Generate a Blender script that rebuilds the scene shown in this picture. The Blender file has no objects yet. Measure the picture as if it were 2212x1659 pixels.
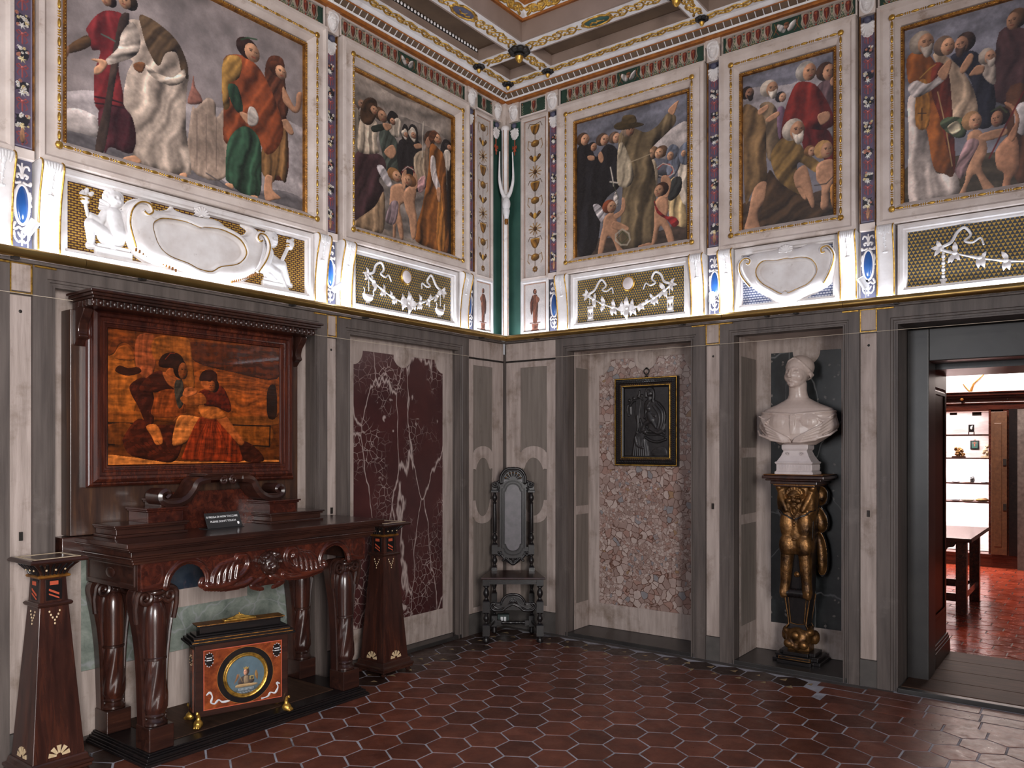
import bpy, bmesh, math, random
import numpy as np
from mathutils import Matrix, Vector, Euler
random.seed(7); RNG = np.random.default_rng(7)
PI = math.pi
SC = bpy.context.scene
COL = SC.collection

# ------------------------------------------------------------------ camera
CAM_X, CAM_Y, CAM_Z = 4.0612, -5.3116, 1.5
cam_d = bpy.data.cameras.new('camera'); cam = bpy.data.objects.new('camera', cam_d); COL.objects.link(cam)
cam_d.sensor_width = 36.0; cam_d.lens = 1725.0 / 2212.0 * 36.0
cam_d.shift_y = (964.0 - 829.5) / 2212.0          # architectural shift lens, camera level
cam.location = (CAM_X, CAM_Y, CAM_Z)
cam.rotation_euler = (PI / 2, 0, math.atan2(0.6, 0.8))
cam_d.clip_start = 0.05
SC.camera = cam

# ------------------------------------------------------------------ world, lights, exposure
W = bpy.data.worlds.new('world'); SC.world = W; W.use_nodes = True
W.node_tree.nodes['Background'].inputs[0].default_value = (0.85, 0.82, 0.85, 1)
W.node_tree.nodes['Background'].inputs[1].default_value = 0.3
SC.view_settings.view_transform = 'Standard'; SC.view_settings.look = 'None'
SC.view_settings.exposure = 0.0; SC.view_settings.gamma = 1.0
SC.view_settings.use_curve_mapping = False
SC.cycles.max_bounces = 8; SC.cycles.diffuse_bounces = 4; SC.cycles.glossy_bounces = 4
SC.cycles.use_denoising = True
SC.cycles.sample_clamp_indirect = 6.0

def area_light(name, loc, target, sx, sy, power, col, spread=PI):
    d = bpy.data.lights.new(name, 'AREA'); d.shape = 'RECTANGLE'; d.size = sx; d.size_y = sy
    d.energy = power; d.color = col; d.spread = spread
    o = bpy.data.objects.new(name, d); COL.objects.link(o); o.location = loc
    v = Vector(target) - Vector(loc)
    o.rotation_euler = v.to_track_quat('-Z', 'Y').to_euler()
    return o
# daylight through the window in the unseen east wall (the window opening itself is built further down)
area_light('window_daylight', (6.44, -6.25, 1.95), (0.0, -3.1, 1.2), 1.35, 2.1, 205, (1.0, 0.965, 0.945), math.radians(115))
area_light('added_fill_light', (2.1, -7.42, 1.95), (1.2, 0.0, 1.0), 1.1, 2.0, 85, (0.95, 0.96, 1.0))  # soft fill added to lift the niche shadows, set at an invented window
# cool LED strips lying on the ledge behind the brass rail
area_light('led_strip_a', (0.030, -2.1, 2.40), (0.030, -2.1, 2.9), 4.0, 0.02, 13, (0.80, 0.87, 1.0)).rotation_euler = Euler((PI, 0, PI / 2))
area_light('led_strip_b', (2.0, -0.030, 2.40), (2.0, -0.030, 2.9), 3.8, 0.02, 13, (0.80, 0.87, 1.0)).rotation_euler = Euler((PI, 0, 0))
# ------------------------------------------------------------------ mesh helpers
ML = Matrix(((0, 0, 1, 0), (1, 0, 0, 0), (0, 1, 0, 0), (0, 0, 0, 1)))     # left wall: local (u, v, w) -> world (w, u, v)
MR = Matrix(((1, 0, 0, 0), (0, 0, -1, 0), (0, 1, 0, 0), (0, 0, 0, 1)))    # right wall: local (u, v, w) -> world (u, -w, v)
def T(x, y, z): return Matrix.Translation((x, y, z))
def RX(a): return Matrix.Rotation(a, 4, 'X')
def RY(a): return Matrix.Rotation(a, 4, 'Y')
def RZ(a): return Matrix.Rotation(a, 4, 'Z')
def S3(x, y, z): return Matrix.Diagonal((x, y, z, 1))

def crom(pts, n=4, closed=True):
    P = [np.array(p, float) for p in pts]; out = []; N = len(P)
    for i in range(N if closed else N - 1):
        if closed: a, b, c, d = P[i - 1], P[i], P[(i + 1) % N], P[(i + 2) % N]
        else: a, b, c, d = P[max(i - 1, 0)], P[i], P[i + 1], P[min(i + 2, N - 1)]
        for k in range(n):
            t = k / n
            out.append(.5 * (2 * b + (c - a) * t + (2 * a - 5 * b + 4 * c - d) * t * t + (3 * b - a - 3 * c + d) * t ** 3))
    if not closed: out.append(P[-1])
    return [tuple(p) for p in out]

class MB:
    def __init__(s): s.v = []; s.f = []
    def add(s, vs, fs):
        o = len(s.v); s.v += [tuple(v) for v in vs]; s.f += [tuple(i + o for i in f) for f in fs]; return s
    def box(s, x0, y0, z0, x1, y1, z1):
        x0, x1 = min(x0, x1), max(x0, x1); y0, y1 = min(y0, y1), max(y0, y1); z0, z1 = min(z0, z1), max(z0, z1)
        return s.add([(x0, y0, z0), (x1, y0, z0), (x1, y1, z0), (x0, y1, z0), (x0, y0, z1), (x1, y0, z1), (x1, y1, z1), (x0, y1, z1)],
                     [(3, 2, 1, 0), (4, 5, 6, 7), (0, 1, 5, 4), (1, 2, 6, 5), (2, 3, 7, 6), (3, 0, 4, 7)])
    def cbox(s, cx, cy, z0, sx, sy, z1): return s.box(cx - sx / 2, cy - sy / 2, z0, cx + sx / 2, cy + sy / 2, z1)
    def prism(s, pts, z0, z1):
        n = len(pts)
        A = sum(pts[i][0] * pts[(i + 1) % n][1] - pts[(i + 1) % n][0] * pts[i][1] for i in range(n))
        if A < 0: pts = pts[::-1]
        return s.add([(p[0], p[1], z0) for p in pts] + [(p[0], p[1], z1) for p in pts],
                     [tuple(range(n))[::-1], tuple(range(n, 2 * n))] + [(i, (i + 1) % n, n + (i + 1) % n, n + i) for i in range(n)])
    def loft(s, rings, cap0=True, cap1=True, closed=True):
        n = len(rings[0]); o = []
        for r in rings: o += list(r)
        F = []
        for k in range(len(rings) - 1):
            for i in range(n if closed else n - 1):
                j = (i + 1) % n
                F.append((k * n + i, k * n + j, (k + 1) * n + j, (k + 1) * n + i))
        if cap0: F.append(tuple(range(n))[::-1])
        if cap1: F.append(tuple((len(rings) - 1) * n + i for i in range(n)))
        return s.add(o, F)
    def lathe(s, prof, n=20, c=(0, 0, 0), fn=None, cap=True):
        R = []
        for r, z in prof:
            R.append([(c[0] + rr * math.cos(a), c[1] + rr * math.sin(a), c[2] + z)
                      for a in [2 * PI * i / n for i in range(n)] for rr in [r if fn is None else fn(r, z, a)]])
        return s.loft(R, cap, cap)
    def sqlathe(s, prof, c=(0, 0, 0)):          # stepped square section: (half x, half y, z)
        return s.loft([[(c[0] - p[0], c[1] - p[1], c[2] + p[2]), (c[0] + p[0], c[1] - p[1], c[2] + p[2]),
                        (c[0] + p[0], c[1] + p[1], c[2] + p[2]), (c[0] - p[0], c[1] + p[1], c[2] + p[2])] for p in prof])
    def tube(s, path, r, n=8, flat=1.0, closed=False):
        P = [Vector(p) for p in path]; m = len(P); rs = r if hasattr(r, '__len__') else [r] * m
        rings = []; up = None
        for i in range(m):
            if closed: t = P[(i + 1) % m] - P[i - 1]
            else: t = P[min(i + 1, m - 1)] - P[max(i - 1, 0)]
            t.normalize() if t.length > 1e-9 else None
            if up is None:
                up = Vector((0, 0, 1)) if abs(t.z) < .9 else Vector((1, 0, 0))
            up = (up - t * up.dot(t)); up.normalize() if up.length > 1e-9 else None
            sd = t.cross(up)
            rings.append([tuple(P[i] + (sd * math.cos(a) + up * math.sin(a) * flat) * rs[i]) for a in [2 * PI * k / n for k in range(n)]])
        if closed: return s.loft(rings + [rings[0]], False, False)
        return s.loft(rings)
    def frame(s, u0, v0, u1, v1, prof, bottom=True):      # mitred moulding; prof = (inset, height)
        rings = []
        for d, w in prof:
            b = v0 + d if bottom else v0
            rings.append([(u0 + d, b, w), (u0 + d, v1 - d, w), (u1 - d, v1 - d, w), (u1 - d, b, w)])
        n = len(prof); V = [p for r in rings for p in r]; F = []
        for k in range(n - 1):
            for i in range(4 if bottom else 3):
                j = (i + 1) % 4
                F.append((k * 4 + i, (k + 1) * 4 + i, (k + 1) * 4 + j, k * 4 + j)[::-1])
        return s.add(V, F)
    def ell(s, c, r, n=12, m=8):
        R = []
        for k in range(1, m):
            th = PI * k / m
            R.append([(c[0] + r[0] * math.sin(th) * math.cos(2 * PI * i / n), c[1] + r[1] * math.sin(th) * math.sin(2 * PI * i / n), c[2] - r[2] * math.cos(th)) for i in range(n)])
        o = len(s.v); s.loft(R, False, False)
        b = len(s.v); s.v += [(c[0], c[1], c[2] - r[2]), (c[0], c[1], c[2] + r[2])]; L = o + (m - 2) * n
        for i in range(n):
            j = (i + 1) % n
            s.f.append((b, o + j, o + i)); s.f.append((b + 1, L + i, L + j))
        return s
    def merge(s, other, M=None):
        V = other.v if M is None else [tuple(M @ Vector(p)) for p in other.v]
        F = other.f if (M is None or M.determinant() > 0) else [f[::-1] for f in other.f]
        return s.add(V, F)
    def mesh(s, name, smooth=0):
        me = bpy.data.meshes.new(name); me.from_pydata(s.v, [], s.f)
        if smooth:
            me.shade_smooth(); me.set_sharp_from_angle(angle=math.radians(smooth))
        me.update(); return me

def tag(o, label=None, cat=None, group=None, kind=None):
    if label: o['label'] = label
    if cat: o['category'] = cat
    if group: o['group'] = group
    if kind: o['kind'] = kind
    return o
def link(name, data, mat=None, parent=None, M=None):
    o = bpy.data.objects.new(name, data); COL.objects.link(o)
    if mat is not None and data is not None and not data.materials: data.materials.append(mat)
    if parent is not None: o.parent = parent
    if M is not None: o.matrix_local = M
    return o
def obj(name, mb, mat, parent=None, M=None, smooth=0, bevel=0, seg=2):
    me = mb if isinstance(mb, bpy.types.Mesh) else mb.mesh(name, smooth)
    o = link(name, me, mat, parent, M)
    if bevel:
        b = o.modifiers.new('bevel', 'BEVEL'); b.width = bevel; b.segments = seg; b.limit_method = 'ANGLE'; b.angle_limit = math.radians(40)
    return o
def thing(name, label, cat, M=None, group=None):
    o = bpy.data.objects.new(name, None); COL.objects.link(o); o.empty_display_size = .05
    if M is not None: o.matrix_local = M
    return tag(o, label, cat, group)
def struct(name, mb, mat, M=None, smooth=0, bevel=0, label=None):
    o = obj(name, mb, mat, None, M, smooth, bevel); o['kind'] = 'structure'
    if label: o['label'] = label
    return o
def dup(root, M, label=None, group=None):
    r = root.copy(); COL.objects.link(r); r.matrix_local = M
    if label: r['label'] = label
    if group: r['group'] = group
    for ch in list(root.children):
        c = ch.copy(); COL.objects.link(c); c.parent = r
        for g in ch.children:
            d = g.copy(); COL.objects.link(d); d.parent = c
    return r
def plate(outer, holes, w0, w1):               # flat plate with cut-outs, between heights w0 and w1
    cu = bpy.data.curves.new('plate', 'CURVE'); cu.dimensions = '2D'; cu.fill_mode = 'BOTH'; cu.extrude = (w1 - w0) / 2
    for pts in [outer] + holes:
        sp = cu.splines.new('POLY'); sp.points.add(len(pts) - 1); sp.use_cyclic_u = True
        for p, q in zip(sp.points, pts): p.co = (q[0], q[1], 0, 1)
    o = bpy.data.objects.new('plate', cu); COL.objects.link(o)
    me = bpy.data.meshes.new_from_object(o.evaluated_get(bpy.context.evaluated_depsgraph_get()))
    bpy.data.objects.remove(o); bpy.data.curves.remove(cu)
    n = len(me.vertices); co = np.empty(n * 3); me.vertices.foreach_get('co', co); co = co.reshape(-1, 3); co[:, 2] += (w0 + w1) / 2
    me.vertices.foreach_set('co', co.ravel()); me.materials.clear(); me.update(); return me
def text_mesh(s, size, depth=.0006, align='LEFT'):
    cu = bpy.data.curves.new('lettering', 'FONT'); cu.body = s; cu.size = size; cu.extrude = depth; cu.align_x = align; cu.resolution_u = 3
    o = bpy.data.objects.new('t', cu); COL.objects.link(o)
    me = bpy.data.meshes.new_from_object(o.evaluated_get(bpy.context.evaluated_depsgraph_get()))
    bpy.data.objects.remove(o); bpy.data.curves.remove(cu); me.materials.clear(); return me
def remesh(mb, voxel, smooth_it=4, bumps=(), fn=None):      # fuse overlapping solids into one continuous skin
    me = mb.mesh('tmp'); o = bpy.data.objects.new('tmp', me); COL.objects.link(o)
    m = o.modifiers.new('r', 'REMESH'); m.mode = 'VOXEL'; m.voxel_size = voxel; m.use_smooth_shade = True
    m2 = o.modifiers.new('s', 'SMOOTH'); m2.iterations = smooth_it; m2.factor = .5
    out = bpy.data.meshes.new_from_object(o.evaluated_get(bpy.context.evaluated_depsgraph_get()))
    bpy.data.objects.remove(o); bpy.data.meshes.remove(me)
    n = len(out.vertices); co = np.empty(n * 3); out.vertices.foreach_get('co', co); co = co.reshape(-1, 3)
    nr = np.empty(n * 3); out.vertices.foreach_get('normal', nr); nr = nr.reshape(-1, 3)
    for c, r, d in bumps:
        q = np.exp(-(((co - np.array(c)) / np.array(r)) ** 2).sum(1)); co = co + q[:, None] * np.array(d)
    if fn is not None: co = fn(co, nr)
    out.vertices.foreach_set('co', co.ravel()); out.update(); out.shade_smooth(); return out

# ------------------------------------------------------------------ raster tools: paint and relief on fine grids
def vnoise(h, w, cell, seed=0, octaves=3):
    r = np.random.default_rng(seed); out = np.zeros((h, w)); amp = 1.0; tot = 0
    for o in range(octaves):
        c = max(cell / 2 ** o, 1.5); gh, gw = int(h / c) + 3, int(w / c) + 3; g = r.random((gh, gw))
        y = np.arange(h) / c; x = np.arange(w) / c; yi = y.astype(int); xi = x.astype(int)
        fy = (y - yi); fx = (x - xi); fy = fy * fy * (3 - 2 * fy); fx = fx * fx * (3 - 2 * fx)
        a = g[np.ix_(yi, xi)]; b = g[np.ix_(yi, xi + 1)]; cc = g[np.ix_(yi + 1, xi)]; d = g[np.ix_(yi + 1, xi + 1)]
        out += amp * ((a * (1 - fx) + b * fx) * (1 - fy)[:, None] + (cc * (1 - fx) + d * fx) * fy[:, None]); tot += amp; amp *= .5
    return out / tot
def blur(a, r):
    r = max(int(r), 0)
    if r == 0: return a
    for ax in (0, 1):
        for _ in range(2):
            p = np.pad(a, [(r + 1, r) if k == ax else (0, 0) for k in (0, 1)], mode='edge'); c = np.cumsum(p, ax); n = a.shape[ax]
            a = (np.take(c, range(2 * r + 1, 2 * r + 1 + n), ax) - np.take(c, range(0, n), ax)) / (2 * r + 1)
    return a
def inside(pts, X, Y):
    m = np.zeros(X.shape, bool); n = len(pts)
    for i in range(n):
        x0, y0 = pts[i]; x1, y1 = pts[(i + 1) % n]
        if y0 == y1: continue
        c = ((y0 > Y) != (y1 > Y)) & (X < (x1 - x0) * (Y - y0) / (y1 - y0) + x0); m ^= c
    return m
def seg_d(X, Y, x0, y0, x1, y1):
    dx, dy = x1 - x0, y1 - y0; L = dx * dx + dy * dy + 1e-9
    t = np.clip(((X - x0) * dx + (Y - y0) * dy) / L, 0, 1)
    return np.hypot(X - x0 - t * dx, Y - y0 - t * dy), t
class CV:                                       # painted panel, millimetres, y up
    def __init__(s, w, h, px, base, seed=1, mottle=.12, cell=40):
        s.fold_k = s.soft_k = 1.; s.w, s.h, s.px = w, h, px; s.nx, s.ny = int(w / px) + 1, int(h / px) + 1
        s.dx = w / (s.nx - 1); s.dy = h / (s.ny - 1); s.seed = seed
        s.a = np.ones((s.ny, s.nx, 3)) * np.array(base, float)
        s.a *= (1 + mottle * 2 * (vnoise(s.ny, s.nx, cell / px, seed) - .5))[..., None]
    def win(s, pts, m=0):
        xs = [p[0] for p in pts]; ys = [p[1] for p in pts]
        i0 = max(int((min(xs) - m) / s.dx), 0); i1 = min(int((max(xs) + m) / s.dx) + 2, s.nx)
        j0 = max(int((min(ys) - m) / s.dy), 0); j1 = min(int((max(ys) + m) / s.dy) + 2, s.ny)
        if i0 >= i1 or j0 >= j1: return None
        X, Y = np.meshgrid(np.arange(i0, i1) * s.dx, np.arange(j0, j1) * s.dy); return (slice(j0, j1), slice(i0, i1)), X, Y
    def fill(s, pts, col, fold=0, amp=0., soft=20, smooth=True, form=.5, alpha=1.):
        if smooth: pts = crom(pts, 4)
        w = s.win(pts, soft)
        if w is None: return
        sl, X, Y = w; m = inside(pts, X, Y).astype(float)
        if m.sum() == 0: return
        f = np.ones(m.shape)
        if soft > 0 and form:
            b = blur(m, soft / s.px * .5); gy, gx = np.gradient(b); g = soft / s.px * .5
            f += form * (np.clip(-(gx * .7 - gy * .75) * -g * 1.6, -.8, .55)) * 1.0 - .28 * form * (1 - np.clip((b - .5) * 2, 0, 1))
        if amp:
            s.seed += 1; a = math.radians(fold); q = X * math.sin(a) - Y * math.cos(a); sh = m.shape
            nz = (vnoise(*sh, 190 / s.px, s.seed) - .5) * 110; am = .35 + 1.1 * vnoise(*sh, 120 / s.px, s.seed + 9); per = soft * 1.5 + 22
            f += amp * am * (np.sin((q + nz) * 2 * PI / per) * .62 + .40 * np.sin((q * .53 + nz * .8) * 2 * PI / per + 1) + .25 * np.sin((q + nz * 1.2) * 4.6 * PI / per + 2))
        f += .16 * (vnoise(m.shape[0], m.shape[1], 22 / s.px, s.seed + 5, 4) - .5) * 2
        c = np.clip(np.array(col)[None, None] * f[..., None], 0, 255); al = (m * alpha)[..., None]
        s.a[sl] = s.a[sl] * (1 - al) + c * al
    def oval(s, cx, cy, rx, ry, col, **k):
        k.setdefault('soft', min(rx, ry)); s.fill([(cx + rx * math.cos(t), cy + ry * math.sin(t)) for t in np.linspace(0, 2 * PI, 13)[:-1]], col, **k)
    def line(s, pts, wd, col, alpha=1.):
        for p, q in zip(pts[:-1], pts[1:]):
            w = s.win([p, q], wd)
            if w is None: continue
            sl, X, Y = w; d, t = seg_d(X, Y, *p, *q); al = (np.clip(1.2 - d / (wd / 2 + s.px * .3), 0, 1) * alpha)[..., None]
            s.a[sl] = s.a[sl] * (1 - al) + np.array(col) * al
    def head(s, x, y, rx, ry, d, hair, skin, beard):
        hair = np.array(hair, float); skin = np.array(skin, float)
        s.oval(x - d * rx * .18, y + ry * .12, rx, ry * 1.02, hair, amp=.2, fold=60)
        s.oval(x + d * rx * .25, y - ry * .08, rx * .68, ry * .88, skin, form=.6)
        e = (skin * .42).tolist()
        s.oval(x + d * rx * .12, y + ry * .08, rx * .13, ry * .07, e, soft=0); s.oval(x + d * rx * .62, y + ry * .08, rx * .10, ry * .07, e, soft=0)
        s.line([(x - d * rx * .02, y + ry * .2), (x + d * rx * .24, y + ry * .22)], rx * .09, (skin * .5).tolist())
        s.line([(x + d * rx * .42, y + ry * .1), (x + d * rx * .52, y - ry * .22), (x + d * rx * .38, y - ry * .25)], rx * .10, (skin * .68).tolist())
        s.line([(x + d * rx * .22, y - ry * .48), (x + d * rx * .5, y - ry * .46)], rx * .12, (skin * np.array([.72, .42, .42])).tolist())
        if beard is not None: s.fill([(x - d * rx * .25, y - ry * .15), (x + d * rx * .1, y - ry * .4), (x + d * rx * .5, y - ry * .38), (x + d * rx * .8, y - ry * .2), (x + d * rx * .75, y - ry * 1.1), (x + d * rx * .2, y - ry * 1.3)], beard, amp=.2, fold=80, soft=rx * .5)
    def script(s, txt):
        for ln in txt.strip().split('\n'):
            p = ln.split('|'); nums = lambda q: [float(v) for v in q.split(',')]
            pt = lambda q: [tuple(nums(v)) for v in q.split(' ')]
            if p[0] == 'P':
                o = nums(p[2]); s.fill(pt(p[3]), nums(p[1]), o[0], o[1] * s.fold_k, o[2] * s.soft_k)
            elif p[0] == 'H':
                s.head(*nums(p[1]), int(p[2]), nums(p[3]), nums(p[4]), nums(p[5]) if p[5] else None)
            else: s.line(pt(p[3]), float(p[2]), nums(p[1]))
        return s
    def mesh(s, name, u0=0., v0=0., w=0., relief=None):
        X, Y = np.meshgrid(np.arange(s.nx) * s.dx / 1000 + u0, np.arange(s.ny) * s.dy / 1000 + v0)
        Z = np.full(X.shape, w) if relief is None else w + relief
        me = grid_mesh(name, X, Y, Z); c = np.clip(s.a / 255, 0, 1); lin = np.where(c <= .04045, c / 12.92, ((c + .055) / 1.055) ** 2.4)
        at = me.color_attributes.new('paint', 'FLOAT_COLOR', 'POINT'); q = np.ones((s.nx * s.ny, 4), np.float32); q[:, :3] = lin.reshape(-1, 3)
        at.data.foreach_set('color', q.ravel()); return me
def grid_mesh(name, X, Y, Z, keep=None):
    ny, nx = X.shape; co = np.stack([X, Y, Z], -1).reshape(-1, 3).astype(np.float32)
    i = (np.arange(ny - 1)[:, None] * nx + np.arange(nx - 1)[None]).ravel(); q = np.stack([i, i + 1, i + nx + 1, i + nx], 1)
    if keep is not None:
        k = keep.ravel(); q = q[k[q].any(1)]; used = np.zeros(len(co), bool); used[q.ravel()] = True
        idx = np.cumsum(used) - 1; co = co[used]; q = idx[q]
    me = bpy.data.meshes.new(name); me.vertices.add(len(co)); me.vertices.foreach_set('co', co.ravel())
    n = len(q); me.loops.add(n * 4); me.loops.foreach_set('vertex_index', q.ravel().astype(np.int32))
    me.polygons.add(n); me.polygons.foreach_set('loop_start', np.arange(n, dtype=np.int32) * 4)
    me.update(calc_edges=True); me.shade_smooth(); return me
class RL:                                       # low relief, millimetres, grown from capsules and pillows
    def __init__(s, u0, v0, u1, v1, px):
        s.u0, s.v0, s.px = u0, v0, px; nx, ny = int((u1 - u0) / px) + 1, int((v1 - v0) / px) + 1
        s.X, s.Y = np.meshgrid(u0 + np.arange(nx) * px, v0 + np.arange(ny) * px); s.h = np.zeros(s.X.shape)
    def put(s, h): s.h = np.maximum(s.h, h); return s
    def cap(s, x0, y0, r0, x1=None, y1=None, r1=None, k=.8, base=0., floor=0.):
        if x1 is None: x1, y1, r1 = x0, y0 - .01, r0
        d, t = seg_d(s.X, s.Y, x0, y0, x1, y1); r = r0 + (r1 - r0) * t
        return s.put(np.where(d < r, base + k * np.sqrt(np.clip(r * r - d * d, 0, None)), 0))
    def pillow(s, pts, h, soft, smooth=True, base=0., sub=False):
        if smooth: pts = crom(pts, 4)
        m = inside(pts, s.X, s.Y).astype(float); b = blur(m, soft / s.px * .5); z = np.where(m > 0, base + h * np.sqrt(np.clip((b - .35) / .65, 0, 1)), 0)
        if sub: s.h = np.where(m > 0, s.h + h * np.sqrt(np.clip((b - .3) / .7, 0, 1)), s.h); return s
        return s.put(z)
    def path(s, pts, r, k=.9, base=0., n=5, closed=False, r1=None):
        P = crom(pts, n, closed); P = P + [P[0]] if closed else P; m = len(P) - 1
        for i in range(m):
            a = r if r1 is None else r + (r1 - r) * i / m; b = r if r1 is None else r + (r1 - r) * (i + 1) / m
            s.cap(P[i][0], P[i][1], a, P[i + 1][0], P[i + 1][1], b, k, base)
        return s
    def dent(s, x, y, rx, ry, d): s.h = np.where(s.h > d, s.h - d * np.exp(-((s.X - x) / rx) ** 2 - ((s.Y - y) / ry) ** 2), s.h); return s
    def mesh(s, name, sm=1, w=0., minh=.2, M=None):
        h = blur(s.h, sm) if sm else s.h
        h = np.where(h > minh, h, 0)
        return grid_mesh(name, s.X / 1000, s.Y / 1000, h / 1000 + w, keep=h > 0)
# ------------------------------------------------------------------ materials
def newmat(name):
    m = bpy.data.materials.new(name); m.use_nodes = True; nt = m.node_tree; return m, nt, nt.nodes['Principled BSDF']
def nd(nt, kind, **kw):
    n = nt.nodes.new(kind)
    for k, v in kw.items():
        if k in ('inp',):
            for a, b in v.items(): n.inputs[a].default_value = b
        else: setattr(n, k, v)
    return n
def ramp(nt, src, stops, interp='LINEAR'):
    r = nt.nodes.new('ShaderNodeValToRGB'); e = r.color_ramp.elements; r.color_ramp.interpolation = interp
    while len(e) < len(stops): e.new(.5)
    for i, (p, c) in enumerate(stops):
        e[i].position = p; e[i].color = (*c, 1) if hasattr(c, '__len__') else (c, c, c, 1)
    nt.links.new(src, r.inputs[0]); return r.outputs[0]
def mixc(nt, fac, a, b, mode='MIX'):
    n = nd(nt, 'ShaderNodeMix', data_type='RGBA', blend_type=mode)
    for sock, v in ((0, fac), (6, a), (7, b)):
        if isinstance(v, bpy.types.NodeSocket): nt.links.new(v, n.inputs[sock])
        else: n.inputs[sock].default_value = (*v, 1) if hasattr(v, '__len__') else v
    return n.outputs[2]
def mth(nt, op, a, b=None, c=None):
    n = nd(nt, 'ShaderNodeMath', operation=op)
    for i, v in enumerate((a, b, c)):
        if v is None: continue
        if isinstance(v, bpy.types.NodeSocket): nt.links.new(v, n.inputs[i])
        else: n.inputs[i].default_value = v
    return n.outputs[0]
def coords(nt, stretch=(1, 1, 1), rot=(0, 0, 0), world=False):
    if world:
        g = nd(nt, 'ShaderNodeNewGeometry'); src = g.outputs['Position']
    else:
        g = nd(nt, 'ShaderNodeTexCoord'); src = g.outputs['Object']
    mp = nd(nt, 'ShaderNodeMapping'); mp.inputs['Scale'].default_value = stretch; mp.inputs['Rotation'].default_value = rot
    nt.links.new(src, mp.inputs[0]); return mp.outputs[0]
def noise(nt, vec, scale, detail=4, rough=.55, dist=0):
    n = nd(nt, 'ShaderNodeTexNoise', inp={'Scale': scale, 'Detail': detail, 'Roughness': rough, 'Distortion': dist}); nt.links.new(vec, n.inputs['Vector']); return n.outputs['Fac']
def bump(nt, b, h, st, dist=.01):
    n = nd(nt, 'ShaderNodeBump', inp={'Strength': st, 'Distance': dist}); nt.links.new(h, n.inputs['Height']); nt.links.new(n.outputs[0], b.inputs['Normal'])
def simple(name, c1, c2=None, rough=.5, metal=0, scale=8, stretch=(1, 1, 1), amt=(.35, .7), bmp=0, spec=.5, coat=0, dirt=None, world=False):
    m, nt, b = newmat(name); b.inputs['Roughness'].default_value = rough; b.inputs['Metallic'].default_value = metal
    b.inputs['Specular IOR Level'].default_value = spec; b.inputs['Coat Weight'].default_value = coat; b.inputs['Coat Roughness'].default_value = .15
    if c2 is None: b.inputs['Base Color'].default_value = (*c1, 1); return m
    v = coords(nt, stretch, world=world); f = noise(nt, v, scale); c = ramp(nt, f, [(amt[0], c1), (amt[1], c2)])
    if dirt:
        f2 = noise(nt, coords(nt, (1, 1, 1), world=world), dirt[1], 6, .7); c = mixc(nt, ramp(nt, f2, [(dirt[2], 0.), (dirt[3], 1.)]), c, dirt[0])
    nt.links.new(c, b.inputs['Base Color'])
    if bmp: bump(nt, b, noise(nt, v, scale * 3), bmp)
    return m
MT = {}
MT['stucco'] = simple('stucco', (.64, .555, .505), (.47, .385, .34), .5, scale=5, bmp=.15, dirt=((.22, .135, .08), 7, .57, .78))
MT['stucco_white'] = simple('stucco_white', (.74, .71, .70), (.60, .55, .53), .45, scale=9, bmp=.08, dirt=((.30, .24, .20), 14, .62, .85))
MT['grisaille'] = simple('grisaille', (.72, .70, .70), (.56, .53, .52), .6, scale=20)
MT['gilt'] = simple('gilt', (.60, .35, .07), (.14, .06, .015), .32, .8, scale=40, amt=(.45, .75), bmp=.2)
MT['gilt_dark'] = simple('gilt_dark', (.40, .17, .03), (.12, .045, .012), .38, .6, scale=30, bmp=.3)
MT['gold_old'] = simple('gold_old', (.24, .115, .036), (.030, .015, .008), .38, .7, scale=13, amt=(.36, .70), bmp=.4)
MT['brass'] = simple('brass', (.36, .23, .075), (.26, .155, .05), .3, .9, scale=6)
MT['grey_stone'] = simple('grey_stone', (.112, .090, .080), (.060, .047, .042), .5, scale=3.2, stretch=(8, .6, 8), bmp=.08, dirt=((.19, .16, .145), 3, .60, .9))
MT['pale_stone'] = simple('pale_stone', (.41, .335, .30), (.27, .215, .188), .6, scale=3.4, stretch=(9, .8, 9), bmp=.18, dirt=((.13, .085, .055), 4.0, .52, .80))
MT['panel_grey'] = simple('panel_grey', (.19, .158, .135), (.13, .106, .09), .6, scale=4, stretch=(9, .6, 9), bmp=.06, dirt=((.08, .062, .05), 5, .6, .85))
MT['base_dark'] = simple('base_dark', (.085, .075, .068), (.055, .048, .045), .55, scale=9, bmp=.1, dirt=((.25, .23, .21), 12, .70, .80))
MT['black_stone'] = simple('black_stone', (.032, .029, .027), (.018, .016, .016), .35, scale=5, bmp=.04, dirt=((.16, .15, .14), 22, .74, .80))
MT['plaster_out'] = simple('plaster_out', (.45, .41, .38), (.38, .34, .31), .8, scale=3)
MT['ceil_tan'] = simple('ceil_tan', (.30, .215, .17), (.22, .155, .12), .6, scale=3, stretch=(1, 1, 1), dirt=((.12, .08, .06), 6, .62, .85), world=True)
MT['ceil_brown'] = simple('ceil_brown', (.11, .065, .035), (.075, .042, .022), .6, scale=6)
MT['orange_line'] = simple('orange_line', (.42, .15, .03), (.25, .08, .02), .4, .3, scale=20)
MT['sky_blue'] = simple('sky_blue', (.30, .38, .60), (.40, .46, .64), .6, scale=3)
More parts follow.
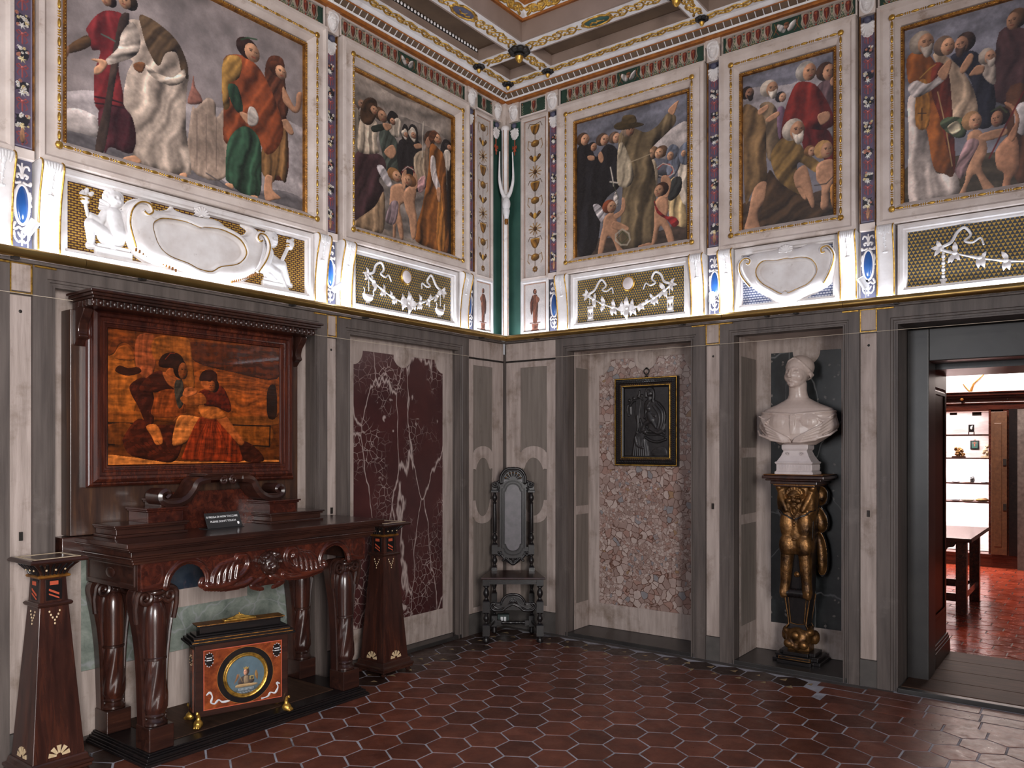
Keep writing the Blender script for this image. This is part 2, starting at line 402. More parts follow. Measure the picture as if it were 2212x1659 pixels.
def wood(name, c1, c2, c3, rough=.3, coat=.35, sc=1., ax=(14, 1.2, 14), spec=.5):
    m, nt, b = newmat(name); b.inputs['Roughness'].default_value = rough; b.inputs['Coat Weight'].default_value = coat; b.inputs['Coat Roughness'].default_value = .12
    b.inputs['Specular IOR Level'].default_value = spec
    v = coords(nt, tuple(a * sc for a in ax)); f = noise(nt, v, 2.2, 6, .65, .6); c = ramp(nt, f, [(.30, c1), (.52, c2), (.74, c3)])
    f2 = noise(nt, coords(nt, (1, 1, 1)), 2.3 * sc, 3); c = mixc(nt, ramp(nt, f2, [(.45, 0.), (.75, .75)]), c, c1)
    nt.links.new(c, b.inputs['Base Color']); bump(nt, b, f, .05); return m
MT['walnut'] = wood('walnut', (.014, .006, .005), (.034, .012, .008), (.062, .021, .012), .28, .4)
MT['walnut_x'] = wood('walnut_x', (.016, .006, .005), (.04, .013, .009), (.085, .024, .012), .26, .4, ax=(14, 14, 1.2))
MT['mahogany'] = wood('mahogany', (.018, .005, .004), (.06, .014, .008), (.13, .03, .012), .24, .45)
MT['mahogany_h'] = wood('mahogany_h', (.018, .005, .004), (.055, .013, .008), (.12, .026, .012), .24, .45, ax=(1.2, 14, 14))
MT['ebony'] = wood('ebony', (.006, .005, .006), (.010, .008, .008), (.019, .012, .011), .32, .08, spec=.3)
MT['oak_plank'] = wood('oak_plank', (.030, .015, .010), (.056, .028, .017), (.085, .043, .026), .6, .0, ax=(1.5, 20, 20), spec=.2)
MT['lining_wood'] = wood('lining_wood', (.010, .005, .004), (.020, .009, .006), (.034, .015, .009), .35, .1, spec=.3)
MT['veneer_red'] = wood('veneer_red', (.075, .014, .006), (.20, .042, .012), (.36, .085, .02), .25, .5, sc=1.6, ax=(5, 5, 5))
MT['brown_back'] = wood('brown_back', (.02, .01, .008), (.05, .022, .013), (.10, .045, .02), .4, .2)
MT['tan_board'] = wood('tan_board', (.05, .02, .008), (.085, .035, .014), (.12, .055, .022), .5, .1)
MT['cream_inlay'] = simple('cream_inlay', (.62, .48, .30), (.45, .32, .18), .35, scale=30)
MT['inlay_white'] = simple('inlay_white', (.62, .61, .62), (.42, .42, .45), .3, scale=20)
MT['inlay_red'] = simple('inlay_red', (.42, .07, .03))
MT['bronze'] = simple('bronze', (.020, .018, .019), (.034, .030, .030), .36, .35, scale=18, bmp=.1)
MT['chair_panel'] = simple('chair_panel', (.075, .063, .072), (.038, .031, .038), .40, scale=3, stretch=(6, 6, .7))
MT['white_marble'] = simple('white_marble', (.55, .445, .395), (.43, .335, .29), .27, scale=5, dirt=((.22, .13, .09), 9, .58, .90), bmp=.02)
MT['white_marble_b'] = simple('white_marble_b', (.62, .55, .54), (.50, .43, .42), .35, scale=9, dirt=((.25, .18, .15), 25, .62, .80))
MT['plastic_black'] = simple('plastic_black', (.02, .02, .021), rough=.3)
MT['plastic_green'] = simple('plastic_green', (.012, .028, .026), rough=.4)
MT['plastic_white'] = simple('plastic_white', (.78, .78, .80), rough=.4)
MT['letter_white'] = simple('letter_white', (.85, .85, .85), rough=.5)
MT['iron'] = simple('iron', (.02, .019, .018), (.045, .035, .03), .5, .6, scale=20)
MT['cord'] = simple('cord', (.50, .42, .33), rough=.7)
MT['grout'] = simple('grout', (.38, .38, .43), (.26, .25, .27), .8, scale=10, dirt=((.05, .04, .035), 3, .5, .7))
MT['blue_enamel'] = simple('blue_enamel', (.012, .055, .20), (.025, .10, .30), .2, scale=6, coat=.5)
MT['slate_blue'] = simple('slate_blue', (.055, .055, .095), (.085, .085, .13), .55, scale=14)
MT['green_paint'] = simple('green_paint', (.016, .058, .045), (.028, .085, .062), .5, scale=6)
MT['maroon'] = simple('maroon', (.06, .018, .018), rough=.5)
MT['green_plain'] = simple('green_plain', (.10, .105, .08), (.06, .06, .05), .4, scale=20)
MT['red_wall'] = simple('red_wall', (.16, .05, .04), (.10, .03, .025), .6, scale=3)
MT['cabinet_back'] = simple('cabinet_back', (.80, .66, .64), (.66, .46, .44), .6, scale=5, stretch=(1, 1, 4))
MT['stone_tan'] = simple('stone_tan', (.55, .45, .32), (.36, .26, .16), .6, scale=30)
MT['paint'], nt, b = newmat('paint'); a = nd(nt, 'ShaderNodeVertexColor', layer_name='paint'); b.inputs['Roughness'].default_value = .42
_v = coords(nt); _f = noise(nt, _v, 90, 3); nt.links.new(mixc(nt, ramp(nt, _f, [(.35, .0), (.8, .22)]), a.outputs[0], (.08, .07, .07)), b.inputs['Base Color']); bump(nt, b, _f, .08)
MT['lacquer_paint'], nt, b = newmat('lacquer_paint'); a = nd(nt, 'ShaderNodeVertexColor', layer_name='paint'); nt.links.new(a.outputs[0], b.inputs['Base Color'])
b.inputs['Roughness'].default_value = .24; b.inputs['Coat Weight'].default_value = .4; _f = noise(nt, coords(nt, (2, 12, 2)), 6, 5, .6, 1.2); bump(nt, b, _f, .12)
def netmat(name, kind, gold, dark, su, sv):
    m, nt, b = newmat(name); v = coords(nt); sep = nd(nt, 'ShaderNodeSeparateXYZ'); nt.links.new(v, sep.inputs[0])
    x = mth(nt, 'MULTIPLY', sep.outputs[0], su); y = mth(nt, 'MULTIPLY', sep.outputs[1], sv)
    row = mth(nt, 'FLOOR', y); x = mth(nt, 'ADD', x, mth(nt, 'MULTIPLY', mth(nt, 'MODULO', mth(nt, 'ABSOLUTE', row), 2), .5))
    fx = mth(nt, 'SUBTRACT', mth(nt, 'FRACT', mth(nt, 'ADD', x, 50)), .5); fy = mth(nt, 'FRACT', y); ax = mth(nt, 'ABSOLUTE', fx)
    if kind == 'dash': f = mth(nt, 'MULTIPLY', mth(nt, 'LESS_THAN', ax, .40), mth(nt, 'LESS_THAN', mth(nt, 'ABSOLUTE', mth(nt, 'SUBTRACT', fy, .5)), .30))
    else: f = mth(nt, 'MULTIPLY', mth(nt, 'LESS_THAN', ax, mth(nt, 'MULTIPLY', fy, .5)), mth(nt, 'LESS_THAN', fy, .86))
    n = noise(nt, v, 14, 4); g = mixc(nt, ramp(nt, n, [(.55, 0.), (.75, .7)]), gold, tuple(q * .35 for q in gold))
    nt.links.new(mixc(nt, f, dark, g), b.inputs['Base Color']); nt.links.new(mth(nt, 'MULTIPLY', f, .45), b.inputs['Metallic']); b.inputs['Roughness'].default_value = .45
    bump(nt, b, f, .5, .002); return m
MT['net_dash'] = netmat('net_dash', 'dash', (.55, .34, .06), (.045, .012, .014), 34, 80)
MT['net_tri'] = netmat('net_tri', 'tri', (.50, .32, .05), (.035, .042, .055), 50, 55)
MT['net_tri_b'] = netmat('net_tri_b', 'tri', (.42, .26, .05), (.022, .026, .034), 44, 48)
MT['net_blue'] = netmat('net_blue', 'dash', (.55, .56, .62), (.05, .07, .16), 52, 60)
def vor(nt, vec, scale, feat='F1', rnd=1.):
    n = nd(nt, 'ShaderNodeTexVoronoi', feature=feat, inp={'Scale': scale, 'Randomness': rnd}); nt.links.new(vec, n.inputs['Vector']); return n
def warp(nt, vec, scale, amt):
    n = nd(nt, 'ShaderNodeTexNoise', inp={'Scale': scale, 'Detail': 3}); nt.links.new(vec, n.inputs['Vector'])
    m = nd(nt, 'ShaderNodeVectorMath', operation='MULTIPLY_ADD'); nt.links.new(n.outputs['Color'], m.inputs[0]); m.inputs[1].default_value = (amt,) * 3; nt.links.new(vec, m.inputs[2]); return m.outputs[0]
def marble_red():
    m, nt, b = newmat('marble_red'); v = coords(nt); w = warp(nt, v, 7, .09); b.inputs['Roughness'].default_value = .3
    c = ramp(nt, noise(nt, w, 3, 5), [(.3, (.034, .010, .011)), (.7, (.066, .019, .018))])
    e1 = vor(nt, w, 19, 'DISTANCE_TO_EDGE').outputs['Distance']; mk = ramp(nt, noise(nt, v, 3.3, 2), [(.46, 0.), (.60, 1.)])
    vn = mth(nt, 'MULTIPLY', ramp(nt, e1, [(.0, .75), (.022, .3), (.05, 0.)]), mk)
    vr = coords(nt, (1, 1, 1), (0, 0, math.radians(-33))); e2 = vor(nt, warp(nt, coords(nt, (1.5, .42, 1), (0, 0, math.radians(-38))), 7, .12), 2.2, 'DISTANCE_TO_EDGE').outputs['Distance']
    v2 = ramp(nt, e2, [(.0, .8), (.006, .5), (.014, 0.)])
    sp = ramp(nt, noise(nt, w, 9, 2), [(.70, 0.), (.76, .75)])
    f = mth(nt, 'MAXIMUM', mth(nt, 'MAXIMUM', vn, v2), sp); nt.links.new(mixc(nt, f, c, (.46, .37, .34)), b.inputs['Base Color']); return m
MT['marble_red'] = marble_red()
def breccia():
    m, nt, b = newmat('breccia'); v = coords(nt); w = warp(nt, v, 15, .045); b.inputs['Roughness'].default_value = .32
    big = vor(nt, w, 19); small = vor(nt, w, 42); sel = ramp(nt, noise(nt, v, 4.5, 2), [(.50, 0.), (.52, 1.)])
    pal = [(0., (.31, .215, .185)), (.3, (.39, .29, .255)), (.55, (.46, .365, .325)), (.80, (.33, .20, .165)), (.93, (.25, .235, .24)), (.985, (.31, .19, .11))]
    def cells(n, sc):
        s = nd(nt, 'ShaderNodeSeparateColor'); nt.links.new(n.outputs['Color'], s.inputs[0]); c = ramp(nt, s.outputs[0], pal, 'CONSTANT')
        d = vor(nt, w, sc, 'DISTANCE_TO_EDGE').outputs['Distance']; return mixc(nt, ramp(nt, d, [(.015, 1.), (.06, 0.)]), c, (.12, .055, .038))
    c = mixc(nt, sel, cells(big, 19), cells(small, 42)); c = mixc(nt, .35, c, ramp(nt, noise(nt, w, 14, 4), [(.2, (.2, .2, .2)), (.8, (1, 1, 1))]), 'MULTIPLY')
    nt.links.new(c, b.inputs['Base Color']); return m
MT['breccia'] = breccia()
def marble_dark():
    m, nt, b = newmat('marble_dark'); v = coords(nt); w = warp(nt, v, 6, .06); b.inputs['Roughness'].default_value = .3
    c = ramp(nt, noise(nt, w, 6, 6, .7), [(.35, (.010, .011, .012)), (.6, (.024, .027, .028)), (.8, (.055, .06, .062))])
    q = vor(nt, warp(nt, v, 14, .05), 34); s = nd(nt, 'ShaderNodeSeparateColor'); nt.links.new(q.outputs['Color'], s.inputs[0])
    f = mth(nt, 'MULTIPLY', mth(nt, 'GREATER_THAN', s.outputs[0], .88), ramp(nt, q.outputs['Distance'], [(.28, 1.), (.40, 0.)]))
    c = mixc(nt, f, c, (.17, .15, .135)); e = vor(nt, warp(nt, coords(nt, (1, .5, 1), (0, 0, .6)), 5, .1), 3, 'DISTANCE_TO_EDGE').outputs['Distance']
    nt.links.new(mixc(nt, ramp(nt, e, [(0., .5), (.012, 0.)]), c, (.25, .25, .25)), b.inputs['Base Color']); return m
MT['marble_dark'] = marble_dark()
def marble_green():
    m, nt, b = newmat('marble_green'); v = coords(nt); w = warp(nt, v, 4, .2); b.inputs['Roughness'].default_value = .35
    c = ramp(nt, noise(nt, w, 7, 8, .75), [(.28, (.06, .075, .065)), (.45, (.15, .175, .15)), (.62, (.24, .265, .23)), (.80, (.36, .34, .34))])
    e = vor(nt, w, 5, 'DISTANCE_TO_EDGE').outputs['Distance']; nt.links.new(mixc(nt, ramp(nt, e, [(0., .55), (.03, 0.)]), c, (.32, .32, .34)), b.inputs['Base Color']); return m
MT['marble_green'] = marble_green()
MT['marble_blue'] = simple('marble_blue', (.018, .028, .045), (.06, .075, .095), .35, scale=8, dirt=((.10, .07, .08), 12, .55, .75))
def tile(name, c1, c2, c3, rough):
    m, nt, b = newmat(name); v = coords(nt, world=True); oi = nd(nt, 'ShaderNodeObjectInfo'); f = noise(nt, v, 7, 6, .65)
    c = ramp(nt, f, [(.3, c1), (.55, c2), (.8, c3)]); h = nd(nt, 'ShaderNodeHueSaturation'); nt.links.new(c, h.inputs['Color'])
    nt.links.new(mth(nt, 'MULTIPLY_ADD', oi.outputs['Random'], .55, .72), h.inputs['Value']); nt.links.new(h.outputs[0], b.inputs['Base Color'])
    nt.links.new(ramp(nt, noise(nt, v, 18, 5, .7), [(.3, rough - .1), (.75, rough + .2)]), b.inputs['Roughness']); b.inputs['Specular IOR Level'].default_value = .45
    bump(nt, b, noise(nt, v, 40, 4), .12, .004); return m
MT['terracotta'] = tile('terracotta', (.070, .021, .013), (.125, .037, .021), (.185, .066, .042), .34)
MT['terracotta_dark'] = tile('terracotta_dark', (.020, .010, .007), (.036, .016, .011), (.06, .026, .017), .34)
MT['chip'] = simple('chip', (.36, .28, .15), (.22, .12, .06), .6, scale=40)
def emit(name, col, st):
    m, nt, b = newmat(name); b.inputs['Base Color'].default_value = (*col, 1); b.inputs['Emission Color'].default_value = (*col, 1); b.inputs['Emission Strength'].default_value = st; return m
MT['lamp_glow'] = emit('lamp_glow', (.93, .95, 1.), 45)
MT['led_glow'] = emit('led_glow', (.85, .9, 1.), 12)
D_F1='''
P|150,146,152|0,.1,60|-15,277 640,448 1461,566 1461,21 -15,16
P|196,190,192|0,.05,30|3,193 68,224 140,220 167,201 158,105 -10,98
P|92,90,96|0,.1,20|-15,92 167,108 329,109 662,91 798,103 1028,57 1251,125 1446,117 1446,17 -15,16
P|150,132,118|90,.08,20|712,442 741,482 787,530 834,514 839,432 905,496 905,111 673,100 684,422
P|140,90,78|0,.1,20|662,455 684,556 696,622 707,564 741,524 746,484
L|110,95,88|4|718,412 718,123
L|110,95,88|4|775,431 775,118
L|110,95,88|4|839,432 839,125
P|118,32,36|80,.25,40|113,645 176,747 251,789 309,776 319,645 271,540 309,334 319,309 232,270 158,263 151,429 181,552 140,545 122,612
P|70,28,36|85,.3,45|181,262 319,309 363,217 363,120 329,76 232,81 204,44 176,139
L|30,20,26|9|154,313 232,327 309,329
L|30,20,26|7|154,281 232,298 314,307
P|98,70,42|30,.2,25|24,517 113,608 131,560 33,485
P|178,128,95|0,0,15|-10,499 24,517 29,483 3,432 -10,427
P|62,48,42|75,.15,15|280,763 319,809 329,765 261,451 223,172 195,41 158,30 167,136 204,298 242,557
H|221,830,38,34|-1|50,32,26|178,128,95|
L|70,110,100|8|186,643 223,640 256,634
P|172,158,146|72,.32,60|329,774 388,800 469,805 564,774 640,693 668,601 657,535 651,308 684,92 651,53 511,29 428,31 388,49 348,67 368,160 348,270 299,331 319,491 348,570 280,563 348,647 368,723
P|84,66,46|60,.3,30|388,829 480,829 596,777 657,679 662,589 624,615 596,706 532,681 490,595 428,670 398,755
P|186,172,158|20,.35,25|418,577 490,555 575,567 640,637 640,570 553,513 449,530
P|190,178,168|25,.3,30|290,691 348,773 388,712 368,607 232,506 204,514 271,607
P|190,140,105|0,0,12|131,495 195,518 218,501 186,446 154,425 149,456 176,490
P|190,140,105|0,0,8|295,42 358,75 398,52 348,33
P|190,140,105|0,0,8|613,47 651,63 657,23 624,17
P|112,70,40|0,.1,12|353,553 388,580 418,577 398,526 363,527
H|319,868,49,45|-1|52,40,30|190,140,105|
P|104,46,30|65,.25,45|1210,801 1278,758 1326,592 1333,226 1151,211 1170,473
P|112,80,44|88,.35,25|1157,380 1278,508 1333,502 1326,196 1264,219 1224,163 1144,209
P|88,46,28|70,.3,25|1183,893 1237,947 1305,940 1316,818 1340,642 1291,580 1237,676 1170,776
P|178,128,95|0,0,15|1305,779 1389,682 1406,769 1446,789 1435,686 1392,642 1340,660 1298,697
P|190,140,105|0,0,10|1278,553 1333,583 1382,523 1361,494 1312,519
H|1271,864,62,47|1|92,48,28|190,140,105|
P|178,128,95|0,0,12|1170,182 1224,197 1224,118 1285,82 1237,59 1170,43
P|136,62,28|65,.3,50|887,789 966,846 1028,854 1118,834 1183,769 1251,658 1305,516 1264,390 1183,321 1118,390 1028,428 954,318 887,319 887,490 875,614
P|158,118,50|60,.3,35|881,765 929,827 1003,834 991,720 917,650 929,536 887,501 875,646
P|38,70,50|80,.3,20|917,650 978,662 1016,544 978,510 929,569
P|190,140,105|0,0,8|991,514 1047,522 1079,478 1041,465
P|170,165,160|0,.1,10|1060,570 1098,572 1124,525 1105,475 1054,458 1047,522
P|40,74,54|80,.4,45|978,412 1054,447 1131,394 1144,242 1131,61 1028,35 917,82 899,120 911,305
P|190,140,105|0,0,8|899,72 944,78 948,52 905,52
P|190,140,105|0,0,8|1066,42 1115,51 1115,29 1066,22
H|1060,905,78,62|1|48,28,22|190,140,105|
L|40,80,50|9|1003,948 1047,977 1111,992
L|70,68,74|7|775,97 869,69 991,25
'''
D_F2='''
P|140,132,126|10,.2,80|-10,1081 430,1060 1027,1124 1027,898 -10,780
P|118,112,108|10,.25,60|-10,780 1027,898 966,33 17,25
P|126,116,106|0,.15,30|-1,56 307,81 644,62 1015,90 966,17 -1,-14
H|21,868,52,37|1|110,105,100|165,125,100|
H|77,894,53,37|1|120,112,104|165,125,100|
P|120,112,100|80,.2,20|-1,811 64,833 73,582 8,534
P|62,74,68|60,.3,30|247,735 327,804 430,733 455,636 450,530 307,491 287,587
H|267,875,67,47|1|90,66,48|178,130,98|
P|30,29,32|85,.2,30|440,736 514,788 644,813 700,707 688,457 493,437 430,584
P|150,134,112|85,.25,25|600,678 733,755 756,552 644,476
P|26,25,28|0,.1,15|327,885 368,942 434,927 419,863 351,841
P|196,186,170|70,.3,25|343,824 425,910 471,880 440,773 368,773
H|372,870,41,28|1|30,28,30|182,130,100|
P|30,29,32|0,.1,15|471,820 497,888 539,872 546,768 493,752
P|196,188,174|0,.1,12|476,807 505,858 531,839 522,776
H|510,817,34,23|1|196,188,174|182,130,100|
P|30,29,32|0,.1,15|535,840 574,913 635,895 640,781 567,752
P|196,188,174|0,.1,12|546,829 578,892 622,868 609,787
H|587,838,41,28|1|196,188,174|182,130,100|
P|190,140,105|0,0,8|600,769 666,797 688,773 622,745
L|196,190,178|9|704,971 693,874 688,703
L|210,205,195|14|697,953 693,874
P|112,92,74|85,.2,20|722,775 779,823 813,583 756,505 711,617
P|72,48,34|0,.2,12|711,818 733,903 813,928 813,802
P|170,120,92|0,0,12|722,822 756,879 783,840 756,785
P|28,27,30|85,.15,25|890,825 931,909 1003,907 1034,804 1034,94 966,33 966,720 907,751
P|190,184,176|80,.2,12|947,834 1008,820 986,677 923,756
H|986,867,41,25|1|40,38,40|178,128,100|
P|132,76,28|78,.4,50|779,823 871,820 942,745 971,401 971,41 779,43 600,84 688,334 756,630
P|160,100,36|82,.3,15|871,441 919,452 947,77 848,73
P|188,182,184|80,.25,18|783,731 829,737 853,609 890,532 848,498 786,599
P|190,140,105|0,0,8|848,506 890,521 886,420 857,429
H|843,893,67,43|1|96,54,34|190,140,105|
P|96,54,34|0,.2,10|756,879 813,943 848,923 790,842
P|66,42,48|65,.35,60|36,543 169,589 287,587 317,508 247,416 297,356 237,254 130,128 45,74 3,169 8,366
P|158,130,98|85,.3,35|27,76 208,218 297,342 297,79 208,38 36,36
P|198,184,164|80,.35,35|55,703 92,814 178,843 237,790 227,671 247,605 64,558
P|36,48,42|10,.2,15|178,768 287,820 311,792 198,734
P|190,140,105|0,0,10|283,822 357,843 372,815 317,783
P|72,50,34|60,.3,20|70,807 102,917 165,965 227,957 227,874 178,785 111,764
H|192,891,52,36|1|66,44,30|190,140,105|
P|190,140,105|0,0,12|297,627 378,702 419,655 368,596
P|186,184,192|40,.35,20|227,495 277,526 347,472 378,399 317,398
P|190,140,105|0,0,25|372,405 471,446 514,389 596,360 578,330 482,306 455,263 482,164 493,61 461,40 419,150 409,36 384,39 384,201 351,253 357,342
P|136,118,128|70,.35,20|317,178 372,294 440,296 409,148 327,129
H|409,489,67,46|1|160,110,60|190,140,105|
P|170,128,132|50,.35,18|640,506 711,571 729,490 655,425
P|190,140,105|0,0,25|497,393 535,440 600,465 626,426 609,337 633,228 618,88 574,78 548,209 514,262 493,347
P|190,140,105|0,0,10|471,476 488,541 524,558 518,458 497,408
P|190,140,105|0,0,10|596,562 631,549 640,475 613,438 596,494
H|552,490,65,44|-1|150,96,52|190,140,105|
L|120,34,36|16|471,528 514,578 578,593 604,565
L|196,190,180|8|482,546 535,590 596,582
'''
D_F3='''
P|104,110,128|15,.15,80|3,1112 950,1120 950,569 3,605
P|182,178,180|15,.15,60|577,771 779,847 950,881 950,629 679,687
P|70,58,50|0,.2,30|3,180 366,140 713,131 950,167 950,-4 3,4
P|26,27,32|82,.35,60|12,898 127,904 183,795 275,871 366,819 410,683 392,529 293,469 238,384 183,88 22,55 8,604
H|70,956,58,49|1|70,50,38|184,136,104|
H|153,879,42,36|1|30,28,32|178,130,98|
H|247,912,56,48|1|76,58,46|190,142,110|
H|353,904,51,44|1|84,66,54|190,142,110|
P|190,140,105|0,0,8|205,814 231,825 253,764 231,737 205,774
P|190,140,105|0,0,8|108,820 164,807 168,774 117,785
P|196,180,150|85,.2,30|602,689 679,672 713,543 679,320 628,329
H|659,715,53,47|-1|120,92,66|204,156,118|
H|734,709,50,44|-1|104,74,50|204,156,118|
P|192,168,118|85,.3,35|804,494 894,446 945,153 877,142 804,222
P|194,186,172|85,.25,30|877,629 945,585 948,316 907,309 874,435
P|98,110,132|70,.3,25|783,710 829,748 881,703 890,582 812,492 776,591
H|822,668,40,37|-1|98,110,132|204,156,120|
P|98,110,132|70,.3,25|877,689 926,738 951,717 951,584 894,596
H|923,664,29,27|-1|98,110,132|204,156,120|
P|44,48,48|60,.4,20|825,490 897,493 897,401 837,344 792,357
P|104,90,64|80,.35,60|401,936 507,943 611,887 713,916 787,982 853,950 837,879 679,772 645,725 687,579 699,317 709,63 577,45 490,42 392,81 410,369 416,682 380,815
P|190,140,105|0,0,12|792,1003 842,1043 881,1054 869,1024 845,967 820,966
P|170,160,136|75,.25,30|375,801 416,855 490,690 511,568 472,511 401,520 369,581
L|160,146,118|8|481,691 559,701 654,716
L|160,146,118|6|423,931 392,813
H|469,933,53,47|1|150,130,112|170,124,96|
P|72,60,36|5,.15,12|339,996 383,1016 472,1004 577,963 594,944 525,942 437,947 366,964
P|84,70,42|0,.15,15|410,1004 423,1054 490,1048 528,1023 532,977 472,979
P|190,140,105|0,0,8|551,49 645,58 662,32 577,22
L|190,60,50|9|713,589 746,620 804,607 837,563 812,523 746,528
L|206,200,190|7|704,603 754,625 829,586 842,535 779,514 721,541
P|190,140,105|0,0,25|692,356 738,393 787,376 799,283 783,211 820,129 845,20 804,14 766,123 729,167 699,57 655,18 679,152 682,258
P|190,140,105|0,0,12|738,520 787,528 819,468 792,368 749,391
H|734,432,56,50|-1|70,40,26|190,140,105|
P|150,32,34|40,.3,15|682,365 716,291 779,234 845,215 881,167 837,141 787,202 704,270
P|172,172,182|45,.4,22|155,415 201,425 268,346 271,258 220,288
P|206,202,198|45,.4,15|339,461 366,487 380,398 351,371
P|190,140,105|0,0,25|260,316 333,338 373,249 383,169 392,73 437,22 383,17 329,130 284,153 238,16 198,19 220,163 242,239
P|190,140,105|0,0,10|339,318 401,347 410,431 437,419 437,332 366,282
P|190,140,105|0,0,10|344,270 463,206 455,176 329,217
H|308,384,59,51|1|140,66,36|190,140,105|
L|180,176,160|14|416,195 469,155 481,106 455,71 401,79 357,118 357,165 410,196
L|60,80,46|5|416,179 463,125 410,86 366,140 416,179
L|210,206,196|12|311,688 329,605 339,540
L|210,206,196|14|308,578 375,556
L|80,90,60|4|329,573 383,436
'''
D_F4='''
P|112,116,134|10,.15,70|2,1119 634,1118 634,785 2,816
P|150,148,156|0,.1,60|2,978 336,954 634,998 634,534 2,546
P|78,62,48|0,.2,30|13,221 336,188 634,208 634,19 16,18
P|118,100,76|80,.3,40|125,865 205,864 264,751 271,632 245,480 178,495 154,725
H|43,969,45,43|1|40,30,26|140,100,76|40,30,26
H|271,883,36,35|1|40,36,40|184,140,110|
P|120,92,120|80,.2,20|245,808 297,795 290,614 251,623
P|88,68,74|75,.3,35|506,895 586,924 636,885 636,609 604,617 549,807
H|564,970,57,59|1|72,48,34|190,140,105|
P|190,140,105|0,0,8|586,911 634,946 636,910 598,870
P|104,26,24|82,.3,50|399,666 537,620 598,542 636,333 636,132 537,430 437,451
P|124,34,26|78,.35,70|336,896 387,953 487,913 555,806 604,680 600,611 512,607 399,659 329,709 268,580 284,746
H|440,1005,64,64|1|158,156,152|178,128,95|
P|190,140,105|0,0,10|512,709 573,712 586,665 537,633 512,664
P|128,100,62|82,.35,55|9,881 71,879 154,778 168,642 168,510 176,343 125,307 71,284 23,226 10,679
H|194,960,58,55|1|190,182,170|176,130,98|200,192,180
P|190,140,105|0,0,10|114,835 178,858 185,830 125,799
P|190,140,105|0,0,10|165,762 245,795 258,766 192,736
P|190,140,105|0,0,22|87,314 168,338 170,232 114,149 122,54 162,19 23,24 43,135
P|70,52,34|30,.35,45|189,413 258,320 387,223 487,134 636,50 636,16 336,25 125,34 162,246
P|128,100,50|55,.35,50|202,516 258,595 323,606 387,553 437,477 537,379 586,343 579,307 487,338 387,424 377,335 415,218 374,219 258,320 212,421
H|359,639,71,72|1|188,180,168|170,124,92|206,198,186
P|190,140,105|0,0,10|537,373 604,346 592,298 549,313
P|190,140,105|0,0,10|371,265 407,271 437,175 412,180
P|190,140,105|0,0,22|355,353 425,396 462,292 487,134 469,109 437,182 399,253 368,259
P|190,140,105|0,0,25|506,385 598,397 628,297 579,193 573,90 527,96 532,228 500,285
P|170,116,50|70,.2,15|586,217 634,233 634,82 598,89
H|462,478,36,36|1|150,104,60|190,140,105|
H|551,467,57,58|1|196,150,84|190,140,105|
L|70,64,60|7|487,249 561,247 610,288 628,347
'''
D_F5='''
P|122,126,144|10,.15,80|8,1130 623,1107 623,521 8,562
P|74,66,52|0,.2,40|25,259 623,211 623,6 25,20
P|70,46,48|80,.3,60|501,929 623,914 666,839 666,487 482,535 477,649
P|84,52,34|80,.3,60|535,566 666,542 666,69 573,88
P|180,178,184|70,.3,30|577,466 629,497 666,443 666,311 592,329
H|582,976,49,56|-1|92,66,46|172,124,92|
P|40,42,56|75,.3,45|252,862 369,862 433,763 482,591 467,403 378,425 369,633 338,733
H|323,919,52,57|-1|60,44,38|180,130,100|80,60,50
P|178,166,156|70,.2,20|413,769 477,762 482,636 428,685
H|446,803,42,47|1|170,158,146|184,136,106|190,180,170
P|190,140,105|0,0,12|350,724 388,770 428,753 418,716 383,715
P|182,158,132|80,.3,45|158,901 237,866 328,736 380,607 388,468 262,487 252,641 226,741
H|226,930,54,58|1|110,90,76|190,140,105|
P|190,140,105|0,0,12|303,777 348,847 373,832 359,784 318,741
P|182,172,168|88,.35,60|22,666 68,666 84,496 127,473 164,218 216,172 280,165 296,46 185,15 33,24 28,437
P|156,84,28|75,.3,55|16,913 68,951 137,907 179,836 231,716 259,546 274,172 216,174 161,230 121,475 68,499 68,725 25,773
P|116,42,26|80,.3,35|161,841 237,796 263,545 280,168 242,295 195,516 151,679
L|196,170,110|5|185,670 226,461 262,209
L|196,150,60|7|89,779 143,823 174,837
P|172,112,36|88,.25,15|76,747 134,733 138,482 66,498
L|60,36,20|6|79,568 123,557
L|60,36,20|6|100,592 100,521
P|192,186,188|20,.35,25|22,738 68,770 132,732 200,766 231,739 137,683 57,669
P|190,140,105|0,0,10|185,782 221,830 252,846 259,813 231,734 205,741
H|105,985,65,68|1|150,140,128|190,140,105|180,170,160
P|74,90,64|30,.4,30|197,468 237,505 323,472 333,378 278,374
P|190,180,150|30,.4,12|237,447 288,470 308,418 267,393
P|190,140,105|0,0,30|343,376 408,385 443,273 413,177 438,104 485,21 433,16 383,138 338,67 333,16 293,23 328,103 338,216
P|156,124,130|60,.35,22|283,205 338,342 403,322 359,223 313,123 278,165
P|190,140,105|0,0,12|403,362 525,372 537,330 428,319
H|369,448,49,54|1|176,132,86|190,140,105|
P|186,130,96|0,0,30|485,252 554,326 593,284 596,128 558,68 558,10 515,15 525,109 491,149
P|186,130,96|0,0,12|544,317 582,398 563,469 535,499 530,522 577,482 601,393 573,288
H|502,437,45,52|-1|60,40,30|186,130,96|
L|70,84,50|10|462,483 506,501 539,458
L|110,24,26|9|623,559 535,387 452,214
'''
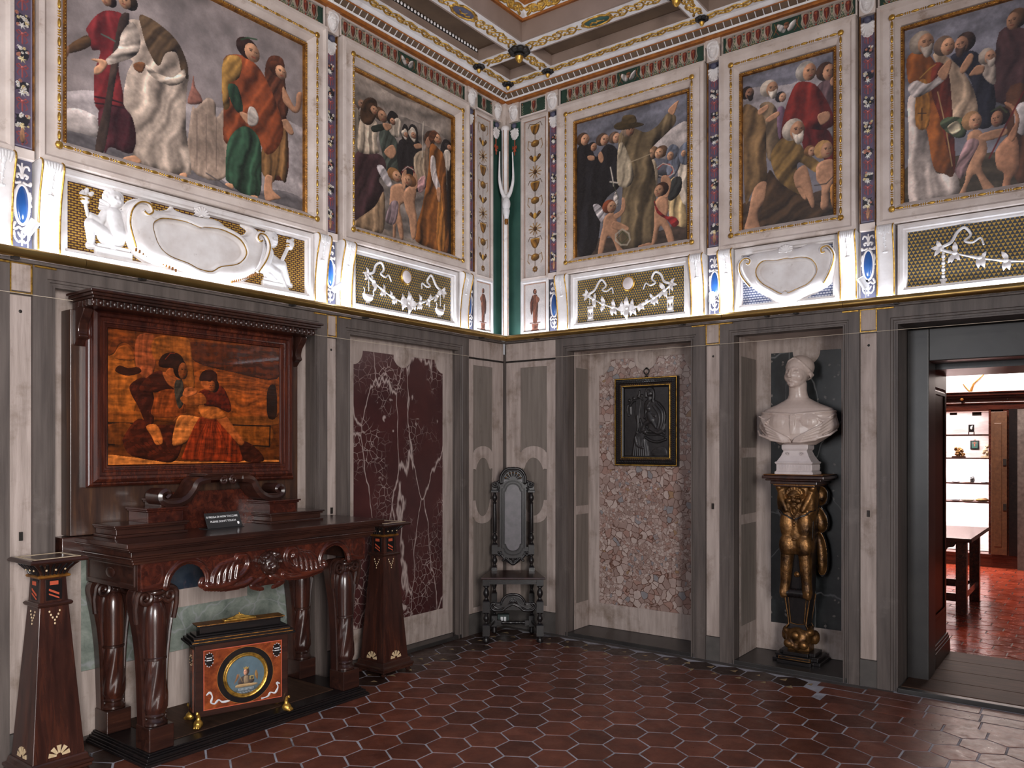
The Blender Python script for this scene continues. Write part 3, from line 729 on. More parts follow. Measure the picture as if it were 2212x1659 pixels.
D_IN='''
P|126,66,24|5,.2,40|-4,677 1026,688 1013,269 -4,265
P|84,40,18|8,.3,30|427,657 694,675 1026,677 1013,499 717,518 478,558
P|150,80,30|6,.35,30|468,500 717,498 1013,436 1013,279 499,273
P|178,104,40|85,.2,25|-2,560 138,538 136,266 -2,265
P|110,56,24|0,.2,15|0,552 13,614 57,652 111,654 156,620 170,568 138,547 129,591 93,622 57,610 31,564
P|150,84,34|0,.2,15|35,538 48,592 93,609 129,573 129,537
P|158,84,48|80,.35,25|152,664 240,679 255,557 221,445 166,469 138,547
P|150,88,34|88,.25,25|243,665 422,685 453,612 473,415 402,448 407,570 250,548
P|60,28,14|0,.2,12|35,477 57,505 102,495 156,504 170,478 111,456 66,460
P|150,84,32|0,.15,15|-4,265 184,272 184,222 -4,215
P|120,70,28|0,.15,15|694,262 1010,267 1010,222 705,217
P|134,76,28|85,.25,20|711,211 966,214 964,94 820,100
L|26,18,14|9|711,216 966,214 961,92 820,100
L|26,18,14|9|-4,211 138,210
P|116,64,26|85,.25,20|-6,200 138,203 120,110 -6,108
L|26,18,14|8|-6,102 31,102
P|204,130,64|5,.25,20|-8,50 111,39 347,16 606,6 1007,13 1001,-23 -8,0
P|44,26,18|85,.3,15|943,411 976,465 1010,436 1010,273 949,271
P|78,32,18|30,.35,50|82,149 156,237 231,210 347,212 437,262 407,120 357,15 250,17 120,46 79,101
P|66,28,18|60,.3,30|113,411 193,452 240,356 236,205 203,198 156,298 120,359
P|70,30,18|30,.25,25|245,485 293,489 347,407 362,397 269,380 184,375 161,396 193,443
P|176,98,48|30,.1,15|288,488 347,477 399,457 382,381 347,407 313,433
P|134,66,28|88,.45,20|264,382 357,399 412,345 407,261 238,250 238,328
P|66,62,56|80,.35,20|359,441 399,457 412,345 382,297 357,371
P|170,92,44|0,.1,15|335,518 397,536 411,496 389,452 347,461 306,486
P|48,22,12|20,.3,15|264,532 286,576 337,598 389,588 411,544 397,515 337,513 279,513
L|150,60,30|4|303,557 332,592 357,594
P|120,66,30|0,.2,15|347,231 427,280 489,254 427,209
P|214,132,64|55,.35,25|342,108 367,232 407,264 520,247 494,211 432,120 387,103
P|134,50,22|86,.5,35|402,45 499,248 606,251 655,209 734,121 776,9 606,10 407,22
P|202,120,56|0,.15,12|198,198 252,208 281,161 288,110 252,103 229,144
P|60,26,16|30,.3,25|756,117 820,114 905,51 915,4 808,3 771,39
P|176,98,48|40,.1,20|606,255 661,270 730,191 787,122 760,100 694,159 639,214
P|184,108,48|30,.3,18|499,321 579,329 672,269 595,245 520,258
P|98,34,20|50,.3,30|489,385 595,432 652,425 700,329 685,287 606,315 531,322
P|168,94,42|0,.1,15|392,361 510,390 544,332 427,318
P|166,92,44|0,.1,15|510,453 579,462 600,422 541,407
P|54,24,14|30,.3,15|501,459 518,504 565,523 610,501 604,444 568,454 541,457
P|190,110,60|60,.4,15|402,373 422,412 468,414 489,387 427,360
'''
# ------------------------------------------------------------------ the room shell
UP = -.07                                        # face of the upper wall behind the stucco work
wr = MB()
struct('wall_right_upper', MB().box(-.05, 2.27, -1.13, 6.6, 4.9, UP), MT['stucco'], MR)
for a, b, d in ((-.05, .616, -.02), (.616, 1.669, -.345), (1.669, 1.979, -.02), (1.979, 2.706, -.445), (2.706, 3.014, -.02), (4.25, 6.6, -.02)):
    wr.box(a, -.1, -1.13, b, 2.27, d)
struct('wall_right', wr, MT['grey_stone'], MR)
wl = MB()
struct('wall_left_upper', MB().box(-7.6, 2.27, -.5, .05, 4.9, UP), MT['stucco'], ML)
for a, b, d in ((-.544, .05, -.02), (-1.699, -.544, -.125), (-1.984, -1.699, -.02), (-3.562, -1.984, -.125), (-7.6, -3.562, -.02)):
    wl.box(a, -.1, -.5, b, 2.27, d)
struct('wall_left', wl, MT['grey_stone'], ML)
# near wall with an opening for the added fill window, and the east wall
struct('wall_near', MB().box(-.5, -7.8, -.1, 1.45, -7.5, 4.9).box(2.75, -7.8, -.1, 6.9, -7.5, 4.9).box(1.45, -7.8, -.1, 2.75, -7.5, .75).box(1.45, -7.8, 3.1, 2.75, -7.5, 4.9), MT['plaster_out'])
ew = MB(); ew.box(6.55, -7.5, -.1, 6.85, -7.0, 4.9); ew.box(6.55, -5.5, -.1, 6.85, .1, 4.9); ew.box(6.55, -7.0, -.1, 6.85, -5.5, .75); ew.box(6.55, -7.0, 3.1, 6.85, -5.5, 4.9)
struct('wall_east', ew, MT['plaster_out'])
wf = MB()
for a_, b_, c_, d_ in ((4.0, .75, 4.06, 3.1), (5.44, .75, 5.5, 3.1), (4.06, 3.04, 5.44, 3.1), (4.06, .75, 5.44, .81), (4.72, .81, 4.78, 3.04)): wf.box(6.62, a_ - 11.0, b_, 6.69, c_ - 11.0, d_)
wn = struct('window_1', wf, MT['pale_stone'])
m, nt, b = newmat('window_glass'); b.inputs['Transmission Weight'].default_value = 1; b.inputs['Roughness'].default_value = 0; MT['glass'] = m
for x0, x1 in ((4.06, 4.72), (4.78, 5.44)): obj('pane', MB().box(6.65, x0 - 11.0, .81, 6.655, x1 - 11.0, 3.04), MT['glass'], wn)

w2 = struct('added_window', MB().box(1.45, -7.69, .75, 1.51, -7.62, 3.1).box(2.69, -7.69, .75, 2.75, -7.62, 3.1).box(1.51, -7.69, 3.04, 2.69, -7.62, 3.1).box(1.51, -7.69, .75, 2.69, -7.62, .81).box(2.07, -7.69, .81, 2.13, -7.62, 3.04), MT['pale_stone'])  # unseen window frame added to go with the fill light
for x0, x1 in ((1.51, 2.07), (2.13, 2.69)): obj('pane', MB().box(x0, -7.66, .81, x1, -7.655, 3.04), MT['glass'], w2)
# floor: hexagonal terracotta set in grout
fl = struct('floor', MB().box(-.2, -7.8, -.12, 6.9, 0.02, -.0014), MT['grout'])
def hexmesh(name, R, h=.012, ch=.003):
    m = MB(); ang = [PI / 2 + PI / 3 * k for k in range(6)]
    m.loft([[(r * math.cos(a), r * math.sin(a), z) for a in ang] for r, z in ((R, -h), (R, -ch * .7), (R - ch * .5, 0))], False, True); return m.mesh(name)
HX = hexmesh('tile', .1125); HX.materials.append(MT['terracotta']); HXD = HX.copy(); HXD.materials[0] = MT['terracotta_dark']
Fx, Fy, Rx_, Ry_ = -.6, .8, .8, .6
rest = MB(); cnt = 0; hexc = [(.1148 * math.cos(PI / 2 + PI / 3 * k), .1148 * math.sin(PI / 2 + PI / 3 * k)) for k in range(6)]
rows = []
for j in range(-42, 6):
    for i in range(-16, 24):
        x = 2.323 + (i + .5 * (j % 2)) * .2044; y = -.705 + j * .177
        if not (-.09 < x < 6.5 and -7.5 < y < -.0): continue
        if y > -.5 and x > 2.58: continue
        dx, dy = x - CAM_X, y - CAM_Y; w = dx * Fx + dy * Fy; u = dx * Rx_ + dy * Ry_
        inview = w > 3.45 and abs(u) < .68 * w
        under = (-.1 < x < .40 and -3.35 < y < -2.05)
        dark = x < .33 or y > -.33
        if inview and not under and cnt < 290:
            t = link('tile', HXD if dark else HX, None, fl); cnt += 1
            t.location = (x, y, random.uniform(-.0002, .0010)); t.rotation_euler = (random.uniform(-.004, .004), random.uniform(-.004, .004), PI / 3 * random.randrange(6) + random.uniform(-.02, .02))
        else:
            rest.add([(x + a, y + c, 0) for a, c in hexc], [(0, 1, 2, 3, 4, 5)])
o = obj('tile_field', rest, MT['terracotta'], fl); o['kind'] = 'stuff'
# straight rows of oblong tiles in front of the doorway
for r_, (y0, y1) in enumerate(((-.155, -.03), (-.30, -.165), (-.47, -.31))):
    x = 2.58 + .05 * r_
    while x < 4.6:
        wd = random.uniform(.25, .34); t = obj('tile', MB().box(-wd / 2 + .004, -(y1 - y0) / 2, -.012, wd / 2 - .004, (y1 - y0) / 2, 0), MT['terracotta'], fl, bevel=.002, seg=1)
        t.location = (x + wd / 2, (y0 + y1) / 2, random.uniform(-.001, .001)); x += wd
struct('trim_70', MB().box(-.02, -.060, -.1, 3.0, .0, -.0005), MT['base_dark']); struct('trim_71', MB().box(-.02, -7.4, -.1, .06, -.06, -.0005), MT['base_dark'])
ch = MB()                                        # pale worn triangles left in the dark border
for k in range(26):
    for base, ph in ((.165, 0), (.30, .5)):
        s = -.2 - (k + ph) * .165
        for px_, py_ in ((base, s), (-s + .2, -base)):
            if (px_ > 2.6 and py_ > -.5) or py_ < -2.0: continue
            a = random.uniform(-.4, .4) + (0 if px_ == base else PI / 2); L = random.uniform(.022, .045)
            ch.add([(px_ + L * math.cos(a + q) * r, py_ + L * math.sin(a + q) * r, .0012) for q, r in ((0, 1), (2.0, .62), (4.1, .7))], [(0, 1, 2)])
o = obj('worn_fleck', ch, MT['chip'], fl); o['kind'] = 'stuff'

# niche, doorway and window-bay surrounds (mitred grey stone)
def surround(n, M, u0, u1, top, ins, depth):
    k = ins / .115
    pr = [(0, -.03), (0, .0), (.073 * k, .0), (.076 * k, -.007), (.088 * k, -.007), (.091 * k, -.014), (.103 * k, -.014), (.106 * k, -.004), (.115 * k, -.004), (.115 * k, depth)]
    struct('trim_%d' % n, MB().frame(u0, 0, u1, top, pr, bottom=False), MT['grey_stone'], M)
surround(1, MR, .512, 1.778, 2.363, .110, -.10)
surround(2, MR, 1.884, 2.80, 2.363, .100, -.11)
surround(3, MR, 2.903, 4.36, 2.363, .117, -.28)
surround(4, ML, -1.808, -.465, 2.363, .115, -.05)
surround(5, ML, -3.656, -1.89, 2.363, .100, -.05)
surround(6, ML, -5.4, -3.756, 2.363, .10, -.02)
# slim pale pilaster strips between the surrounds, gilt-edged cap block and dark foot
def strip(n, M, u0, u1):
    c = (u0 + u1) / 2
    s = struct('trim_%d' % n, MB().box(u0, .168, -.03, u1, 2.205, -.012), MT['pale_stone'], M, bevel=.003)
    obj('foot_block', MB().box(u0, 0, -.03, u1, .165, -.006), MT['base_dark'], s)
    obj('cap_block', MB().box(u0 + .004, 2.225, -.03, u1 - .004, 2.35, -.008), MT['pale_stone'], s)
    e = MB().frame(u0, 2.212, u1, 2.356, [(0, -.02), (0, -.002), (.006, -.002), (.006, -.02)]); obj('gilt_edge', e, MT['gilt'], s)
    obj('peg_hole', MB().ell((c, 2.13, -.012), (.008, .008, .003)), MT['iron'], s)
    obj('iron_clip', MB().box(c - .007, 1.06, -.013, c + .007, 1.10, -.002), MT['iron'], s)
strip(7, MR, 1.780, 1.882); strip(8, MR, 2.802, 2.901); strip(9, ML, -1.888, -1.810); strip(10, ML, -3.754, -3.658)
# corner pilasters with sunk grey fields
def arc(cx, cy, r, a0, a1, n=10, ry=None): return [(cx + r * math.cos(a0 + (a1 - a0) * i / n), cy + (ry or r) * math.sin(a0 + (a1 - a0) * i / n)) for i in range(n + 1)]
def corner(n, M, s, u0, u1, cx, hw):
    s_ = s
    f = lambda pts: [(p[0], p[1]) for p in pts]
    top = [(cx - hw, 2.148), (cx + hw, 2.148)] + [(cx + hw, 1.455)] + arc(cx, 1.43, hw * .98, .25, PI - .25, 10, .072) + [(cx - hw, 1.455)]
    ov = [(cx + hw, 1.066), (cx + hw, 1.318)] + [(cx + hw * .78, 1.318)] + arc(cx, 1.25, hw * .78, .35, PI - .35, 12, .157) + [(cx - hw * .78, 1.318), (cx - hw, 1.318), (cx - hw, 1.066), (cx - hw * .78, 1.066)] + arc(cx, 1.09, hw * .78, PI + .3, 2 * PI - .3, 12, .157) + [(cx + hw * .78, 1.066)]
    lo = [(cx + hw, .212), (cx + hw, .935)] + arc(cx, .945, hw * .98, -.15, -PI + .15, 10, .07) + [(cx - hw, .935), (cx - hw, .212)]
    t = struct('trim_%d' % n, plate([(u0, .168), (u1, .168), (u1, 2.195), (u0, 2.195)], [top, ov, lo], -.03, -.008), MT['pale_stone'], M)
    obj('sunk_field', MB().box(u0 + .02, .18, -.03, u1 - .02, 2.18, -.014), MT['panel_grey'], t)
    obj('foot_block', MB().box(u0, 0, -.03, u1, .165, -.004), MT['base_dark'], t)
    obj('cap_block', MB().box(u0, 2.21, -.03, u1, 2.352, -.006), MT['pale_stone'], t)
    obj('cap_line', MB().box(u0, 2.196, -.03, u1, 2.209, -.001), MT['iron'], t)
corner(11, MR, 1, .012, .511, .290, .132); corner(12, ML, -1, -.464, -.012, -.276, .125)
# ledge under the rail
struct('trim_13', MB().box(.0, 2.355, -.06, 6.5, 2.372, .022), MT['grey_stone'], MR, bevel=.003)
struct('trim_14', MB().box(-7.5, 2.355, -.06, -.0, 2.372, .022), MT['grey_stone'], ML, bevel=.003)
gl = MB()
for c in (1.83, 2.85): gl.box(c - .15, 2.345, 0, c - .055, 2.353, .012); gl.box(c + .055, 2.345, 0, c + .15, 2.353, .012)
struct('trim_15', gl, MT['gilt'], MR)
gl = MB()
for c in (-1.85, -3.706): gl.box(c - .15, 2.345, 0, c - .055, 2.353, .012); gl.box(c + .055, 2.345, 0, c + .15, 2.353, .012)
struct('trim_16', gl, MT['gilt'], ML)

# niche linings: pale surround with notched top, polished slab inside
def notched(u0, u1, v0, v1, ears, cx, r, rect=False):
    p = [(u0, v0), (u1, v0)]
    if rect: p += [(u1, v1)]
    else: p += [(u1, v1 - ears[1])] + arc(u1, v1, ears[0], -PI / 2, -PI, 8, ears[1])[1:]
    p += [(cx + r, v1)] + arc(cx, v1, r, 0, -PI, 14, r * 1.02)[1:-1] + [(cx - r, v1)]
    if rect: p += [(u0, v1)]
    else: p += arc(u0, v1, ears[0], 0, -PI / 2, 8, ears[1])[:-1] + [(u0, v1 - ears[1])]
    return p
def lining(n, M, u0, u1, v1, w, hole, slab):
    t = struct('trim_%d' % n, plate([(u0, .03), (u1, .03), (u1, v1), (u0, v1)], [hole], w, w + .012), MT['pale_stone'], M)
    xs = [p[0] for p in hole]; ys = [p[1] for p in hole]
    obj('marble_slab', MB().box(min(xs) - .01, min(ys) - .01, w - .02, max(xs) + .01, max(ys) + .01, w + .007), MT[slab], t); return t
t = lining(17, MR, .60, 1.68, 2.29, -.345, notched(.718, 1.570, .222, 2.20, (.105, .125), 1.135, .10), 'breccia')
obj('shell_boss', MB().ell((1.135, 2.205, -.333), (.07, .07, .005)), MT['pale_stone'], t, smooth=60)
t = lining(18, MR, 1.97, 2.72, 2.29, -.445, notched(2.094, 2.58, .231, 2.17, (.1, .1), 2.345, .095, True), 'marble_dark')
t = lining(19, ML, -1.69, -.54, 2.29, -.115, notched(-1.575, -.655, .237, 2.165, (.085, .10), -1.10, .088), 'marble_red')
obj('shell_boss', MB().ell((-1.10, 2.165, -.103), (.066, .066, .005)), MT['pale_stone'], t, smooth=60)
t = lining(20, ML, -3.56, -1.97, 2.29, -.115, [(-3.39, .36), (-2.12, .36), (-2.12, 1.02), (-3.39, 1.02)], 'marble_green')
obj('inner_border', plate([(-3.12, .60), (-2.42, .60), (-2.42, 1.02), (-3.12, 1.02)], [[(-3.02, .70), (-2.52, .70), (-2.52, 1.01), (-3.02, 1.01)]], -.115, -.102), MT['pale_stone'], t)
obj('blue_slab', MB().box(-3.03, .69, -.13, -2.51, 1.02, -.106), MT['marble_blue'], t)
for n, M, u0, u1, d in ((21, MR, .60, 1.68, -.345), (22, MR, 1.97, 2.72, -.445), (23, ML, -1.69, -.54, -.125)):
    struct('trim_%d' % n, MB().box(u0, -.02, d, u1, .028, -.006), MT['black_stone'], M, bevel=.004)
# panelled reveals on the left cheek of the two deep niches, plain ones on the right
def reveal(n, u, d, flip):
    s = -1 if flip else 1
    t = struct('trim_%d' % n, MB().box(u, .03, d, u + s * .0015, 2.27, -.10), MT['pale_stone'], MR)
    for a, b in ((.24, .95), (1.02, 1.42), (1.49, 2.13)):
        x0, x1 = sorted((u + s * .0008, u + s * .0045)); obj('sunk_panel', MB().box(x0, a, d + .035, x1, b, -.125), MT['panel_grey'], t)
reveal(25, .624, -.345, False); reveal(26, 1.987, -.445, False); reveal(27, 1.661, -.345, True); reveal(28, 2.698, -.445, True)

# doorway: stone inner frame, wooden lining, plank threshold
d1 = struct('door_1', MB().box(3.02, 0, -.52, 3.145, 2.24, -.275).box(4.13, 0, -.52, 4.25, 2.24, -.275).box(3.145, 2.035, -.52, 4.13, 2.24, -.275), MT['black_stone'], MR, bevel=.006)
obj('door_lining', MB().box(3.02, 0, -1.13, 3.118, 2.0, -.53), MT['lining_wood'], d1); obj('door_lining', MB().box(4.14, 0, -1.13, 4.25, 2.0, -.53), MT['lining_wood'], d1)
obj('lining_panel', MB().frame(.60, .32, 1.06, 1.9, [(0, 0), (.004, .007), (.02, .003), (.03, .009), (.05, .009)]), MT['lining_wood'], d1, Matrix(((0, 0, 1, 3.117), (0, 1, 0, 0), (-1, 0, 0, 0), (0, 0, 0, 1))))
obj('lining_plinth', MB().box(3.10, .0, -1.15, 3.14, .13, -.56).box(3.10, .13, -1.15, 3.134, .15, -.56).box(3.10, .15, -1.15, 3.128, .168, -.56), MT['lining_wood'], d1, bevel=.004)
obj('lining_head', MB().box(3.02, 2.0, -1.13, 4.25, 2.27, -.53), MT['ebony'], d1)
obj('threshold_stone', MB().box(3.02, -.02, -.04, 4.25, .027, .012), MT['black_stone'], d1, bevel=.004)
for k, (a, b) in enumerate(((.045, .31), (.316, .60), (.606, .88), (.886, 1.16))):
    obj('plank', MB().box(3.03, 0, -b, 4.25, .03, -a), MT['oak_plank'], d1, bevel=.003)
# ceiling --------------------------------------------------------------
CZ = 4.42
def soffit(): 
    m = MB(); return m
ceil = struct('ceiling', MB().box(-.3, -7.8, 4.66, 6.9, .3, 4.9), MT['sky_blue'])
HB = [.12, .23]                                  # border band, then beam
def beamset():
    m = MB()
    m.box(0, -7.6, CZ, HB[1], 0, 4.66); m.box(HB[1], -HB[1], CZ, 6.6, 0, 4.66)              # band along both walls
    m.box(.49, -7.6, CZ, .665, -.49, 4.66); m.box(.665, -.665, CZ, 6.6, -.49, 4.66)        # inner beams
    for u in (.56, 1.83, 2.85, 4.5): m.box(u - .07, -.49, CZ, u + .07, -HB[1], 4.66)         # short cross beams
    for u in (-.56, -1.85, -3.70, -5.5): m.box(HB[1], u - .07, CZ, .49, u + .07, 4.66)
    m.box(.665, -1.98, CZ, 6.6, -1.80, 4.66) if False else None
    return m
obj('coffer_beam', beamset(), MT['ceil_tan'], ceil)
obj('coffer_back', MB().box(.23, -7.6, 4.50, .49, -.23, 4.52).box(.49, -.49, 4.50, 6.6, -.23, 4.52), MT['ceil_brown'], ceil)
# inner step of the big coffer: orange bead and gilded white cove
def ring(prof, close=False):                     # L-shaped sweep round the big coffer: prof (distance from wall, z)
    m = MB(); R = []
    for a, z in prof: R.append([(a, -7.5, z), (a, -a, z), (6.55, -a, z)])
    V = [p for r in R for p in r]; F = []
    for k in range(len(prof) - 1):
        for i in range(2): F.append((k * 3 + i, k * 3 + i + 1, (k + 1) * 3 + i + 1, (k + 1) * 3 + i))
    return m.add(V, F)
obj('coffer_cheek', ring([(.666, 4.42), (.666, 4.555)]), MT['ceil_tan'], ceil)
obj('orange_bead', ring([(.666, 4.552), (.69, 4.548), (.695, 4.562), (.675, 4.568)]), MT['orange_line'], ceil)
obj('gilded_cove', ring([(.69, 4.562), (.70, 4.575), (.73, 4.60), (.755, 4.615)]), MT['stucco_white'], ceil)
obj('upper_bead', ring([(.755, 4.61), (.775, 4.612), (.785, 4.63), (.785, 4.66)]), MT['orange_line'], ceil)
# cornice below the ceiling, with a row of flutes
def wall_sweep(prof):                            # prof (distance from wall, z), follows both walls
    return ring(prof)
struct('trim_29', wall_sweep([(-.07, 4.345), (.028, 4.345), (.030, 4.356), (.042, 4.360)]), MT['orange_line'])
struct('trim_30', wall_sweep([(.030, 4.357), (.045, 4.362), (.050, 4.372), (.040, 4.374)]), MT['stucco_white'])
fb = struct('trim_31', wall_sweep([(.040, 4.372), (.046, 4.374), (.078, 4.401), (.074, 4.404)]), MT['ceil_brown'])
struct('trim_32', wall_sweep([(.072, 4.400), (.082, 4.401), (.084, 4.408), (.078, 4.409)]), MT['orange_line'])
struct('trim_33', wall_sweep([(.076, 4.407), (.095, 4.409), (.118, 4.418), (.122, 4.4205)]), MT['stucco_white'])
dm = MB().add([(-.0024, .046, 4.3735), (.0024, .046, 4.3735), (.0024, .0785, 4.4015), (-.0024, .0785, 4.4015), (-.0024, .052, 4.3725), (.0024, .052, 4.3725), (.0024, .082, 4.399), (-.0024, .082, 4.399)], [(4, 5, 6, 7), (0, 4, 7, 3), (5, 1, 2, 6), (0, 1, 5, 4), (7, 6, 2, 3)]).mesh('flute')
dm.materials.append(MT['grisaille'])
for k in range(66):
    q = .07 + k * .055
    if q < 3.9: t = link('flute', dm, None, fb); t.matrix_local = Matrix(((0, 1, 0, 0), (1, 0, 0, -q), (0, 0, 1, 0), (0, 0, 0, 1)))
    if q < 4.4: t = link('flute', dm, None, fb); t.matrix_local = Matrix(((1, 0, 0, q), (0, -1, 0, 0), (0, 0, 1, 0), (0, 0, 0, 1)))
# painted gilt scrollwork on the beams (relief lying on the underside)
def scroll_relief(length, width, seed, ovals=(), gap=0.):
    r = np.random.default_rng(seed); R = RL(0, 0, length, width, 4.); c = width / 2; x = gap + 30; s = 1
    while x < length - gap - 30:
        if any(abs(x - o) < 150 for o in ovals): x += 20; continue
        A = width * .30
        R.path([(x - 55, c - s * A * .9), (x - 25, c - s * A), (x + 12, c - s * A * .2), (x + 10, c + s * A * .7), (x - 18, c + s * A * .75), (x - 22, c + s * A * .25), (x - 6, c + s * A * .2)], 8, .9, r1=5)
        R.cap(x + 26, c - s * A * .5, 9, x + 44, c - s * A * .95, 3, .7); R.cap(x + 30, c + s * A * .3, 8, x + 48, c + s * A * .8, 3, .7); R.cap(x - 34, c + s * A * .75, 7, x - 48, c + s * A * .3, 3, .7)
        x += 62; s = -s
    for o in ovals:
        R.path([(o + 105 * math.cos(a) * (1 + .10 * (k % 2)), c + width * .40 * math.sin(a) * (1 + .05 * (k % 2))) for k, a in enumerate(np.linspace(0, 2 * PI, 19)[:-1])], 11, .8, closed=True)
    return R.mesh('gilt_scroll', 0)
def ceil_M(x, y, rot): return T(x, y, CZ) @ RZ(rot) @ RX(PI)
bands = MB().box(HB[0], -7.5, CZ - .001, HB[1], -HB[0], CZ).box(HB[1], -HB[1], CZ - .001, 6.5, -HB[0], CZ)
bands.box(.505, -7.5, CZ - .001, .65, -.505, CZ).box(.65, -.65, CZ - .001, 6.5, -.505, CZ)
for u in (.56, 1.83, 2.85, 4.5): bands.box(u - .06, -.50, CZ - .0012, u + .06, -.23, CZ - .0005)
for u in (-.56, -1.85, -3.70): bands.box(.23, u - .06, CZ - .0012, .50, u + .06, CZ - .0005)
obj('painted_band', bands, MT['stucco_white'], ceil)
gm = scroll_relief(3700, 130, 3, (590, 1880, 3000)); obj('gilt_scroll', gm, MT['gilt'], ceil, Matrix(((1, 0, 0, .65), (0, -1, 0, -.513), (0, 0, -1, CZ), (0, 0, 0, 1))))
gm2 = scroll_relief(3700, 130, 4, (560, 1900, 3000)); obj('gilt_scroll', gm2, MT['gilt'], ceil, Matrix(((0, 1, 0, .513), (-1, 0, 0, -.65), (0, 0, -1, CZ), (0, 0, 0, 1))))
gm3 = scroll_relief(4200, 85, 5)
obj('gilt_scroll', gm3, MT['gilt'], ceil, Matrix(((1, 0, 0, .15), (0, -1, 0, -.135), (0, 0, -1, CZ), (0, 0, 0, 1)))); obj('gilt_scroll', gm3, MT['gilt'], ceil, Matrix(((0, 1, 0, .135), (-1, 0, 0, -.15), (0, 0, -1, CZ), (0, 0, 0, 1))))
gm4 = scroll_relief(250, 110, 6)
for u in (.56, 1.83, 2.85): obj('gilt_scroll', gm4, MT['gilt'], ceil, Matrix(((0, 1, 0, u - .055), (-1, 0, 0, -.235), (0, 0, -1, CZ - .001), (0, 0, 0, 1))))
for u in (-.56, -1.85, -3.70): obj('gilt_scroll', gm4, MT['gilt'], ceil, Matrix(((1, 0, 0, .235), (0, -1, 0, u + .055), (0, 0, -1, CZ - .001), (0, 0, 0, 1))))
for (x, y, k) in ((1.24, -.578, 'green_paint'), (.578, -1.21, 'slate_blue'), (2.53, -.578, 'slate_blue'), (.578, -2.55, 'green_paint')):
    m = MB().ell((0, 0, 0), (.095, .045, .008), 20, 6); obj('oval_field', m, MT[k], ceil, T(x, y, CZ - .002) @ RZ(0 if abs(x) > abs(y) else PI / 2), smooth=60)
    R = RL(-60, -30, 60, 30, 3.)
    R.path([(-55, -5), (-30, 10), (-5, 0), (15, 8)], 7).cap(20, 5, 8, 50, -8, 4).cap(-10, 0, 6, -15, -20, 3).cap(5, 3, 5, 10, 22, 3)
    obj('gilt_figure', R.mesh('gilt_figure', 0), MT['gilt'], ceil, T(x, y, CZ - .008) @ RZ(0 if abs(x) > abs(y) else -PI / 2) @ RX(PI))
bs = MB(); 
for k in range(8):
    a = 2 * PI * k / 8; bs.ell((.042 * math.cos(a), .042 * math.sin(a), -.012), (.026, .026, .016), 8, 6)
bs = bs.lathe([(.012, 0), (.05, -.004), (.045, -.014), (.025, -.022), (.03, -.034), (.018, -.052), (.004, -.058)], 12)
bsm = bs.mesh('boss', 50); bs2 = MB().lathe([(.02, 0), (.026, -.002), (.021, -.03), (.010, -.044), (.003, -.048)], 10).mesh('boss_bud', 50)
for (x, y) in ((.577, -.577), (.18, -.56), (.56, -.18), (.18, -.19), (1.83, -.18), (1.83, -.578), (2.85, -.18), (.18, -1.85), (.578, -1.85), (2.85, -.578), (.18, -3.7)):
    k = 1.25 if abs(x) > .5 and abs(y) > .5 else .72
    o = obj('boss', bsm, MT['iron'], ceil, T(x, y, CZ) @ S3(k, k, k)); g = link('boss_bud', bs2, MT['gilt'], o, T(0, 0, -.032))

gc = scroll_relief(3300, 78, 8); a_ = math.atan2(.053, .06); ca, sa_ = math.cos(a_), math.sin(a_)
obj('cove_scroll', gc, MT['gilt'], ceil, Matrix(((1, 0, 0, .74), (0, -ca, sa_ * -1, -.693), (0, sa_, -ca, 4.560), (0, 0, 0, 1)))); obj('cove_scroll', gc, MT['gilt'], ceil, Matrix(((0, ca, sa_, .693), (-1, 0, 0, -.74), (0, sa_, -ca, 4.560), (0, 0, 0, 1))))
eg_ = MB()
for k in range(34): eg_.ell((.236, -.66 - k * .033, 4.488), (.007, .011, .012), 8, 6)
obj('egg_row', eg_, MT['stucco_white'], ceil, smooth=60); obj('egg_ground', MB().box(.228, -1.78, 4.474, .233, -.64, 4.50), MT['iron'], ceil)
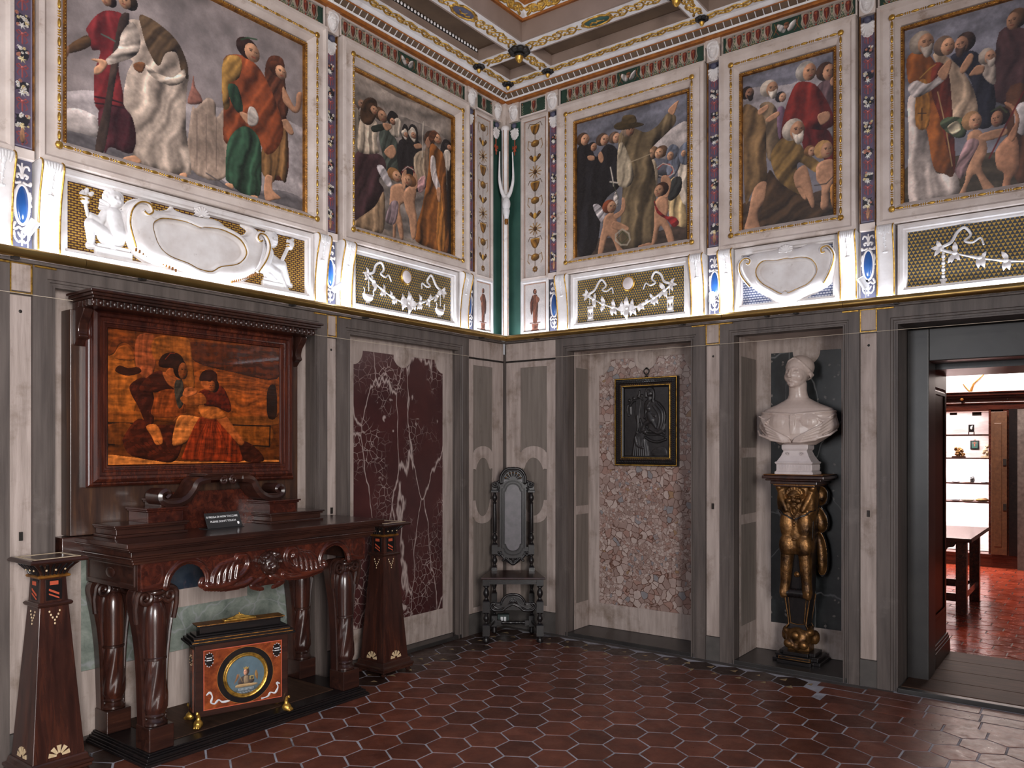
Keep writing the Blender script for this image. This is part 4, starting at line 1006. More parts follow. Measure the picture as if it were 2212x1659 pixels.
# ------------------------------------------------------------------ upper wall: frescoes, garland strips, relief panels
FR = [(.14, .14), (.145, .105)]
def fresco(label, M, u0, u1, paint):
    v0, v1 = 2.858, 4.205
    t = thing('fresco', label, 'painting', M @ T((u0 + u1) / 2, v0, 0)); cx = (u0 + u1) / 2; L = T(-cx, -v0, 0)
    def sub(mb): return MB().merge(mb, L)
    obj('stucco_frame', sub(MB().frame(u0, v0, u1, v1, [(0, UP), (0, .018), (.004, .024), (.022, .028), (.030, .018), (.036, .012), (.076, .012), (.080, .022), (.098, .022), (.104, .006), (.130, -.030), (.132, -.058)])), MT['stucco'], t)
    # gilt bead and reel
    b = MB(); a0, b0, a1, b1 = u0 + .089, v0 + .089, u1 - .089, v1 - .089
    for (x0, y0, x1, y1) in ((a0, b0, a1, b0), (a1, b0, a1, b1), (a1, b1, a0, b1), (a0, b1, a0, b0)):
        Ln = math.hypot(x1 - x0, y1 - y0); n = max(int(Ln / .085), 2); dx, dy = (x1 - x0) / n, (y1 - y0) / n; hx = abs(dx) > abs(dy)
        for k in range(n):
            c = (x0 + dx * (k + .5), y0 + dy * (k + .5)); b.ell((c[0], c[1], .023), (.026, .0085, .008) if hx else (.0085, .026, .008), 8, 6)
            for s in (-.012, 0, .012):
                b.ell((x0 + dx * k + (s if hx else 0), y0 + dy * k + (0 if hx else s), .023), (.0045, .009, .007) if hx else (.009, .0045, .007), 6, 4)
    for c in ((a0, b0), (a1, b0), (a1, b1), (a0, b1)): b.ell((c[0], c[1], .024), (.02, .02, .010), 8, 6)
    obj('gilt_bead', sub(b), MT['gilt'], t, smooth=60)
    g = MB().frame(u0 + .103, v0 + .075, u1 - .103, v1 - .135, [(.028, -.040), (.032, -.026), (.044, -.026), (.048, -.052)]) if False else MB().frame(u0 + .106, v0 + .070, u1 - .106, v1 - .118, [(.022, -.054), (.022, -.026), (.028, -.020), (.040, -.028), (.042, -.054)])
    obj('inner_gilt_frame', sub(g), MT['gilt_dark'], t)
    pts = MB(); x0, y0, x1, y1 = u0 + .136, v0 + .10, u1 - .136, v1 - .148
    n = int((x1 - x0) / .016)
    for k in range(n): pts.ell((x0 + (k + .5) * (x1 - x0) / n, y1 - .001, -.021), (.005, .0045, .004), 6, 4)
    n = int((y1 - y0) / .016)
    for k in range(n):
        for x in (x0, x1): pts.ell((x, y0 + (k + .5) * (y1 - y0) / n, -.021), (.0045, .005, .004), 6, 4)
    obj('pearl_row', sub(pts), MT['gilt'], t, smooth=60)
    return t, cx, v0
def fresco_paint(t, cx, v0, pu, pw, data, base, seed, px=3.2, gain=1.):
    c = CV(pw * 1000, 1100, px, base, seed, .16, 90).script(data)
    k = vnoise(c.ny, c.nx, 120 / px, seed + 50, 5); c.a *= (1 + .26 * (k - .5) * 2)[..., None]; g = c.a.mean(-1, keepdims=True); c.a = (g + (c.a - g) * .80) * np.array([.98, .93, .89]) * gain
    obj('painted_scene', c.mesh('painted_scene', pu - cx, 2.955 - v0, -.05), MT['paint'], t)
t, cx, v0 = fresco('large fresco of robed women with city towers, over the console table', ML, -3.638, -1.902, 1); fresco_paint(t, cx, v0, -3.50, 1.462, D_F1, (132, 126, 130), 11, 3.5, 1.08)
t, cx, v0 = fresco('fresco of crowded women with two cherubs and an orange gown, left of the corner', ML, -1.776, -.474, 1); fresco_paint(t, cx, v0, -1.635, 1.02, D_F2, (124, 116, 110), 12)
t, cx, v0 = fresco('fresco of a pilgrim in broad brown hat seen from behind, pointing upward', MR, .534, 1.774, 1); fresco_paint(t, cx, v0, .674, .962, D_F3, (112, 116, 130), 13)
t, cx, v0 = fresco('narrow fresco of a red cloak and kneeling old man in ochre, above the marble bust', MR, 1.884, 2.782, 1); fresco_paint(t, cx, v0, 2.024, .62, D_F4, (116, 118, 132), 14)
t, cx, v0 = fresco('fresco of an old man in an orange cope with hands joined, above the doorway', MR, 2.903, 4.64, 1); fresco_paint(t, cx, v0, 3.045, 1.455, D_F5, (124, 128, 144), 15, 3.5)

t, cx, v0 = fresco('fresco frame cut by the left picture edge, beyond the far-left garland strip', ML, -5.40, -3.742, 1); c = CV(1390, 1100, 9, (150, 140, 136), 16, .2, 120); obj('painted_scene', c.mesh('painted_scene', -5.264 - cx, 2.955 - v0, -.05), MT['paint'], t)
# painted flower-garland strips with a blue oval below, a mask and a shell above
def garland_canvas(h, seed):
    r = random.Random(seed); c = CV(86, h, 2.0, (92, 78, 98), seed, .14, 30); W2 = 43
    c.line([(4, 3), (4, h - 3)], 3, (150, 150, 170)); c.line([(82, 3), (82, h - 3)], 3, (150, 150, 170)); c.line([(4, 6), (82, 6)], 4, (150, 150, 170))
    y = h - 40; k = 0
    def bow(y):
        R = (150, 62, 58); Hh = (186, 104, 96)
        for s in (-1, 1):
            c.line([(43, y), (43 + s * 14, y + 14), (43 + s * 25, y + 6), (43 + s * 18, y - 3), (43, y)], 5, R); c.line([(43 + s * 6, y + 6), (43 + s * 16, y + 13)], 2.5, Hh)
            c.line([(43, y), (43 + s * 16, y - 16), (43 + s * 22, y - 30), (43 + s * 14, y - 40)], 4, R)
        c.oval(43, y, 6, 7, Hh); c.line([(43, y - 4), (43, y - 46)], 7, R); c.line([(41, y - 6), (41, y - 44)], 2, Hh)
    bow(y); y -= 62
    while y > 150:
        L = 62
        for q in range(26): c.fill([(43 + r.uniform(-34, 34), y - r.uniform(0, L)) for _ in range(3)], (36, 34, 40), soft=0, smooth=False)
        for q in range(11):
            x, yy = 43 + r.uniform(-26, 26), y - r.uniform(0, L); pal = r.choice([(206, 200, 190), (206, 200, 190), (196, 178, 130), (170, 110, 96), (210, 206, 200)]); rad = r.uniform(5, 9.5); n = r.choice([5, 5, 6]); ph = r.random() * 6
            for m in range(n):
                a = ph + 2 * PI * m / n; c.oval(x + rad * .62 * math.cos(a), yy + rad * .62 * math.sin(a), rad * .5, rad * .5, pal, form=.3)
            c.oval(x, yy, rad * .25, rad * .25, (180, 130, 50), soft=0)
        x, yy = 43, y - L + 4
        pal = r.choice([(214, 196, 150), (214, 210, 202)])
        for m in range(6):
            a = 2 * PI * m / 6 + .2; c.fill([(x + 4 * math.cos(a + 1.3), yy + 4 * math.sin(a + 1.3)), (x + 20 * math.cos(a), yy + 20 * math.sin(a)), (x + 4 * math.cos(a - 1.3), yy + 4 * math.sin(a - 1.3))], pal, soft=6)
        y -= L + 34; bow(y); y -= 62
    c.line([(43, y + 20), (43, 70)], 6, (150, 62, 58)); c.fill([(43, 95), (54, 62), (50, 24), (36, 24), (32, 62)], (176, 128, 96), amp=.3, fold=90, soft=10)
    return c.mesh('garland_panel', -.043, 0, 0)
GC = [garland_canvas(1205, 21), garland_canvas(1205, 22)]
for g in GC: g.materials.append(MT['paint'])
def shell_relief():
    R = RL(-46, -62, 46, 46, 2.); 
    for k in range(9):
        a = math.radians(-90 + (k - 4) * 22); R.cap(0, 36, 4, 44 * math.cos(a) * .95, 30 + 70 * math.sin(a) * (1 - .03 * abs(k - 4)), 9.5, .9, 4)
    R.cap(0, 40, 10, k=.9, base=4); return R.mesh('shell', 1)
SHELL = shell_relief(); SHELL.materials.append(MT['stucco_white'])
def mask_relief():
    R = RL(-50, -90, 50, 92, 2.)
    f = R.pillow([(-33, 40), (-36, 5), (-28, -38), (-10, -62), (10, -62), (28, -38), (36, 5), (33, 40), (0, 58)], 30, 40)
    R.cap(0, 12, 6, 0, -14, 9, .8, 25); R.cap(-15, 20, 5, -22, 18, 4, .8, 25); R.cap(15, 20, 5, 22, 18, 4, .8, 25)
    R.cap(-14, 8, 7, k=.7, base=22); R.cap(14, 8, 7, k=.7, base=22); R.cap(-10, -32, 4, 10, -32, 4, .8, 26); R.cap(-6, -40, 4, 6, -40, 4, .8, 24); R.cap(0, -56, 9, k=.7, base=14)
    R.path([(-40, 22), (-34, 52), (0, 70), (34, 52), (40, 22)], 9, .9, 12); R.path([(-30, 46), (0, 58), (30, 46)], 6, .9, 20)
    [R.dent(e, 10, 8, 5, 9) for e in (-14, 14)]; R.dent(0, -36, 9, 2, 6)
    R.path([(-42, 40), (-44, 0), (-34, -48), (0, -76), (34, -48), (44, 0), (42, 40)], 6, .8, 0)
    for s in (-1, 1): R.cap(s * 43, 24, 9, s * 44, 6, 6, .9, 4); R.cap(s * 26, 64, 8, k=.9, base=6)
    R.cap(0, 76, 12, k=.9, base=4); return R.mesh('mask', 1)
MASK = mask_relief(); MASK.materials.append(MT['stucco_white'])
BUD = MB().ell((0, 0, 0), (.024, .022, .018)).mesh('bud', 60); BUD.materials.append(MT['slate_blue'])
ovc = MB(); ovc.ell((0, 0, 0), (.027, .088, .008), 20, 8); OV = ovc.mesh('blue_oval', 60); OV.materials.append(MT['blue_enamel'])
def oval_surround():
    R = RL(-44, -220, 44, 200, 2.)
    R.path([(31 * math.cos(a), 92 * math.sin(a)) for a in np.linspace(0, 2 * PI, 17)[:-1]], 6.5, .8, closed=True)
    for s in (-1, 1):
        R.path([(s * 8, 104), (s * 26, 98), (s * 38, 108), (s * 36, 96)], 5, .8); R.path([(s * 34, 60), (s * 38, 40), (s * 34, 16), (s * 38, 0)], 4.5, .8); R.path([(s * 30, -90), (s * 38, -110), (s * 28, -118), (s * 14, -108), (s * 4, -114)], 5, .8)
        R.path([(s * 3, 130), (s * 12, 142), (s * 24, 136), (s * 20, 126)], 4.5, .8); R.path([(s * 2, 150), (s * 10, 176), (s * 26, 182), (s * 32, 168)], 4, .8)
        R.path([(s * 34, -130), (s * 30, -160), (s * 14, -178), (s * 6, -170)], 3.5, .7); R.cap(s * 16, -135, 4, s * 8, -150, 3)
    R.cap(0, 128, 8, 0, 150, 5); R.cap(0, 150, 5, 0, 192, 3); R.cap(0, -128, 5, 0, -190, 3)
    return R.mesh('scroll_surround', 0)
OS = oval_surround(); OS.materials.append(MT['stucco_white'])
BLK = MB().box(-.048, 4.195, UP, .048, 4.352, -.002).box(-.055, 4.30, UP, .055, 4.345, .004).mesh('mask_block'); BLK.materials.append(MT['stucco'])
def bay(label, M, c, k, green=False, hw=.046):
    t = thing('garland_strip', label, 'wall decoration', M @ T(c, 0, 0), 'painted garland strips')
    e = MB().box(-hw, 2.86, UP, -hw + .004, 4.20, -.01).box(hw - .004, 2.86, UP, hw, 4.20, -.01); obj('gilt_edge', e, MT['gilt_dark'], t)
    obj('backing', MB().box(-hw + .003, 2.42, UP, hw - .003, 4.21, -.030), MT['slate_blue'], t)
    link('garland_panel', GC[k % 2], None, t, T(0, 2.903, -.026))
    obj('sill', MB().box(-hw, 2.845, UP, hw, 2.895, -.006), MT['stucco'], t, bevel=.004)
    link('mask_block', BLK, None, t); link('mask', MASK, None, t, T(0, 4.272, -.004) @ S3(.9, .9, 1)); link('bud', BUD, None, t, T(0, 4.165, -.012)); link('shell', SHELL, None, t, T(0, 4.115, -.026))
    o = link('scroll_surround', OS, None, t, T(0, 2.635, -.030)); link('blue_oval', OV, None, t, T(0, 2.635, -.028))
    return t
bay('flower-garland strip with blue oval at the far left, spotlight in front of it', ML, -3.692, 0)
bay('flower-garland strip between the two frescoes of women', ML, -1.842, 1)
bay('slim flower-garland strip left of the green corner beside the gold trophy panel', ML, -.425, 0)
bay('flower-garland strip right of the green corner beside the pilgrim fresco', MR, .480, 1)
bay('flower-garland strip between pilgrim fresco and the narrow red-cloak fresco', MR, 1.834, 0)
bay('flower-garland strip left of the fresco above the doorway', MR, 2.845, 1)

# white scroll brackets with gilt edges either side of each strip
def bracket_proto():
    t = thing('scroll_bracket', 'x', 'bracket')
    prof = [(2.425, .004), (2.43, .012), (2.50, .010), (2.60, .016), (2.70, .030), (2.78, .050), (2.82, .060), (2.845, .054), (2.856, .036)]
    pr = [(p[1], p[0]) for p in prof]; P = crom([(z, v) for v, z in prof], 3, False)
    m = MB(); ring_ = lambda s: [(s, v, z) for z, v in P] 
    hw = .046; L = [(-hw, v, z) for z, v in P]; Rr = [(hw, v, z) for z, v in P]; n = len(P); back = [(-hw, 2.856, UP), (-hw, 2.425, UP)]; backr = [(hw, 2.856, UP), (hw, 2.425, UP)]
    m.loft([L + back, Rr + backr], True, True); obj('bracket_body', m, MT['stucco_white'], t)
    e = MB()
    for s in (-1, 1): e.tube([(s * (hw + .002), v, z + .002) for z, v in P], .0045, 6)
    obj('gilt_edge', e, MT['gilt'], t, smooth=60)
    R = RL(-44, 2540, 44, 2850, 2.)
    for k, x in enumerate((-34, -20, -7, 7, 20, 34)): R.cap(x, 2838, 8, x * .8, 2806 - 6 * (k % 2), 5, .9)
    R.cap(0, 2810, 7, 0, 2700, 3); [R.cap((-1) ** k * 4, 2795 - k * 18, 6 - k * .5, k=.9) for k in range(6)]; R.cap(-10, 2690, 5, 10, 2690, 5); R.cap(0, 2690, 8)
    me = R.mesh('leaf_drop', 0); n_ = len(me.vertices); co = np.empty(n_ * 3); me.vertices.foreach_get('co', co); co = co.reshape(-1, 3)
    co[:, 2] += np.interp(co[:, 1], [p[1] for p in P], [p[0] for p in P]); me.vertices.foreach_set('co', co.ravel()); me.update()
    obj('leaf_drop', me, MT['grisaille'], t); return t
BP = bracket_proto(); first = True
for M, lst in ((MR, ((.588, 'right of the corner garland strip'), (1.726, 'right of the hourglass festoon panel'), (1.938, 'left of the round white cartouche'), (2.737, 'right of the round white cartouche'), (2.955, 'left of the chequered festoon panel over the doorway'))),
               (ML, ((-.532, 'right of the festoon panel with scales near the corner'), (-1.742, 'left of the festoon panel with scales near the corner'), (-1.952, 'right of the long putti panel'), (-3.590, 'left of the long putti panel'), (-3.800, 'cut by the left picture edge')))):
    for c, w in lst:
        lb = 'white scroll bracket with gilt edges, ' + w
        if first: BP.matrix_local = M @ T(c, 0, 0); BP['label'] = lb; BP['group'] = 'scroll brackets under the frescoes'; first = False
        else: dup(BP, M @ T(c, 0, 0), lb)

# relief panels under the frescoes
def relief_panel(label, M, u0, u1, netmat_, wid=.36):
    t = thing('relief_panel', label, 'wall relief', M)
    obj('panel_frame', MB().frame(u0, 2.418, u1, 2.852, [(0, UP), (0, .0), (.012, .006), (.030, .006), (.036, -.004), (.046, -.004), (.050, -.030)]), MT['stucco_white'], t)
    obj('net_field', MB().box(u0 + .045, 2.455, UP, u1 - .045, 2.81, -.032), MT[netmat_], t)
    return t
NB = -.030
p = relief_panel('long stucco relief panel with two seated putti and a wide oval cartouche above the intarsia', ML, -3.545, -2.0, 'net_dash')
def capset(lst, extra=(), px=2.5, b=NB): 
    us = [q for s in lst for q in s[0::3]]; vs = [q for s in lst for q in s[1::3]]
    R = RL(min(us) - 70, min(vs) - 60, max(us) + 70, max(vs) + 60, px)
    for s in lst: R.cap(*s, k=.85)
    return R
def putto(caps, head, hd, wing, torch, name):
    R = capset(caps); hx, hy, hr = head
    R.cap(hx + hd * 12, hy - 8, 7, hx + hd * 14, hy - 16, 8, .8, hr * .62); R.cap(hx + hd * 4, hy - 26, 5, hx + hd * 20, hy - 26, 5, .7, hr * .55)
    rr = random.Random(3)
    for k in range(26):
        a = rr.uniform(.1, PI - .1) + (.5 if hd > 0 else -.5) * .8; q = hr * rr.uniform(.55, 1.02); R.cap(hx + q * math.cos(a), hy + q * math.sin(a), rr.uniform(7, 12), k=1., base=hr * .40 * (1.2 - q / hr * .6))
    [R.dent(hx + hd * 10 + e, hy + 3, 7, 5, 13) for e in (-13, 13)]; R.dent(hx + hd * 11, hy - 20, 9, 3, 8); R.dent(hx + hd * 10 - 28, hy - 26, 10, 14, 8)
    o = obj(name, R.mesh(name, 1, NB), MT['grisaille'], p)
    w = capset(wing); 
    for k in range(4): w.cap(wing[0][0], wing[0][1] - k * 8, 12, wing[0][3] - k * 3, wing[0][4] - k * 14, 6)
    obj('wing', w.mesh('wing', 0, NB), MT['grisaille'], p)
    obj('torch', capset(torch).mesh('torch', 0, NB), MT['grisaille'], p)
    c = torch[1]; g = RL(c[0] - 40, c[1] - 40, c[0] + 40, c[1] + 40, 2.); g.cap(c[0] - 24, c[1] + 8, 6, c[0] + 24, c[1] + 8, 6, .8, 14); g.cap(c[0] - 20, c[1] - 8, 5, c[0] + 20, c[1] - 8, 5, .8, 14)
    obj('gilt_band', g.mesh('gilt_band', 0, NB), MT['gilt'], p)
putto([(-3260, 2764, 46), (-3265, 2684, 42, -3251, 2598, 49), (-3302, 2684, 21, -3328, 2636, 19), (-3328, 2636, 18, -3375, 2653, 14), (-3279, 2568, 36, -3375, 2617, 25), (-3380, 2611, 23, -3375, 2525, 14), (-3386, 2504, 12, -3362, 2507, 12), (-3246, 2566, 38, -3312, 2566, 29), (-3312, 2561, 26, -3235, 2474, 16), (-3241, 2465, 13, -3215, 2454, 11), (-3217, 2695, 21, -3188, 2625, 19)],
      (-3260, 2764, 46), 1, [(-3291, 2733, 17, -3325, 2745, 8), (-3288, 2748, 13, -3312, 2775, 7)], [(-3391, 2654, 8, -3405, 2728, 9), (-3405, 2735, 23, -3405, 2728, 22), (-3420, 2754, 11, -3411, 2768, 8), (-3398, 2771, 11, -3393, 2783, 8), (-3377, 2763, 10, -3368, 2771, 7)], 'putto_figure')
putto([(-2302, 2758, 44), (-2335, 2673, 44, -2361, 2596, 49), (-2312, 2655, 22, -2248, 2628, 18), (-2335, 2590, 42, -2261, 2556, 32), (-2261, 2556, 29, -2186, 2464, 14), (-2193, 2457, 13, -2158, 2449, 12), (-2322, 2609, 35, -2221, 2616, 28), (-2218, 2611, 26, -2179, 2516, 15), (-2179, 2510, 13, -2158, 2502, 11), (-2381, 2648, 22, -2406, 2697, 17), (-2322, 2540, 30, -2270, 2500, 18)],
      (-2302, 2758, 44), 1, [(-2365, 2706, 19, -2393, 2744, 10)], [(-2223, 2644, 10, -2176, 2738, 11), (-2165, 2748, 26, -2158, 2761, 26), (-2151, 2777, 13, -2140, 2791, 8), (-2179, 2766, 11, -2179, 2777, 8)], 'putto_figure')
obj('putto_step', MB().box(-3.36, 2.455, UP, -3.17, 2.505, -.012).box(-3.345, 2.505, UP, -3.18, 2.525, -.016), MT['grisaille'], p, bevel=.004); obj('putto_step', MB().box(-2.37, 2.455, UP, -2.22, 2.50, -.012).box(-2.36, 2.50, UP, -2.24, 2.52, -.016), MT['grisaille'], p, bevel=.004)
C1O = [(-3208, 2735), (-3169, 2777), (-3110, 2797), (-3069, 2792), (-3074, 2762), (-3039, 2754), (-2971, 2770), (-2947, 2802), (-2932, 2781), (-2847, 2776), (-2746, 2784), (-2665, 2781), (-2639, 2758), (-2557, 2729), (-2495, 2736), (-2467, 2777), (-2514, 2799), (-2451, 2803), (-2413, 2775), (-2371, 2749), (-2371, 2682), (-2404, 2588), (-2442, 2527), (-2520, 2468), (-2629, 2440), (-2723, 2432), (-2836, 2436), (-2945, 2461), (-3049, 2460), (-3130, 2492), (-3179, 2540), (-3203, 2613), (-3214, 2677)]
C1I = [(-3080, 2659), (-3059, 2697), (-3008, 2719), (-2902, 2728), (-2836, 2720), (-2803, 2715), (-2780, 2723), (-2677, 2732), (-2569, 2707), (-2520, 2664), (-2514, 2611), (-2569, 2553), (-2677, 2518), (-2735, 2481), (-2814, 2481), (-2880, 2501), (-2987, 2521), (-3049, 2568)]
C2O = [(2032, 2713), (2046, 2771), (2093, 2791), (2140, 2810), (2240, 2809), (2292, 2817), (2318, 2821), (2375, 2812), (2420, 2798), (2482, 2818), (2556, 2813), (2586, 2780), (2640, 2756), (2667, 2696), (2658, 2611), (2617, 2554), (2544, 2512), (2470, 2483), (2407, 2445), (2343, 2433), (2279, 2459), (2227, 2504), (2147, 2559), (2086, 2619)]
C2I = [(2150, 2651), (2154, 2703), (2200, 2743), (2292, 2736), (2343, 2740), (2363, 2739), (2382, 2734), (2445, 2734), (2507, 2713), (2544, 2663), (2544, 2613), (2495, 2556), (2420, 2527), (2363, 2508), (2343, 2523), (2318, 2507), (2253, 2547), (2187, 2594)]
def cartouche(t, O, I, scrolls, shell, px=3.):
    xs = [q[0] for q in O]; ys = [q[1] for q in O]; R = RL(min(xs) - 20, min(ys) - 20, max(xs) + 20, max(ys) + 20, px)
    R.pillow(O, 58, 60, base=4); m = inside(crom(I, 4), R.X, R.Y); b = blur(m.astype(float), 5)
    R.h = np.where(m, 46 - 26 * np.clip((b - .5) * 2.4, 0, 1) + 12 * np.clip((b - .8) * 5, 0, 1), R.h)
    obj('cartouche_body', R.mesh('cartouche_body', 1, NB), MT['stucco_white'], t)
    r = MB(); P = crom(I, 4); r.tube([(x / 1000, y / 1000, NB + .052) for x, y in P], .0042, 6, closed=True); obj('gilt_rim', r, MT['gilt'], t, smooth=60)
    rim = MB(); P = crom(I, 4); cx = sum(q[0] for q in I) / len(I); cy = sum(q[1] for q in I) / len(I)
    rim.tube([((cx + (x - cx) * 1.07) / 1000, (cy + (y - cy) * 1.09) / 1000, NB + .05) for x, y in P], .012, 8, closed=True); obj('raised_rim', rim, MT['stucco_white'], t, smooth=60)
    for sc in scrolls:
        s = MB(); s.tube([(x / 1000, y / 1000, NB + .055 + .012 * min(1, k / 8)) for k, (x, y) in enumerate(crom(sc, 5, False))], .011, 8); obj('volute', s, MT['stucco_white'], t, smooth=60)
        g = MB(); g.tube([(x / 1000 + .003, y / 1000 - .003, NB + .066 + .012 * min(1, k / 8)) for k, (x, y) in enumerate(crom(sc, 5, False))], .0045, 6); obj('gilt_line', g, MT['gilt'], t, smooth=60)
    link('shell', SHELL, None, t, T(shell[0], shell[1], NB + .05) @ RZ(PI) @ S3(1.0, .62, 1.4))
cartouche(p, C1O, C1I, [[(-3180, 2530), (-3214, 2640), (-3206, 2715), (-3165, 2765), (-3115, 2770), (-3095, 2735), (-3120, 2712), (-3142, 2725)], [(-2440, 2530), (-2385, 2620), (-2368, 2700), (-2395, 2752), (-2435, 2758), (-2452, 2730), (-2435, 2712), (-2420, 2722)]], (-2.80, 2.80))
dn = MB()
for k in range(13):
    f = k / 12; dn.cbox(-3.165 + .22 * f, 2.520 - .068 * f, NB + .035, .006, .016, NB + .046); dn.cbox(-2.60 + .17 * f, 2.447 + .075 * f, NB + .035, .006, .016, NB + .046)
obj('gilt_notch', dn, MT['gilt_dark'], p)
p2 = relief_panel('round white stucco cartouche with gilt volutes over the bust niche, blue net behind', MR, 1.99, 2.685, 'net_blue')
cartouche(p2, C2O, C2I, [[(2110, 2580), (2052, 2660), (2040, 2735), (2075, 2772), (2112, 2758), (2105, 2732), (2088, 2738)], [(2590, 2545), (2640, 2640), (2655, 2715), (2620, 2775), (2580, 2770), (2580, 2742), (2600, 2742)]], (2.349, 2.80))

# festoon panels: ribbons, rosettes, leafy swag, medallion, pendants
LEAF = MB(); LEAF.loft([[(0, -.004, .002), (0, .004, .002)], [(.012, -.011, .010), (.012, .011, .010)], [(.028, -.010, .016), (.028, .010, .016)], [(.046, -.001, .009), (.046, .001, .009)]], False, False, False)
def leaf(b, x, y, a, s, z=0.): b.merge(LEAF, T(x, y, z) @ RZ(a) @ S3(s, s, s))
def festoon(label, M, u0, u1, net, pend, seed):
    t = relief_panel(label, M, u0, u1, net); r = random.Random(seed); c = (u0 + u1) / 2; w = (u1 - u0) * .5 * .68; vt, vs = 2.665, 2.535
    cat = lambda f: (c + w * f, vs + (vt - vs) * (abs(f) ** 1.8))
    sw = MB(); sw.tube([(*cat(f), NB + .012) for f in np.linspace(-1, 1, 25)], [.007 + .003 * math.sin(k * 1.9) for k in range(25)], 8); obj('swag_cord', sw, MT['grisaille'], t, smooth=60)
    n = 8
    for k in range(n):
        f = -1 + 2 * (k + .5) / n; x, y = cat(f); b = MB()
        for q in range(5): leaf(b, x + r.uniform(-.012, .012), y + r.uniform(-.008, .008), -PI / 2 + r.uniform(-.7, .7) + (0 if q < 4 else PI), r.uniform(.9, 1.45), NB + .006)
        b.ell((x, y, NB + .016), (.016, .014, .014), 8, 6); obj('leaf_cluster', b, MT['stucco_white'], t, smooth=50)
    b = MB(); x, y = cat(0)
    for q in range(4): leaf(b, x, y, PI / 2 * q + .0, 1.9, NB + .016); leaf(b, x, y, PI / 2 * q + .8, 1.1, NB + .014)
    b.ell((x, y, NB + .034), (.012, .012, .008), 8, 6); obj('centre_flower', b, MT['stucco_white'], t, smooth=50)
    for s in (-1, 1):
        x, y = c + s * w * 1.02, vt + .01
        b = MB(); [leaf(b, x, y, q * 1.05 + (0 if s > 0 else PI) - 1.2, 1.15, NB + .008) for q in range(3)]; b.lathe([(.016, 0), (.018, .012), (.008, .02)], 12, (x, y, NB)); obj('rosette', b, MT['stucco_white'], t, smooth=50)
        P = crom([(x - s * .01, y + .01), (x - s * .055, y + .03), (x - s * .085, y + .085), (x - s * .125, y + .105), (x - s * .155, y + .06), (x - s * .125, y + .028), (x - s * .165, y + .012), (x - s * .205, y + .035), (x - s * .222, y - .01)], 5, False)
        rb = MB(); rings = [(px_, py_) for px_, py_ in P]; rb.tube([(a_, b_, NB + .010 + .006 * math.sin(k * .5)) for k, (a_, b_) in enumerate(rings)], [.010 - .005 * k / len(rings) for k in range(len(rings))], 6); obj('ribbon', rb, MT['grisaille'], t, smooth=50)
        xx = x - s * .012; pb = MB()
        if pend == 'scales':
            pb.tube([(xx, y - .01, NB + .01), (xx, 2.565, NB + .01)], .003, 6); pb.tube([(xx - .045, 2.545, NB + .012), (xx - .04, 2.57, NB + .012), (xx - .048, 2.585, NB + .012)], .004, 6); pb.tube([(xx + .045, 2.545, NB + .012), (xx + .04, 2.57, NB + .012), (xx + .048, 2.585, NB + .012)], .004, 6)
            R = RL(-60, -70, 60, 30, 2.5); R.pillow([(-42, 0), (42, 0), (34, -32), (0, -44), (-34, -32)], 26, 30); R.cap(-44, 2, 5, 44, 2, 5, .9, 8); R.cap(-14, -50, 5, 14, -50, 5, .9); nm, yy = 'scale_pan', 2.54
        elif pend == 'hourglass':
            pb.tube([(xx, y - .01, NB + .01), (xx, 2.60, NB + .01)], .003, 6); R = RL(-40, -110, 40, 20, 2.5); R.cap(-22, 6, 6, 22, 6, 6); R.cap(-22, -96, 6, 22, -96, 6); R.cap(0, -20, 20, 0, -44, 6); R.cap(0, -52, 6, 0, -76, 20); R.cap(-22, 0, 3, -22, -92, 3); R.cap(22, 0, 3, 22, -92, 3); nm, yy = 'hourglass', 2.58
        else:
            R = RL(-30, -190, 30, 20, 2.5); [R.cap(0, -k * 20, 10 if k % 2 else 6, k=.9) for k in range(9)]; R.cap(-14, -160, 6, 14, -160, 6); R.cap(0, -175, 12); nm, yy = 'tassel', 2.65; pb.tube([(xx, y, NB + .01), (xx, 2.6, NB + .01)], .003, 6)
        obj(nm, R.mesh(nm, 0, NB), MT['stucco_white'], t, T(xx, yy, 0)); obj('pendant_cord', pb, MT['grisaille'], t)
    md = MB().lathe([(.055, .0), (.058, .012), (.050, .018), (.047, .014)], 24, (0, 0, 0), cap=False); obj('gilt_ring', md, MT['gilt'], t, T(c, 2.725, NB) @ S3(.95, 1, 1), smooth=50)
    obj('medallion', MB().ell((0, 0, .010), (.047, .049, .022), 18, 10), MT['white_marble_b'], t, T(c, 2.725, NB), smooth=70)
festoon('gold chequered relief panel with leafy festoon and small scales, left of the corner', ML, -1.69, -.60, 'net_tri', 'scales', 1)
festoon('gold chequered relief panel with leafy festoon and two hourglasses, below the pilgrim fresco', MR, .652, 1.66, 'net_tri', 'hourglass', 2)
festoon('dark gold chequered relief panel with grey festoon and tassels, above the doorway', MR, 3.02, 4.53, 'net_tri_b', 'tassel', 3)

